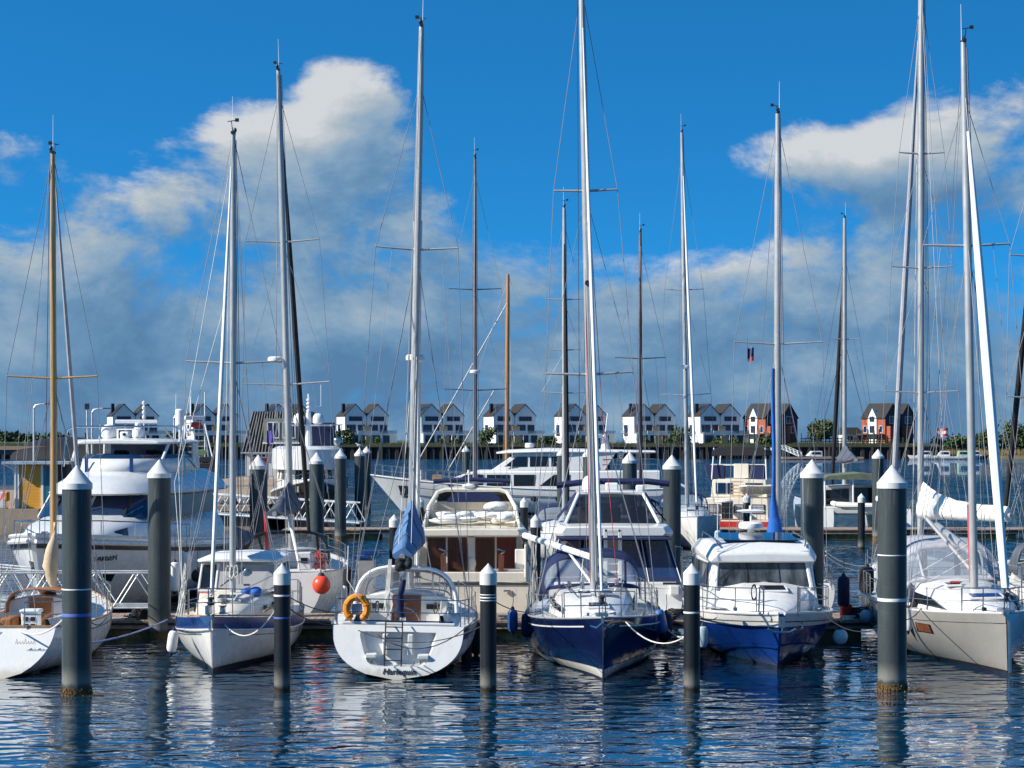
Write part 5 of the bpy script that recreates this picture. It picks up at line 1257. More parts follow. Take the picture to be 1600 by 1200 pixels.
    MB().add([Vector(p) for p in q], [(0, 1, 2, 3)]).build('upper_windscreen', smoke, r, smooth=0)
    for sd in (1, -1):
        MB().add([(-3.6, sd * 1.45, 3.05), (-.6, sd * 1.45, 3.08), (-1.2, sd * 1.1, 3.95), (-2.7, sd * 1.02, 3.95)], [(0, 1, 2, 3)]).build('side_screen', navyvinyl, r, smooth=0)
        o = MB().add([(-2.6, sd * 1.04, 3.95), (-2.4, sd * 1.12, 4.0), (-1.8, sd * 1.75, 3.1), (-2.8, sd * 1.75, 3.1)], [(0, 1, 2, 3)]).build('side_curtain', navycan, r, smooth=0); o.modifiers.new('t', 'SOLIDIFY').thickness = .02
    MB().box((-1.8, 0, 4.0), (1.9, 2.1, .05)).build('hardtop', gel, r, smooth=0, bevel=.02)
    for y, w_, m in ((-.85, .5, mahog), (.0, .6, whitecan), (.8, .5, whitecan)): MB().box((-2.6, y, 3.3), (.5, w_, .5)).build('flybridge_seat', m, r, smooth=0, bevel=.06)
    dome(r, (-2.2, .62, 4.02), .27); MB().tube([(-2.0, 1.7, 4.2), (-2.0, .6, 4.33), (-2.0, -1.2, 4.33), (-2.0, -1.9, 4.25)], .10, 8).build('rolled_bimini', navycan, r)
    b = MB(); b.box((-2.2, -.05, 4.16), (.3, .42, .26)); b.build('searchlight', whitepl, r, smooth=0, bevel=.05); MB().box((-2.2, -.95, 4.12), (.2, .26, .2)).build('horn', whitepl, r, smooth=0, bevel=.05)
    b = MB(); b.tube([(-2.0, -.35, 4.0), (-2.0, -.35, 5.1)], .02, 6); b.lathe((-2.0, -.35, 5.05), [(.07, 0), (.09, .05), (.09, .2), (.05, .24)], 10); b.build('light_mast', steel, r)
    for sd in (1, -1):
        b = MB(); b.tube([(-5.6, sd * 1.98, 1.3), (-5.5, sd * 1.98, 2.1), (-4.6, sd * 2.03, 2.3), (-4.2, sd * 2.05, 1.4)], .016, 6); b.tube([(-4.4, sd * 2.1, 1.4), (-4.3, sd * 2.1, 2.35), (-2.6, sd * 2.05, 2.3), (-2.4, sd * 2.05, 1.5)], .016, 6); b.build('side_rail', steel, r)
    stanchions(r, h, (.5, .62, .74, .85, .94), .7); pulpit(r, h, .85, .7)
    MB().box((-5.7, -1.75, 1.15), (.3, .3, .3)).build('stern_locker', gel, r, smooth=0, bevel=.04); MB().tube([(-5.75, -1.4, 1.35), (-5.75, -1.9, 1.35)], .04, 6).build('outboard_bracket', blackp, r)
    return r
cruiser_u()
# ---------------------------------------------------------------- big white motor yacht, left
def yacht_m():
    r = thing('motor_yacht', 'large white motor yacht bow-on with flybridge and radar mast at far left', 'motor yacht', (-13.8, 66.2, 0), BOW - R(6.0))
    h = Hull(15.6, 5.3, 1.9, 2.2, 2.75, sr=.95, rake=1.3, km=3.6, kb=1.15, um=.45, bowp=2.7, bowr=.08, depth=.6)
    h.shell(r, gel); h.boot(r, antifoul, -.3, .15); h.deck(r, gel, camber=.1, dz=-.3)
    h.band(r, 'rub_strake', blackp, lambda u: h.sheer(u) - .40, lambda u: h.sheer(u) - .27, off=.05); h.rail(r, gel, .07, -.18, off=.04, name='bulwark_roll'); h.rail(r, gel, .06, .02, name='bulwark_cap')
    ta, tb = h.P(.87, h.vz(.87, 1.8), 1), h.P(.82, h.vz(.82, 1.8), 1); tn = h.P(.845, h.vz(.845, 2.0), 1); tm_ = (ta + tb) / 2
    text_obj(r, 'TAMSEN', .27, blackp, tm_ + Vector(((tb - ta).normalized().y * .10, -(tb - ta).normalized().x * .10, .02)), (R(78), 0, math.atan2(tb.y - ta.y, tb.x - ta.x)), shear=.3)
    for sd in (1, -1):
        a = [h.P(u, h.vz(u, z), sd, .02) for u, z in ((.955, 1.4), (.985, 1.4), (.985, 1.9), (.955, 1.9))]; MB().panel(a[::sd], .02).build('anchor_pocket', blackp, r, smooth=0)
        a = [h.P(u, h.vz(u, z), sd, .02) for u, z in ((.80, 1.1), (.84, 1.2), (.84, 1.45), (.80, 1.35))]; MB().panel(a[::sd], .02).build('hull_window', glass, r, smooth=0)
    # rounded foredeck cabin
    def sec(x, w_, z0, z1, e=.5):
        return (x, [(w_ * math.cos(R(a)) ** e, z0 + (z1 - z0) * math.sin(R(a)) ** .8) if a < 90 else (0, z1) for a in (0, 15, 30, 45, 60, 75, 90)])
    prof_loft(r, 'foredeck_cabin', gel, [sec(-6.5, 2.35, 1.7, 3.35), sec(1.6, 2.3, 1.9, 3.30), sec(3.2, 2.1, 2.0, 3.12), sec(4.6, 1.65, 2.1, 2.9), sec(5.5, 1.1, 2.2, 2.65), sec(5.9, .4, 2.3, 2.45)], 0, smooth=60)
    # wheelhouse band of dark glass, brow over it
    gsec = lambda x, w_, z0, z1, dx: (x, [(w_, z0, x + dx), (w_ * .93, z1, x - dx), (w_ * .5, z1 + .01, x - dx), (0, z1 + .01, x - dx)])
    def oval(x0, x1, w_, z, n=18, e=.62):
        pts = []
        for i in range(n + 1):
            a = -PI / 2 + PI * i / n
            pts.append(Vector((x0 + (x1 - x0) * max(0, math.cos(a)) ** e, w_ * math.copysign(abs(math.sin(a)) ** .75, math.sin(a)), z)))
        return pts
    b = MB(); lo = oval(.2, 2.9, 2.12, 3.05); hi = oval(-.2, 1.7, 1.98, 3.82)
    b.loft([lo, hi], closed=False); wso = b.build('windscreen', bglass, r, smooth=60)
    for i in (3, 6, 9, 12, 15): MB().tube([lo[i] + Vector((.02, 0, 0)), hi[i] + Vector((.02, 0, 0))], .05, 6).build('windscreen_pillar', blackp if i in (6, 12) else gel, wso)
    for y0 in (-.7, .9): MB().tube([lo[8 if y0 < 0 else 12] + Vector((.05, 0, .05)), lo[9 if y0 < 0 else 13].lerp(hi[11 if y0 < 0 else 15], .5) + Vector((.06, 0, 0))], .02, 5).build('wiper', steel, wso)
    for sd in (1, -1): MB().panel([(.2, sd * 2.13, 3.05), (-5.5, sd * 2.2, 3.0), (-5.5, sd * 2.05, 3.82), (-.2, sd * 2.0, 3.82)][::sd], .03).build('side_window', glass, r, smooth=0)
    b = MB(); b.loft([oval(-6.2, 2.5, 2.42, 3.80), oval(-6.2, 2.65, 2.5, 3.86), oval(-6.2, 2.2, 2.3, 4.15), oval(-6.2, 1.4, 1.95, 4.42), oval(-6.0, .4, 1.6, 4.58)], closed=False)
    top = oval(-6.0, .4, 1.6, 4.58); b.add(top, [tuple(range(len(top)))]); bot = oval(-6.2, 2.5, 2.42, 3.80); b.add(bot, [tuple(range(len(bot)))]); b.build('brow_roof', gel, r, smooth=60)
    b = MB(); b.loft([oval(-5.0, .5, 1.75, 4.52), oval(-5.0, .25, 1.68, 5.0)], closed=False); fo = b.build('flybridge_coaming', gel, r, smooth=60); fo.modifiers.new('t', 'SOLIDIFY').thickness = .06
    b = MB(); b.loft([oval(-5.0, .25, 1.68, 5.0), oval(-5.0, .0, 1.60, 5.14)], closed=False); b.build('flybridge_windscreen', bglass, r, smooth=60)
    for i in (4, 7, 11, 14): MB().box(oval(-5.0, .52, 1.77, 4.78)[i], (.05, .12, .5)).build('coaming_joint', bandblue, r, smooth=0)
    MB().box((-2.2, 0, 4.8), (1.4, 2.2, .5)).build('helm_console', darkgreycan, r, smooth=0, bevel=.05); MB().box((-4.5, 0, 5.05), (.2, 2.9, .9)).build('aft_screen', navyvinyl, r, smooth=0)
    for y in (.6, -.6): MB().box((-3.0, y, 5.0), (.4, .5, .55)).build('helm_seat', blackcan, r, smooth=0, bevel=.06)
    prof_loft(r, 'hardtop', gel, [(-5.3, [(1.6, 5.52), (1.7, 5.58), (1.5, 5.66), (0, 5.7)]), (-1.2, [(1.7, 5.5), (1.8, 5.56), (1.6, 5.66), (0, 5.72)]), (-.7, [(1.4, 5.5), (1.45, 5.55), (1.3, 5.62), (0, 5.66)])], .03)
    for sd in (1, -1):
        MB().panel([(-4.2, sd * 1.62, 4.55), (-5.2, sd * 1.62, 4.55), (-4.9, sd * 1.62, 5.54), (-4.3, sd * 1.62, 5.54)][::sd], .08).build('hardtop_support', gel, r, smooth=0, bevel=.02); MB().tube([(-.6, sd * 1.6, 4.95), (-1.3, sd * 1.65, 5.54)], .06, 6).build('hardtop_support', gel, r)
    # gear on the hardtop
    dome(r, (-2.0, -.75, 5.7), .27); dome(r, (-2.4, .2, 5.7), .22, 'satellite_dome')
    b = MB(); b.tube([(-2.4, .2, 6.05), (-2.4, .2, 6.25)], .12, 8); b.box((-2.4, .15, 6.3), (.14, 1.5, .13), rz=.12); b.build('open_array_radar', whitepl, r, bevel=.02)
    b = MB(); b.box((-1.4, .05, 5.82), (.3, .32, .24)); b.build('searchlight', whitepl, r, bevel=.04); MB().lathe((0, 0, 0), [(.06, 0), (.05, .03)], 10).build('searchlight_lens', blackp, r).matrix_local = Matrix.Translation((-1.24, .05, 5.84)) @ Matrix.Rotation(PI / 2, 4, 'Y')
    b = MB()
    for y in (-.3, .42): b.box((-1.6, y, 5.85), (.06, .06, .35))
    b.box((-1.6, .06, 6.02), (.06, .8, .05)); b.build('equipment_frame', whitepl, r, smooth=0)
    b = MB(); b.tube([(-2.6, .35, 5.7), (-2.6, .35, 7.05)], .03, 6)
    for k in range(4): b.lathe((-2.6, .35, 6.4 + .17 * k), [(.05, 0), (.07, .03), (.07, .09), (.05, .11)], 8)
    b.build('light_mast', whitepl, r)
    b = MB(); b.tube([(-1.4, -2.2, 4.7), (-1.6, -2.15, 6.0), (-1.7, -1.9, 6.12), (-1.7, 1.7, 6.12), (-1.6, 2.0, 6.0), (-1.4, 2.2, 4.6)], .035, 7); b.tube([(-3.6, -2.0, 4.6), (-1.8, -1.5, 6.1)], .03, 6); b.tube([(-3.6, 2.0, 4.6), (-1.8, 1.3, 6.1)], .03, 6); b.build('mast_hoop', steel, r)
    MB().lathe((-2.4, 1.72, 6.15), [(.13, 0), (.16, .04), (.16, .55), (.1, .6)], 14).build('radome_cylinder', whitepl, r); MB().tube([(-2.4, 1.72, 5.6), (-2.4, 1.72, 6.2)], .04, 6).build('radome_post', whitepl, r)
    for y, z in ((1.5, 7.3), (-1.3, 6.2), (2.05, 7.5)): MB().tube([(-2.6, y, 5.6), (-2.7, y, z)], [.015, .008], 5).build('antenna', whitepl, r)
    b = MB()        # bow rail
    for sd in (1, -1):
        b.tube([h.at(u, .12, .52 - (.05 if u > .9 else 0), sd) for u in (.45, .55, .65, .75, .85, .93, .98)], .022, 6)
        for u in (.45, .55, .65, .75, .85, .93, .98): b.tube([h.at(u, .12, 0, sd), h.at(u, .12, .5, sd)], .018, 6)
    p1 = h.at(.98, .12, .47, 1); p2 = h.at(.98, .12, .47, -1); b.tube([p1, (8.0, .2, 3.2), (8.0, -.2, 3.2), p2], .022, 6); b.build('bow_rail', steel, r)
    b = MB(); b.tube([(7.4, -1.0, 2.5), (7.4, -1.0, 4.6)], .012, 5); b.build('bow_flag_staff', steel, r)
    MB().add([(7.4, -1.0, 4.2), (7.4, -1.0, 3.95), (7.3, -1.25, 3.7), (7.3, -1.1, 4.0)], [(0, 1, 2, 3)]).build('bow_flag', red, r, smooth=0)
    b = MB(); b.tube([(5.4, .45, 2.62), (5.4, .45, 2.75)], .12, 10); b.tube([(5.4, -.45, 2.62), (5.4, -.45, 2.75)], .12, 10); b.build('windlass', steel, r)
    for sd in (1, -1): MB().panel([(4.4, sd * 1.5, 2.72), (3.9, sd * 1.78, 2.82), (3.9, sd * 1.82, 2.5), (4.3, sd * 1.6, 2.4)][::sd], .03).build('cabin_portlight', bglass, r, smooth=0)
    return r
yacht_m()
# ---------------------------------------------------------------- generic sloop for the rows behind
def sloop(label, x, y, rz, L, B, fb, mz, hullmat, mx=.4, mr=.1, spr=(), sparmat=None, furl=None, furlr=.06, hoodm=None, cover=None, band=None, roll=0., frac=.95, decks=None, boomlen=3.6, boomdy=0., boomz=2.9, win=True, halyards=3, wiremat=None, peak=.5, radarz=None, furlmat=None, top=True, cabz=.5, boot=None, split=.8, cwid=.2, fs=None, boommat=None, under=.08, base=.2, steep=1.1):
    r = thing('sailing_boat', label, 'sailing boat', (x, y, 0), rz, roll=roll)
    fs = fs or fb * .82
    h = Hull(L, B, fs, fb * .85, fb, sr=.82, rake=.55, km=3.4, kb=1.15, bowp=2.3, tr=.25, ks=2.3)
    h.shell(r, hullmat); h.boot(r, boot or antifoul, -.3, .1); h.deck(r, decks or geldk); h.rail(r, alu, .025, .02, name='toe_rail')
    if band: h.band(r, 'sheer_band', band, lambda u: h.sheer(u) - .3, lambda u: h.sheer(u) - .2, transom=False)
    zc = fb * .85
    trunk(r, 'coachroof', gel, [(-L * .16, B * .36, zc - .05, zc + cabz), (L * .1, B * .32, zc - .03, zc + cabz - .02), (L * .27, B * .2, zc + .05, zc + cabz * .6), (L * .32, B * .1, zc + .1, zc + cabz * .35)])
    for sd in (1, -1):
        if win: MB().panel([(-L * .12, sd * B * .36, zc + .12), (L * .12, sd * B * .315, zc + .14), (L * .08, sd * B * .295, zc + cabz * .68), (-L * .12, sd * B * .33, zc + cabz * .7)][::sd], .04).build('cabin_window', glass, r, smooth=0)
    hatch(r, (L * .2, 0, zc + cabz * .86), .5, .5, .15)
    if hoodm: hood(r, [(-L * .08, B * .35, zc + cabz - .1, zc + cabz), (-L * .15, B * .37, zc + .25, zc + cabz + .75), (-L * .26, B * .39, zc + .2, zc + cabz + .8)], hoodm, vinyl, wins=[(0, .12, .88, .06, .3), (0, .12, .88, .33, .66), (0, .12, .88, .69, .94)])
    mast(r, mx, zc + cabz, mz, mr, sparmat or alu, spr, (B * .46, zc), (L / 2 - .1, 0, fb + .05), (-L / 2, 0, fs), frac=frac, furl=furl, furlr=furlr, halyards=halyards, wiremat=wiremat, split=split, top=top)
    boom(r, (mx - .15, 0, boomz), (mx - boomlen, boomdy, boomz + .05), .08, boommat or sparmat or alu, cover, peak, cwid, under=under, base=base, steep=steep)
    if radarz: radar(r, (mx + .3, 0, radarz), .26); MB().tube([(mx, 0, radarz), (mx + .35, 0, radarz)], .05, 6).build('radar_bracket', steel, r)
    stanchions(r, h, (.12, .28, .44, .6, .74, .86), .62); pulpit(r, h, .86, .64); pushpit(r, h, .13, .66)
    return r, h
rc, hc = sloop('white sloop with black sprayhood and black furled headsail behind the wheelhouse boat', -7.15, 63.3, STERN, 10.4, 3.6, 1.75, 17.7, gel, mx=-.6, mr=.10, spr=((7.45, 1.42), (12.1, 1.2)), furl=blackcan, furlr=.085, hoodm=blackcan, cover=darkgreycan, boomz=3.35, peak=.75, roll=R(-1.5), boomlen=4.2, halyards=4, fs=1.62, cwid=.42)
MB().tube([(-2.6, -.1, 3.6), (-4.9, -.75, 1.75)], .045, 6).build('whisker_pole', whitespar, rc)
b = MB(); b.box((-4.9, -.9, 1.95), (.3, .42, .55)); b.build('deck_box', gel, rc, smooth=0, bevel=.04); MB().box((-5.06, -.9, 1.98), (.02, .2, .16)).build('box_label', blackp, rc, smooth=0)
b = MB(); rn = random.Random(31)
for k in range(26): b.tube([(-4.95 + rn.uniform(-.1, .1), -1.35 + rn.uniform(-.2, .2), 1.75 + rn.uniform(-.1, .5)) for q in range(3)], .012, 4)
b.build('red_rope_tangle', redrope, rc)['kind'] = 'stuff'
MB().tube([(-2.3, .55, 1.9), (-2.25, .62, 3.4)], .05, 6).build('red_strop', red, rc)
radar(rc, (-.6, .35, 8.2), .26); MB().tube([(-.6, 0, 8.2), (-.6, .35, 8.2)], .04, 6).build('radar_bracket', steel, rc)
r11, h11 = sloop('white sloop with bright blue sail cover behind the royal blue motor boat', 8.35, 63.0, STERN, 10.0, 3.4, 1.4, 15.9, gel, mx=-2.6, mr=.115, spr=((8.66, 1.38),), cover=None, furl=None, boomz=2.5, band=bandblue, halyards=4, frac=.98, boomlen=2.2, peak=.9, split=0)
b = MB(); rings = []; rn = random.Random(21)
for i in range(25):
    t = i / 24; z = 2.2 + 5.7 * t; w_ = (.30 * (1 - t / .3) + .05) if t < .3 else .05
    rings.append([Vector((-2.62 - .08 + w_ * .8 * math.cos(2 * PI * j / 12) * rn.uniform(.85, 1.15), .15 - .1 * max(0, 1 - t / .3) + w_ * math.sin(2 * PI * j / 12) * rn.uniform(.85, 1.15) + .02 * math.sin(9 * t), z)) for j in range(12)])
b.loft(rings); b.build('blue_sail_sleeve', brightblue, r11, smooth=60)
r13, h13 = sloop('white sloop with thick white sail cover behind the warm grey sloop', 13.45, 63.2, STERN, 10.6, 3.6, 1.4, 20.8, gel, mx=.0, mr=.11, spr=((7.2, 1.2), (11.3, 1.0), (15.05, .74)), furl=greycan, furlr=.095, cover=whitecan, boomz=3.25, boomlen=3.4, boomdy=-2.1, peak=.6, cwid=.32, under=.2, base=.42, steep=4, hoodm=greycan, halyards=5, frac=.97)
rg, hg = sloop('slate-hooded sloop cut off by the right edge of the picture', 16.9, 61.6, STERN, 9.8, 3.5, 1.5, 16.2, gel, mx=-.6, mr=.1, spr=((6.97, 1.25), (11.46, 1.15)), furl=blackcan, furlr=.09, hoodm=darkgreycan, cover=darkgreycan, boomz=2.9)
# flags under the spreaders
def flag(label, loc, cols, wd, hg, staff=.6):
    t = thing('flag', label, 'flag', loc, group='small flags hoisted under the spreaders')
    MB().tube([(0, 0, -hg), (0, 0, staff)], .006, 4).build('halyard', darkwire, t)
    b = MB()
    n = 10; m = 6
    def pt(i, j): return (wd * i / n, .05 * math.sin(3.2 * i / n * 2) * (i / n), -hg * j / m - .14 * wd * (i / n) ** 1.4 - .03 * math.sin(5 * i / n))
    for i in range(n):
        for j in range(m):
            b.cur = cols(i / n, j / m); b.add([pt(i, j), pt(i + 1, j), pt(i + 1, j + 1), pt(i, j + 1)], [(0, 1, 2, 3)])
    return t, b
t, b = flag('small red flag with white cross hoisted under a right-hand spreader', (X(1464, 62.8), 62.8, Z(668, 62.8)), lambda u, v: 1 if (.28 < u < .42 or .32 < v < .6) else 0, .36, .27, .5); b.build('cloth', [red, whitecan], t, smooth=0)
t, b = flag('small navy and red pennants under the spreader behind the royal blue boat', (X(1168, 60.4), 60.4, Z(543, 60.4)), lambda u, v: 1 if v > .55 and u > .2 else (2 if v > .8 else 0), .2, .42, .3); b.build('cloth', [navycan, red, whitecan], t, smooth=0)
t, b = flag('small purple-blue pennant flying left of the trawler', (X(417, 62), 62, Z(672, 62)), lambda u, v: 0, .2, .42, .3); b.build('cloth', [M('violet_cloth', (.07, .04, .32), .8)], t, smooth=0)
# ================================================================== THIRD ROW, OUTER BERTHS, QUAY
sloop('white sloop with black furled sail and navy hood beyond the cream cruiser', X(881, 92), 91.0, BOW, 10.6, 3.5, 1.45, 16.7, gel, mx=-.3, mr=.11, spr=((7.85, 1.07), (9.9, .77), (12.3, .87)), furl=blackcan, furlr=.10, hoodm=navycan, cover=navycan, boomz=3.0, halyards=4)
r5, _h5 = sloop('white sloop with tall dark mast hidden behind the cream cruiser', X(742, 98), 98, BOW, 11.5, 3.6, 1.5, 20.1, gel, mx=0, mr=.11, spr=((8.15, 1.6), (13.3, 1.34)), hoodm=navycan, cover=navycan, boomz=3.0, radarz=9.0, sparmat=M('dull_grey_spar', (.10, .10, .12), .4, .3), halyards=4)
sloop('white sloop with pale hull and green boot stripe right of the navy-canopied cruiser', X(1075, 102), 102.5, BOW, 11.8, 3.6, 1.75, 22.0, gel, mx=.4, mr=.115, spr=((8.0, 1.36), (13.6, 1.03)), furl=whitespar, furlr=.07, hoodm=navycan, cover=None, boomz=3.1, boot=M('green_boot', (.03, .16, .09), .5), radarz=9.4, halyards=4, roll=R(.8))
sloop('white sloop with brown mast hidden behind the navy-canopied cruiser', X(1003, 100), 101, BOW, 10, 3.4, 1.4, 16.6, gel, mx=0, mr=.09, spr=((9.9, 1.33),), hoodm=navycan, cover=navycan, boomz=2.9, sparmat=M('brown_spar', (.12, .07, .05), .4), halyards=3)
# old gaff cutter beyond the long yacht: varnished mast and gaff stays
rk, hk = sloop('classic boat with varnished orange mast moored beyond the long yacht', X(799, 158), 158, R(178), 12, 3.6, 1.6, 19.2, gel, mx=.4, mr=.17, spr=(), sparmat=orangespar, hoodm=None, cover=None, boomz=2.6, halyards=4, top=False)
for (xa, ya, xb, yb) in ((645, 735, 792, 474), (700, 735, 772, 610)):
    MB().tube([(98 - 99, X(xa, 99) - X(742, 98), Z(ya, 99)), (98 - 99, X(xb, 99) - X(742, 98), Z(yb, 99))], .032, 6).build('hoisted_pole', wire, r5)
# ---------------------------------------------------------------- long white yacht, side-on
def long_yacht():
    d = 145.0
    r = thing('motor_yacht', 'long white classic motor yacht lying side-on beyond the middle pontoon', 'motor yacht', (X(815, d), d, 0), PI)
    h = Hull(22.8, 5.2, 2.0, 1.95, 2.95, sr=.92, rake=3.0, km=3.4, kb=1.1, um=.42, bowp=2.3, depth=.6)
    h.shell(r, gel); h.boot(r, antifoul, -.3, .15); h.deck(r, teak); h.rail(r, gel, .06, .0); h.rail(r, blackp, .025, -.55, 0, .9, off=.02, name='rubbing_strake')
    for u, z in ((.30, 1.2), (.38, 1.2), (.46, 1.2), (.54, 1.25), (.62, 1.3)):
        for sd in (1, -1):
            o = MB().lathe((0, 0, 0), [(.2, 0), (.17, .03), (.02, .035)], 14).build('porthole', glass, r); o.location = h.P(u, h.vz(u, z), sd, .01); o.rotation_euler = (-sd * PI / 2, 0, 0); o.scale = (1.3, 1, .8)
    for sd in (1, -1):
        a = [h.P(u, h.vz(u, z), sd, .02) for u, z in ((.925, 1.25), (.955, 1.25), (.93, 2.15), (.895, 2.15))]; MB().panel(a[::sd], .03).build('anchor_pocket', blackp, r, smooth=0)
        b = MB(); q = h.P(.92, h.vz(.92, 1.7), sd, .1); b.tube([q + Vector((0, 0, .4)), q + Vector((.15, 0, -.35))], .05, 6); b.tube([q + Vector((-.2, 0, -.25)), q + Vector((.15, 0, -.4)), q + Vector((.42, 0, -.15))], .05, 6); b.build('anchor', steel, r)
    prof_loft(r, 'lower_deckhouse', gel, [(-10.3, [(2.15, 1.9), (2.05, 3.2), (1.9, 3.3), (0, 3.35)]), (3.2, [(2.1, 1.9), (2.0, 3.2), (1.85, 3.3), (0, 3.35)]), (5.6, [(1.7, 2.2, 6.6), (1.6, 3.0, 4.4), (1.4, 3.1, 4.1), (0, 3.12, 4.1)])], .05)
    for sd in (1, -1):
        for a, c_, e in ((-1.0, .6, 0), (.9, 2.6, 0), (2.9, 5.0, 1.2)):
            MB().panel([(a, sd * 2.1, 2.15), (c_ + e * .5, sd * (2.1 - .1 * e), 2.15), (c_ - e * .7, sd * (2.06 - .08 * e), 3.0), (a, sd * 2.07, 3.0)][::sd], .03).build('saloon_window', glass, r, smooth=0)
        MB().panel([(-3.6, sd * 2.12, 2.15), (-1.3, sd * 2.1, 2.15), (-2.4, sd * 2.07, 3.0), (-3.6, sd * 2.07, 3.0)][::sd], .03).build('saloon_window', glass, r, smooth=0)
    prof_loft(r, 'pilothouse', gel, [(-5.6, [(1.9, 3.3), (1.75, 4.55), (1.7, 4.6), (0, 4.62)]), (.2, [(1.85, 3.3), (1.65, 4.55), (1.6, 4.6), (0, 4.62)]), (1.4, [(1.6, 3.3, 2.3), (1.45, 4.5, .6), (1.4, 4.55, .5), (0, 4.58, .5)])], .05)
    for sd in (1, -1):
        for pts in ([(1.3, 3.6), (-.4, 3.6), (-.4, 4.35), (.35, 4.35)], [(-.6, 3.6), (-2.0, 3.6), (-2.0, 4.35), (-.6, 4.35)], [(-2.2, 3.6), (-3.6, 3.6), (-3.6, 4.35), (-2.2, 4.35)]):
            MB().panel([(x, sd * (1.84 - (z - 3.6) * .13), z) for x, z in pts][::-sd], .03).build('pilothouse_window', glass, r, smooth=0)
    MB().panel([(2.2, -1.2, 3.42), (2.2, 1.2, 3.42), (.75, 1.1, 4.4), (.75, -1.1, 4.4)], .03).build('windscreen', bglass, r, smooth=0)
    prof_loft(r, 'upper_roof', gel, [(-10.0, [(1.6, 4.6), (1.7, 4.68), (1.5, 4.76), (0, 4.8)]), (-2, [(1.9, 4.6), (2.0, 4.72), (1.7, 4.95), (0, 5.0)]), (1.0, [(1.8, 4.58), (1.85, 4.66), (1.5, 4.82), (0, 4.86)]), (1.9, [(1.2, 4.56), (1.2, 4.6), (1.0, 4.66), (0, 4.68)])], .04)
    MB().panel([(-6.2, 1.75, 3.35), (-5.0, 1.75, 3.35), (-5.8, 1.7, 4.6), (-7.0, 1.7, 4.6)], .12).build('roof_support', gel, r, smooth=0); MB().panel([(-6.2, -1.75, 3.35), (-5.0, -1.75, 3.35), (-5.8, -1.7, 4.6), (-7.0, -1.7, 4.6)], .12).build('roof_support', gel, r, smooth=0)
    MB().tube([(-6.3, 0, 4.75), (-6.3, 0, 5.95)], [.36, .2], 10).build("radar_mast", gel, r); radar(r, (-5.6, 0, 5.75), .5, h=.25); MB().tube([(-6.3, 0, 5.9), (-6.5, 0, 7.6)], .05, 6).build("light_mast", whitepl, r)
    radar(r, (-.6, 0, 5.0), .35, h=.35, name='searchlight')
    for sd in (1, -1):
        b = MB()
        for z in (.45, .85): b.tube([h.at(u, .1, z, sd) for u in (.62, .7, .78, .86, .93, .985)], .02, 5)
        for u in (.62, .66, .7, .74, .78, .82, .86, .9, .93, .96, .985): b.tube([h.at(u, .1, 0, sd), h.at(u, .1, .85, sd)], .018, 5)
        b.build('guard_rail', steel, r)
        for z in (.4, .8): MB().tube([(-10.2, sd * 1.6, 3.35 + z), (-6, sd * 1.75, 3.35 + z)], .02, 5).build('aft_rail', steel, r)
    MB().tube([(7.6, .3, 2.55), (7.6, .3, 3.3)], .12, 8).build('ventilator', whitepl, r); MB().box((6.4, 0, 2.75), (.7, .8, .4)).build('deck_box', teak, r, smooth=0)
    return r
long_yacht()
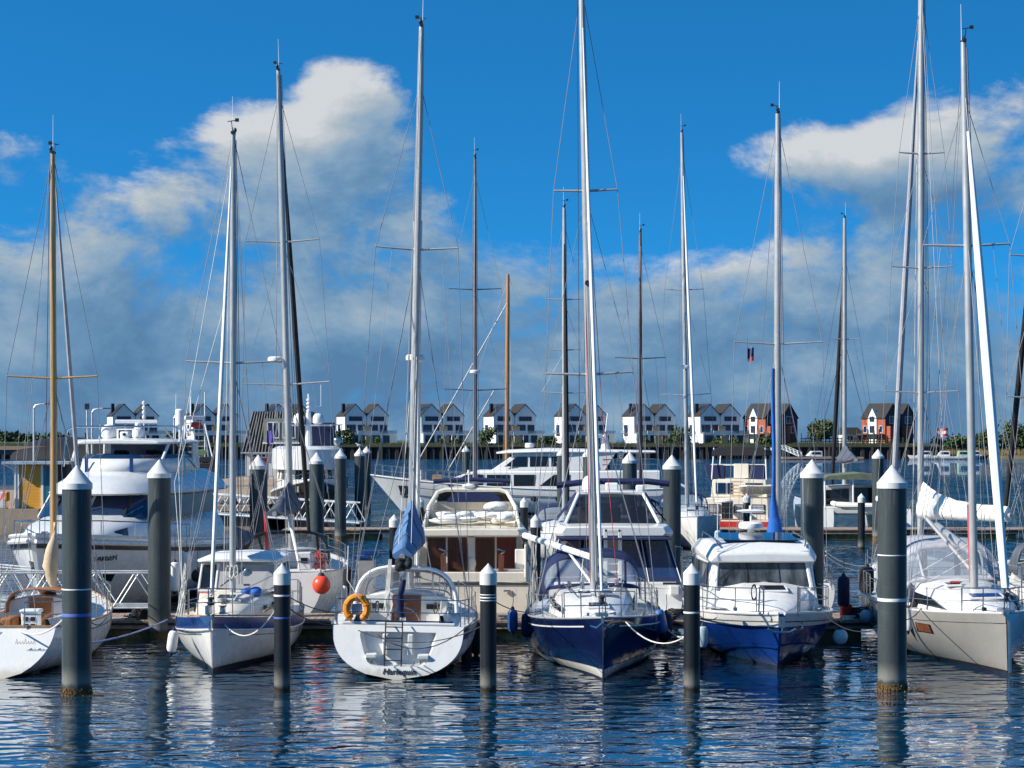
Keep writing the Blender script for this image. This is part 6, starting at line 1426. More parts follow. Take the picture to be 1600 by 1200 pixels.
# ---------------------------------------------------------------- black-hulled trawler
def trawler():
    d = 124.0
    r = thing('trawler', 'black-hulled trawler with round white wheelhouse and domed mast', 'trawler', (X(483, d), d, 0), BOW + R(8))
    h = Hull(15, 4.9, 2.3, 2.2, 3.2, sr=.85, rake=1.1, km=3.4, kb=1.25, um=.45, bowp=2.6)
    h.shell(r, blackhull); h.boot(r, red, -.3, .1); h.deck(r, teak, dz=-.6); h.rail(r, gel, .07, .02, name='bulwark_cap')
    def oval(x0, x1, w_, z, n=20):
        return [Vector((x0 + (x1 - x0) * max(0, math.cos(a)) ** .7, w_ * math.copysign(abs(math.sin(a)) ** .8, math.sin(a)), z)) for a in [-PI / 2 + PI * i / n for i in range(n + 1)]]
    b = MB(); b.loft([oval(-3, 2.8, 2.0, 2.0), oval(-3, 2.8, 2.0, 3.1)], closed=False); b.build('deckhouse', gel, r, smooth=60)
    b = MB(); lo = oval(-3, 2.6, 1.95, 3.1); hi = oval(-3, 2.4, 1.85, 3.75); b.loft([lo, hi], closed=False); wo = b.build('wheelhouse_glass', glass, r, smooth=60)
    for i in range(1, 20, 2): MB().tube([lo[i], hi[i]], .11, 6).build('window_post', cream, wo)
    b = MB(); b.loft([oval(-4, 3.3, 2.35, 3.72), oval(-4, 3.3, 2.35, 3.8), oval(-4, 3.2, 2.3, 5.0), oval(-4, 2.6, 1.9, 5.2)], closed=False); tp = oval(-4, 2.6, 1.9, 5.2); b.add(tp, [tuple(range(len(tp)))]); bt = oval(-4, 3.3, 2.35, 3.72); b.add(bt, [tuple(range(len(bt)))]); b.build('flybridge', gel, r, smooth=45)
    b = MB(); b.tube([(-1, 0, 5.1), (-1, 0, 7.4)], [.26, .16], 10); b.box((-1, 0, 6.55), (.5, 3.0, .1)); b.build('signal_mast', gel, r)
    dome(r, (-1, .62, 6.62), .38); dome(r, (-1, -.62, 6.62), .38)
    b = MB(); b.tube([(-1, 0, 7.4), (-1, 0, 8.6)], .06, 6)
    for k in range(4): b.lathe((-1, 0, 7.4 + .24 * k), [(.1, 0), (.14, .04), (.14, .14), (.08, .17)], 8)
    b.tube([(-1, 0, 7.7), (-1, .8, 7.8), (-1, .8, 9.2)], .02, 5); b.build('light_stack', whitepl, r)
    b = MB()
    for y in (1.5, 2.2, 1.1): b.tube([(-2.5, y, 5.1), (-2.5, y, 6.6)], .025, 5)
    b.tube([(-2.5, .8, 6.6), (-2.5, 2.3, 6.6)], .03, 5); b.build('aft_frame', steel, r); MB().box((-3.2, .7, 6.0), (1.2, 2.2, 1.5)).build('folded_bimini', navycan, r, smooth=0, bevel=.1)
    o = MB().lathe((0, 0, 0), [(.3, 0), (.32, .1), (.2, .25)], 14).build('searchlight', steel, r); o.matrix_local = Matrix.Translation((-.5, 1.9, 5.5)) @ Matrix.Rotation(PI / 2, 4, 'Y')
    for sd in (1, -1):
        for u in (.5, .58, .66, .74, .82, .9): MB().box(h.at(u, .1, -.35, sd), (.5, .1, .35)).build('freeing_port', cream, r, smooth=0)
    b = MB()
    for sd in (1, -1):
        b.tube([h.at(u, .1, .5, sd) for u in (.45, .6, .75, .88, .97)], .025, 5)
        for u in (.45, .6, .75, .88, .97): b.tube([h.at(u, .1, 0, sd), h.at(u, .1, .5, sd)], .02, 5)
    b.build('bow_rail', steel, r)
trawler()
# ---------------------------------------------------------------- cream houseboat with red stripe, stern-on
def houseboat():
    d = 118.0
    r = thing('houseboat', 'cream two-deck cruiser with red hull panels and black canopy frame', 'houseboat', (X(1163, d), d, 0), STERN + R(-14)); r.scale = (1, 1, .87)
    h = Hull(11, 4.4, 1.05, 1.1, 1.6, sr=.95, km=5, kb=1.4, um=.5, bowp=2.6)
    h.shell(r, cream); h.boot(r, antifoul, -.3, .1); h.deck(r, teak); h.band(r, 'red_panel', red, lambda u: .45, lambda u: .95, .0, .8); h.rail(r, cream, .05, .02)
    prof_loft(r, 'lower_cabin', cream, [(-4.2, [(1.95, 1.0), (1.9, 2.45), (0, 2.5)]), (3, [(1.8, 1.1), (1.75, 2.45), (0, 2.5)]), (3.6, [(1.5, 1.2, 4.2), (1.4, 2.4), (0, 2.45)])], .03)
    for y in (1.3, -.3, -1.35):
        o = MB().box((-4.22, y, 1.75), (.06, .78, .62)).build('window', blackp, r, smooth=0); MB().box((-4.25, y, 1.75), (.03, .64, .5)).build('curtain', blind, o, smooth=0)
    MB().box((-4.22, .52, 1.7), (.06, .6, 1.3)).build('cabin_door', glass, r, smooth=0)
    prof_loft(r, 'upper_cabin', cream, [(-2.6, [(1.7, 2.5), (1.6, 3.7), (0, 3.75)]), (2.0, [(1.6, 2.5), (1.5, 3.7), (0, 3.75)])], .03)
    for y, w_ in ((1.1, .6), (.55, .3), (-.9, 1.0)): MB().box((-2.62, y, 3.1), (.06, w_, .75)).build('window', bglass, r, smooth=0)
    for k in range(5): MB().box((-3.1, .05, 2.6 + .24 * k), (.3, .7, .06)).build('stair_tread', teak, r, smooth=0)
    for y in (1.75, -1.1):
        MB().box((-2.0, y * .85, 4.25), (.5, 1.1, 1.0)).build('spray_cloth', navycan, r, smooth=0, bevel=.03)
    MB().box((-2.1, -.1, 4.3), (.4, .9, 1.0)).build('helm_back', cream, r, smooth=0, bevel=.03); MB().box((-2.0, .1, 4.72), (.5, 3.3, .1)).build('coaming_top', gel, r, smooth=0)
    for x in (-2.6, .6):
        for sd in (1, -1): MB().tube([(x, sd * 1.65, 3.7), (x + .3, sd * 1.55, 5.9)], .04, 6).build('canopy_post', whitepl, r)
    o = prof_loft(r, 'canopy', blackcan, [(-2.6, [(1.66, 5.35), (1.6, 5.75), (1.2, 5.95), (0, 6.0)]), (1.2, [(1.6, 5.35), (1.5, 5.75), (1.1, 5.95), (0, 6.0)])], .03)
    b = MB()
    for z in (.45, .85): b.tube([(-2.7, 1.9, 1.05 + z), (-5.3, 1.95, 1.05 + z), (-5.4, -1.95, 1.05 + z)], .02, 5)
    for k in range(9): b.tube([(-5.4, 1.95 - .48 * k, 1.05), (-5.4, 1.95 - .48 * k, 1.9)], .018, 5)
    b.build('aft_rail', steel, r); MB().lathe((-5.0, .6, 2.2), [(.25, 0), (.55, .05), (.55, .12), (.1, .2)], 16).build('parasol', whitecan, r)
    dg = thing('dinghy', 'small white dinghy hung on the houseboat stern', 'dinghy', (X(1187, d - 5), d - 4.2, 2.55), R(4))
    b = MB(); b.loft([[(-1.15 + .0, .0, .28), (-1.1, -.25, .06), (-1.1, .25, .06)], [(-.8, -.45, .32), (-.8, 0, -.1), (-.8, .45, .32)], [(.2, -.55, .30), (.2, 0, -.16), (.2, .55, .30)], [(1.1, -.5, .34), (1.1, 0, -.12), (1.1, .5, .34)]]); b.build('hull', gel, dg)
    b = MB(); b.tube([(-1.1, 0, .32), (-.7, .47, .34), (.2, .57, .32), (1.1, .52, .36), (1.1, -.52, .36), (.2, -.57, .32), (-.7, -.47, .34), (-1.1, 0, .32)], .05, 6); b.build('gunwale', cream, dg)
houseboat()
# ---------------------------------------------------------------- catamaran with olive bimini
def catamaran():
    d = 117.0
    r = thing('catamaran', 'white sailing catamaran with olive bimini and inflatable on its stern', 'catamaran', (X(1334, d), d + 3, 0), STERN)
    for s_ in (1, -1):
        h = Hull(11.5, 1.5, 1.5, 1.5, 1.9, sr=.8, rake=.3, km=4, kb=1.6, tr=.9, ks=3)
        o = h.shell(r, gel); o.location = (0, s_ * 2.3, 0); dk = h.deck(r, gel); dk.location = (0, s_ * 2.3, 0)
    MB().box((-.5, 0, 1.35), (7.5, 4.4, .5)).build('bridge_deck', gel, r, smooth=0, bevel=.1)
    c = prof_loft(r, 'saloon', gel, [(-3.0, [(2.5, 1.6), (2.1, 2.7), (1.9, 2.8), (0, 2.9)]), (1.6, [(2.4, 1.6), (1.7, 2.6), (1.5, 2.7), (0, 2.8)]), (3.4, [(1.8, 1.6), (1.0, 1.9), (.8, 1.95), (0, 2.0)])], .06)
    MB().panel([(-3.03, .3, 1.7), (-3.03, 2.1, 1.7), (-3.03, 1.8, 2.55), (-3.03, .3, 2.65)], -.03).build('saloon_window', glass, c, smooth=0); MB().box((-3.04, -.6, 2.15), (.05, 1.3, 1.1)).build('saloon_door', glass, c, smooth=0)
    MB().prism([(-5.2, 2.3, 3.25), (-5.2, -2.3, 3.2), (-5.2, -1.9, 3.45), (-5.2, 0, 3.62), (-5.2, 1.9, 3.45)], (2.6, 0, .05)).build('bimini', greencan, r, smooth=0)
    for y in (2.1, 0.4, -2.1): MB().tube([(-5.1, y, 1.6), (-5.0, y, 3.3)], .05, 6).build('bimini_post', whitepl, r)
    MB().box((-4.6, -1.7, 2.4), (1.0, 1.0, 1.3)).build('helm_cover', blackcan, r, smooth=0, bevel=.15)
    mast(r, .3, 2.8, 19.5, .14, alu, [(11.9, .95)], (2.6, 1.6), (5.2, 0, 1.9), None, frac=.86, furl=blackcan, furlr=.13, halyards=4, wiremat=darkwire)
    boom(r, (.1, 0, 4.2), (-3.8, 0, 4.4), .12, alu, darkgreycan, .9, .5)
    dg = thing('inflatable_dinghy', 'white inflatable dinghy slung across the catamaran stern', 'dinghy', (X(1346, d - 3.4), d - 3.6, 1.55), R(3))
    b = MB(); b.tube([(-1.6, .35, .28), (-1.2, .62, .2), (.4, .7, .1), (1.5, .7, .1)], [.14, .2, .22, .2], 10); b.tube([(-1.6, -.35, .28), (-1.2, -.62, .2), (.4, -.7, .1), (1.5, -.7, .1)], [.14, .2, .22, .2], 10); b.tube([(-1.6, -.4, .28), (-1.75, 0, .32), (-1.6, .4, .28)], .15, 8); b.build('tube', whitecan, dg)
    MB().box((.2, 0, 0), (2.6, 1.0, .1)).build('floor', darkgreycan, dg, smooth=0); MB().box((-.2, -.93, .1), (2.6, .02, .05)).build('rubbing_strip', rubber, dg, smooth=0)
catamaran()
# small white stern dodger / horseshoe on it
# ---------------------------------------------------------------- fishing quay on the left
qm = MB(); qm.box((-48, 138, .2), (65, 36, 2.6)); structure(qm.build('fishing_quay', [paving], smooth=0))
qm = MB(); qm.box((-60, 117, .2), (63.8, 6, 2.596)); structure(qm.build('fishing_quay_step', [paving], smooth=0))
qm = MB(); qm.box((-24.2, 186, .19), (11.5, 60, 2.6)); structure(qm.build('fishing_quay_arm', [paving], smooth=0))
MB_ = MB().box((-48, 119.9, .85), (65.3, .12, .6)); tag(MB_.build('quay_fender_beam', blackp, smooth=0), 'dark timber fender beam along the fishing quay edge', 'beam')
# black battened house with red doors
def black_house():
    d = 198.0; QZ = 1.5
    r = thing('black_house', 'black battened house with dormer and red doors on the fishing quay', 'house', (X(381, d), d, QZ), 0)
    W = 7.6
    MB().box((W / 2, 3, 1.35), (W - .6, 6, 2.7)).build('ground_floor', M('pale_boards', (.55, .55, .52), .7, stretch=(6, 1, .3)), r, smooth=0)
    rf = MB().prism([(-.15, -.3, 2.75), (W + .15, -.3, 2.75), (W + .0, .2, 5.2), (W - .7, .9, 7.1), (.9, .9, 7.1), (.5, .2, 5.2)], (0, .4, 0))
    b = MB(); b.loft([[(-.15, -.35, 2.75), (W + .15, -.35, 2.75), (W + .15, 6.3, 2.75), (-.15, 6.3, 2.75)], [(.85, .9, 7.0), (W - .85, .9, 7.0), (W - .85, 5.1, 7.0), (.85, 5.1, 7.0)]]); ro = b.build('mansard_roof', blackp, r, smooth=0)
    bt = M('weathered_batten', (.16, .155, .15), .7)
    for k in range(24):
        t = k / 23; x0 = -.1 + (W + .2) * t; x1 = .85 + (W - 1.7) * t
        MB().tube([(x0, -.37, 2.8), (x1, .86, 6.95)], .06, 4).build('batten', bt, ro)
    dm = MB().box((3.9, .15, 5.0), (3.6, 1.5, 2.5)).build('dormer', M('sage_boards', (.20, .22, .20), .7, stretch=(8, 1, .3)), r, smooth=0)
    house_window(r, (3.1, -.62, 4.2), 1.3, 1.7, 2, whfrm); house_window(r, (4.75, -.62, 4.2), 1.3, 1.7, 2, whfrm)
    MB().box((3.9, -.65, 3.72), (3.8, .2, .16)).build('dormer_sill', whfrm, r, smooth=0)
    for x in (1.6, 6.2):
        MB().box((x, -.03, 1.1), (1.5, .08, 2.2)).build('red_door', red, r, smooth=0); house_window(r, (x, -.1, 2.2), 1.5, .45, 3, whfrm)
    MB().box((W / 2, -.4, 2.72), (W + .6, .14, .14)).build('gutter', galv, r, smooth=0)
    for x in (.25, W - .25): MB().tube([(x, -.3, 2.7), (x, -.15, .05)], .05, 6).build('downpipe', galv, r)
black_house()
# fishing cutter with tall tripod mast
def cutter():
    d = 168.0
    r = thing('fishing_boat', 'small fishing cutter with tall white tripod mast behind the quay', 'fishing boat', (X(308, d), d, 0), BOW + R(20))
    h = Hull(9.5, 3.6, 1.9, 1.8, 2.5, sr=.8, rake=.7, km=3, kb=1.3)
    h.shell(r, gel); h.boot(r, red, -.3, .1); h.deck(r, galv, dz=-.4); h.rail(r, rubber, .06, 0)
    MB().box((-1, 0, 2.9), (2.4, 2.2, 2.4)).build('wheelhouse', gel, r, smooth=0, bevel=.08)
    for y in (-.7, 0, .7): MB().box((.22, y, 3.5), (.06, .55, .6)).build('wheelhouse_window', glass, r, smooth=0)
    b = MB()
    for sd in (1, -1): b.tube([(-1.8, sd * 1.35, 4.1), (-1.6, sd * .75, 7.6)], .07, 6); b.tube([(.2, sd * 1.3, 4.1), (-1.2, sd * .75, 7.6)], .06, 6)
    for k in range(7): b.tube([(-1.75 + .02 * k, -1.3 + .08 * k, 4.5 + .5 * k), (-1.75 + .02 * k, 1.3 - .08 * k, 4.5 + .5 * k)], .04, 6)
    b.build('tripod_mast', whitepl, r); MB().tube([(-1.5, -.3, 7.5), (-1.5, -.3, 9.4)], .06, 6).build('topmast', whitepl, r); MB().tube([(-1.4, .95, 2), (-1.4, .95, 9.8)], .05, 6).build('whip_pole', whitepl, r)
    MB().box((-1.4, 0, 7.5), (.9, 1.7, .35)).build('mast_platform', whitepl, r, smooth=0, bevel=.04); MB().box((-1.2, .1, 6.9), (.5, .9, .45)).build('life_raft', red, r, smooth=0, bevel=.08)
    radar(r, (-1.0, -.5, 6.3), .4, h=.25); MB().box((-.6, .3, 4.45), (.8, 1.1, .5)).build('green_locker', M('pale_green_paint', (.35, .48, .2), .6), r, smooth=0, bevel=.04)
    for k in range(5): MB().box((2.0 + .2 * (k % 2), -1.0 + .5 * k, 2.35 + .1 * (k % 3)), (.7, .45, .5)).build('fish_crate', (red, M('fish_green%d' % k, (.12, .3, .2), .6), whitepl)[k % 3], r, smooth=0)
cutter()
# quay clutter: nets, crates, railings, pot stack
rn = random.Random(17)
for k, (px, d, m, lab) in enumerate(((364, 122, darkgreycan, 'dark heap of nets on the quay by the gangway'), (375, 121.5, blackcan, 'black heap of nets at the quay edge'), (392, 121.5, greycan, 'pale heap of nets beside the tall pile'))):
    b = MB()
    for q in range(14): b.ell((rn.uniform(-.7, .7), rn.uniform(-.3, .3), rn.uniform(.05, .25)), (rn.uniform(.2, .4), rn.uniform(.2, .35), rn.uniform(.12, .25)), 8, 6)
    o = b.build('net_heap', m, smooth=60); o.location = (X(px, d), d, 1.5); tag(o, lab, 'nets')
t = thing('pot_stack', 'tall stack of dark crab pots behind the quay railing', 'crab pots', (X(325, 128), 128, 1.5))
for k in range(7): MB().box((0, 0, .28 + .42 * k), (1.1 - .05 * (k % 2), .9, .38)).build('crab_pot', blackp, t, smooth=0, bevel=.06)
t = thing('railing', 'tubular steel railing at the gangway head', 'railing', (X(290, 121), 121, 1.5))
for k in range(7): MB().tube([(k * .28, 0, 0), (k * .28, 0, 1.05)], .03, 6).build('baluster', steel, t)
for z in (.55, 1.05): MB().tube([(0, 0, z), (1.68, 0, z)], .03, 6).build('rail', steel, t)
t = thing('railing', 'steel railing in front of the black house', 'railing', (X(352, 160), 160, 1.5))
for k in range(9): MB().tube([(k * .5, 0, 0), (k * .5, 0, 1.05)], .03, 6).build('baluster', steel, t)
MB().tube([(0, 0, 1.05), (4, 0, 1.05)], .03, 6).build('rail', steel, t)
# aluminium truss gangways
def gangway(label, p, q, w_=1.3, hh=1.15, n=10, mat=galv, k_=1.):
    p = Vector(p); q = Vector(q); L = (q - p).length; dv = (q - p).normalized(); sdv = Vector((-dv.y, dv.x, 0)).normalized(); up = Vector((0, 0, 1))
    r = thing('gangway', label, 'gangway', p)
    for s_ in (-.5, .5):
        o = sdv * s_ * w_
        MB().tube([o, o + dv * L], .06 * k_, 6).build('bottom_chord', mat, r); MB().tube([o + up * hh + dv * L * .03, o + up * hh + dv * L * .97], .05 * k_, 6).build('top_chord', mat, r)
        for k in range(n):
            a = o + dv * L * k / n; c_ = o + dv * L * (k + 1) / n
            MB().tube([a, (a + c_) / 2 + up * hh], .035 * k_, 6).build('brace', mat, r); MB().tube([(a + c_) / 2 + up * hh, c_], .035 * k_, 6).build('brace', mat, r)
    b = MB(); b.loft([[sdv * -.5 * w_, sdv * .5 * w_], [sdv * -.5 * w_ + dv * L, sdv * .5 * w_ + dv * L]], closed=False); o = b.build('walkway', galv, r, smooth=0); o.modifiers.new('t', 'SOLIDIFY').thickness = .08
    return r
gangway('aluminium truss gangway from the fishing quay down to the middle pontoon', (X(268, 114), 115, 1.35), (X(566, 112), 112.4, .75), n=9)
gangway('aluminium truss gangway lying on the pontoon before the big motor yacht', (X(-30, 57.6), 57.9, .62), (X(246, 57.6), 57.9, .62), w_=.9, hh=1.05, n=4, k_=.6)
gangway('second aluminium gangway behind the pontoon at far left', (X(-60, 61), 59.5, .9), (X(120, 61), 59.0, .6), w_=.8, hh=1.0, n=3, k_=.6)
# yellow kiosk
t = thing('kiosk', 'yellow boarded kiosk with flat roof at the left edge', 'kiosk', (X(28, 115.2), 115.2, 1.5))
for k in range(14): MB().box((.75, -.02, .1 + .185 * k), (1.3, .06, .175)).build('board', yellow, t, smooth=0)
MB().box((.75, 1.3, 1.3), (1.36, 2.5, 2.6)).build('wall', yellow, t, smooth=0)
for x in (.02, 1.48): MB().box((x, -.05, 1.3), (.14, .14, 2.62)).build('corner_post', hw, t, smooth=0)
MB().box((1.9, .5, 1.3), (.7, 1.2, 2.5)).build('blue_door', M('petrol_blue_paint', (.02, .14, .19), .5), t, smooth=0); MB().box((2.6, .6, 1.35), (.7, 1.4, 2.6)).build('dark_annex', postm, t, smooth=0)
MB().box((1.2, 1.0, 2.74), (4.0, 3.4, .16)).build('roof', galv, t, smooth=0); MB().tube([(-.75, -.6, 2.7), (-.1, -.1, 2.3), (-.1, -.1, 0)], .06, 6).build('downpipe', whitepl, t)
t = thing('locker', 'yellow and white locker on the quay at the left edge', 'locker', (X(2, 114.6), 114.6, 1.5)); MB().box((0, 0, .5), (.7, .6, 1.0)).build('cabinet', gel, t, smooth=0, bevel=.05); MB().box((.35, -.1, .75), (.3, .5, .6)).build('hose_reel', yellow, t, smooth=0, bevel=.1)
# street lamps on the quay
def lamp_post(px, top, d, label, z0=1.5):
    r = thing('street_lamp', label, 'street lamp', (X(px, d), d, z0), group='curved-arm street lamps on the quay')
    H_ = Z(top, d) - z0
    MB().tube([(0, 0, 0), (0, 0, H_ - .3)], [.11, .075], 8).build('post', galv, r); MB().tube([(0, 0, H_ - .3), (.12, 0, H_ - .1), (.5, 0, H_ - .02), (1.0, 0, H_)], .05, 6).build('arm', galv, r); MB().box((1.15, 0, H_), (.6, .22, .08)).build('lamp_head', blackp, r, smooth=0, bevel=.02)
lamp_post(53, 631, 150, 'street lamp on the quay nearest the left edge'); lamp_post(144, 638, 152, 'street lamp on the quay left of the first white house'); lamp_post(272, 647, 154, 'street lamp on the quay left of the fishing cutter')
t = thing('signal_post', 'slim signal post with dark lamp head right of the wooden mast', 'signal post', (X(136, 150), 150, 1.5)); MB().tube([(0, 0, 0), (0, 0, 6.6)], .07, 6).build('post', galv, t); MB().box((0, 0, 6.7), (.3, .3, .45)).build('signal_head', blackp, t, smooth=0); MB().box((-.05, 0, 4.3), (.25, .3, .7)).build('signal_box', blackp, t, smooth=0)
# dark heaps and hall on the far-left quay
b = MB(); rings = []
for i in range(17):
    t_ = i / 16; x = X(55, 520) + (X(262, 520) - X(55, 520)) * t_; hh = 3.4 + 2.6 * math.sin(PI * t_) ** .5 + .4 * math.sin(9 * t_)
    rings.append([(x, 510 + 16 * math.cos(a), hh * math.sin(a) + .2) for a in [PI * k / 10 for k in range(11)]])
b.loft(rings, closed=False); tag(b.build('spoil_heap', M('black_tarpaulin', (.012, .012, .014), .7, var=.4), smooth=50), 'long dark covered heap on the far-left shore', 'heap')
t = thing('low_bridge', 'low tan bridge deck at the far left shore', 'bridge', (X(20, 500), 500, 0)); MB().box((-8, 0, 3.2), (40, 6, .9)).build('deck', M('tan_concrete', (.30, .22, .16), .8), t, smooth=0); MB().box((-8, .2, 2.1), (40, 4, 1.3)).build('girder', M('teal_girder', (.05, .09, .12), .6), t, smooth=0)
for x in (-24, -8, 8): MB().box((x, 0, .5), (1.5, 4, 3)).build('pier', concrete, t, smooth=0)
# ---------------------------------------------------------------- far small craft along the right quay
def launch(label, px, d, L, rz, cab=True, hm=None, cm=None):
    r = thing('moored_launch', label, 'motor boat', (X(px, d), d, 0), rz, group='small craft along the far right quay')
    h = Hull(L, L * .32, .8, .8, 1.2, sr=.92, rake=L * .12, km=4, kb=1.3)
    h.shell(r, hm or gel); h.deck(r, gel)
    if cab:
        prof_loft(r, 'cabin', cm or gel, [(-L * .25, [(L * .12, .8), (L * .10, 2.2), (0, 2.3)]), (L * .05, [(L * .12, .8), (L * .10, 2.2), (0, 2.3)]), (L * .15, [(L * .1, .9, L * .2), (L * .08, 2.0, L * .07), (0, 2.1, L * .07)])], .03)
        for sd in (1, -1): MB().panel([(-L * .2, sd * L * .118, 1.4), (L * .08, sd * L * .118, 1.4), (L * .05, sd * L * .108, 2.0), (-L * .2, sd * L * .108, 2.0)][::sd], .03).build('window', glass, r, smooth=0)
launch('white cabin launch with blue hull on a float below the right red house gap', 1270, 522, 9.5, PI + .2, hm=bandblue)
launch('white open boat at the far quay, left of the red flag', 1442, 524, 8.5, PI); launch('white cabin boat at the far quay below the red flag', 1472, 524, 8, PI, ); launch('white boat with green cabin top at the far right quay', 1508, 524, 8, 0, cm=M('pale_green_canvas', (.35, .55, .42), .8)); launch('dark launch at the reed bank on the far right', 1528, 528, 6, 0, hm=blackhull)
pn = MB().box((0, 0, .45), (22, 2.2, .5)).build('far_float', decking, smooth=0); pn.location = (X(1285, 519), 519, 0); tag(pn, 'low float in front of the far blue-hulled launch', 'float')
gangway('distant gangway ramp left of the far blue-hulled launch', (X(1222, 526), 527, 3.0), (X(1246, 526), 520, .8), n=5, hh=1.0)
# ================================================================== FENDERS AND LINES
for lab, px, py, d, kw in (
    ('white fender hanging at the big motor yacht starboard quarter', 273, 878, 61.5, dict(L=.95, r=.17, hang=.9)), ('pale blue-white fender furthest aft on the big motor yacht', 291, 862, 64, dict(L=.95, r=.17, hang=.9)),
    ('cream fender with navy ends at the blue-banded boat bow', 272, 985, 47.6, dict(L=.55, r=.13, mat=fwhite, cap=navycan, tilt=R(8))),
    ('black-socked fender nearest on the right of the lettered sloop', 729, 992, 49, dict(L=.75, r=.14, mat=fblack)), ('black-socked fender further right of the lettered sloop', 744, 975, 50.5, dict(L=.8, r=.15, mat=fblack)),
    ('blue fender furthest left beside the navy sloop', 801, 952, 52, dict(L=.62, r=.14, mat=fblue, cap=fnavy)), ('navy fender by the left bow of the navy sloop', 823, 958, 50, dict(L=.62, r=.14, mat=fnavy, cap=fblue)),
    ('blue fender at the right side of the navy sloop', 1029, 952, 49, dict(L=.62, r=.14, mat=fblue, tilt=R(-12))), ('navy fender behind the blue one right of the navy sloop', 1041, 958, 51, dict(L=.7, r=.16, mat=fnavy)),
    ('pale blue fender at the left bow of the royal blue boat', 1098, 978, 48.3, dict(L=.55, r=.13, mat=fpale)), 
    ('white fender between the tall pile and the warm grey sloop', 1419, 950, 49.5, dict(L=.6, r=.11, mat=fwhite)),
    ('navy-socked fender at the pontoon right of the royal blue boat', 1318, 900, 55.6, dict(L=.9, r=.18, mat=fnavy)), ('black fender left of the tall right pile', 1354, 885, 56.5, dict(L=.8, r=.22, mat=fblack)),
    ('dark fender at the bow of the black-hooded sloop', 543, 888, 58, dict(L=.7, r=.15, mat=fblack)), ('white slim fender below the black-hooded sloop bow', 538, 915, 57.6, dict(L=.8, r=.09, mat=fwhite)),
    ('pale blue fender on the green-striped sloop', 1122, 828, 97, dict(L=.9, r=.2, mat=fpale)), ('dark fender on the warm grey sloop left side', 1428, 940, 50.5, dict(L=.5, r=.12, mat=fblack))):
    fender(lab, (X(px, d), d, Z(py, d)), **kw)
fender('glossy orange-red ball fender hanging at the black-hooded sloop stern', (X(502, 57.4), 57.4, Z(899, 57.4)), r=.275, mat=orangered, ball=True, hang=.5)
fender('black teardrop fender right of the big motor yacht', (X(308, 63), 63, Z(890, 63)), r=.2, mat=fblack, ball=True, hang=.8)
for px, py, d, lab in ((1313, 983, 48.5, 'pale green ball fender right of the royal blue boat'), (1354, 952, 53.6, 'pale blue ball fender on the pontoon edge left of the tall pile'), (1371, 950, 53.9, 'pale blue ball fender half behind the tall right pile')):
    fender(lab, (X(px, d), d, Z(py, d)), r=.19, mat=fpale, ball=True, hang=.3)
def W3(px, py, d): return Vector((X(px, d), d, Z(py, d)))
rope('white bow line drooping across the blue-banded hull to its pile', sag(W3(350, 975, 46.6), W3(433, 948, 43.3), .45))
rope('black stern line across the lettered transom to the right pile', sag(W3(560, 985, 45.3), W3(760, 975, 43.3), .35), mat=darkwire, r=.013)
rope('second black stern line across the lettered transom', sag(W3(590, 992, 45.2), W3(745, 965, 43.6), .5), mat=darkwire, r=.013)
rope('dark line from the left pile to the lettered sloop quarter', sag(W3(445, 945, 43.2), W3(528, 975, 45.4), .15), mat=darkwire, r=.013)
rope('upper dark line from the left short pile to the lettered sloop', sag(W3(447, 930, 43.2), W3(535, 958, 45.6), .1), mat=darkwire, r=.013)
rope('white bow line looping from the navy sloop to the right pile', sag(W3(978, 972, 45.6), W3(1078, 990, 43.3), .35))
rope('white line from the right pile back to the pontoon by the navy sloop', sag(W3(1080, 990, 43.3), W3(1030, 960, 54.6), .3), r=.02)
rope('white stern line from the left pile across the varnished-mast sloop', sag(W3(108, 958, 43), W3(30, 985, 46.4), .25), r=.022)
rope('dark line from the left pile to the varnished-mast sloop', sag(W3(135, 962, 43), W3(166, 965, 49), .2), mat=darkwire, r=.014)
rope('pale blue line stretched from the left pile to the pontoon', sag(W3(140, 1005, 43), W3(262, 968, 54.8), .08), mat=M('lilac_rope', (.35, .38, .62), .8), r=.02)
rope('dark line from the right tall pile to the warm grey sloop', sag(W3(1400, 965, 43.5), W3(1440, 950, 49), .15), mat=darkwire, r=.013)
rope('white line across the water behind the royal blue boat', sag(W3(1290, 862, 57), W3(1378, 875, 66), .3), r=.018); rope('second white line across the water behind the royal blue boat', sag(W3(1290, 868, 57), W3(1378, 884, 64), .3), r=.018)
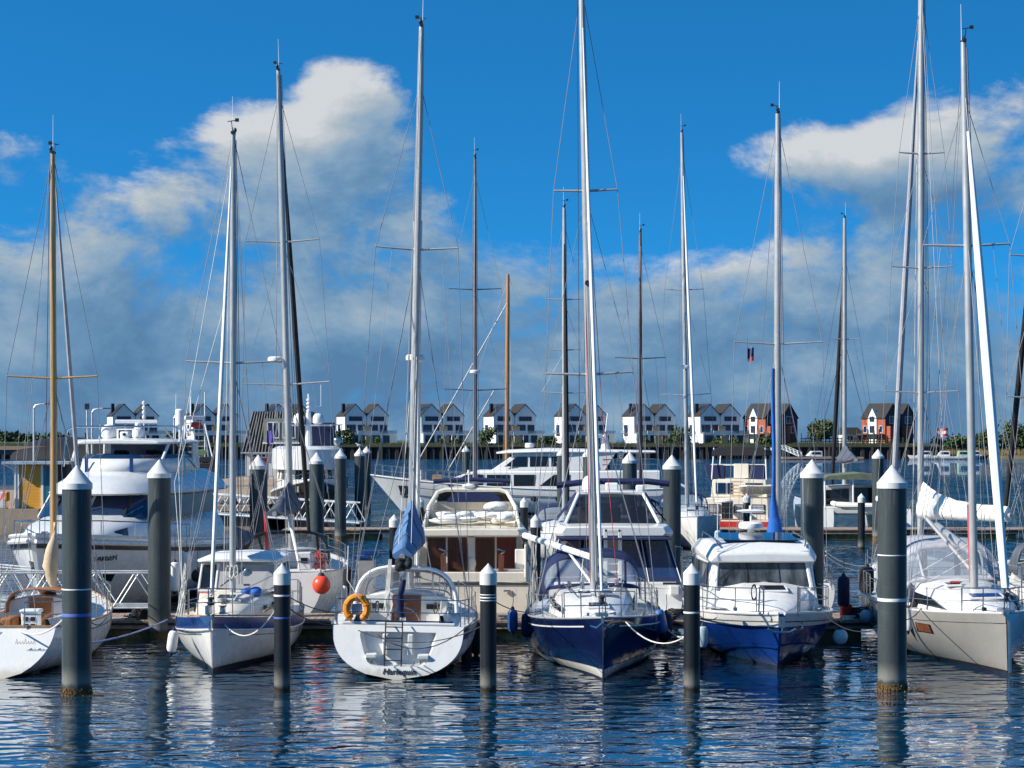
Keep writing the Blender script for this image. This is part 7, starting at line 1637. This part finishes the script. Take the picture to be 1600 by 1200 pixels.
rope('dark bow line from the royal blue boat to the left pile', sag(W3(1120, 965, 47.8), W3(1083, 950, 43.4), .15), mat=darkwire, r=.012)
rope('dark bow line from the royal blue boat to the right pile', sag(W3(1285, 958, 47.6), W3(1388, 975, 43.6), .3), mat=darkwire, r=.012)
rope('white line from short pile by the lettered sloop to the navy sloop', sag(W3(770, 938, 43.3), W3(845, 955, 48), .12), r=.012, mat=darkwire)
# coils and bits on the pontoon
rn = random.Random(23)
for k, (px, d, m, lab) in enumerate(((216, 55.2, blackcan, 'black coil of line on the pontoon right of the tall left pile'), (1340, 55.6, darkwire, 'dark heap of line on the pontoon beside the tall right pile'), (572, 55.3, blackcan, 'black bag on the pontoon left of the lettered sloop'), (1052, 55.2, darkwire, 'dark heap of line on the pontoon right of the navy sloop'))):
    b = MB()
    for q in range(6): b.tube([(.28 * rn.uniform(.6, 1.1) * math.cos(2 * PI * i / 14) + .02 * q, .24 * rn.uniform(.8, 1.1) * math.sin(2 * PI * i / 14), .03 + .045 * q + rn.uniform(0, .03)) for i in range(15)], .03, 6)
    o = b.build('coiled_line', m); o.location = (X(px, d), d, .5); tag(o, lab, 'rope')
# small things on the first pontoon
for px, lab in ((1322, 'red jerrycan on the pontoon right of the royal blue boat'),):
    t = thing('jerrycan', lab, 'jerrycan', (X(px, 55.6), 55.6, .5), R(20)); MB().box((0, 0, .2), (.34, .2, .4)).build('can', red, t, smooth=0, bevel=.04); MB().tube([(-.1, 0, .4), (-.08, 0, .47), (.08, 0, .47), (.1, 0, .4)], .02, 5).build('handle', red, t)
MB_c = MB().box((0, 0, 0), (.3, .08, .06)).box((0, 0, .07), (.42, .05, .05)).box((0, 0, .035), (.1, .06, .08))
k0 = None
for k, px in enumerate((150, 205, 262, 355, 470, 560, 700, 790, 880, 1020, 1065, 1150, 1325, 1365)):
    if k0 is None: k0 = o = MB_c.build('cleat', steel, bpy.data.objects['pontoon'], smooth=0)
    else: o = k0.copy(); COL.objects.link(o)
    o.location = (X(px, 55.0) - bpy.data.objects['pontoon'].location.x, -1.0, .54)
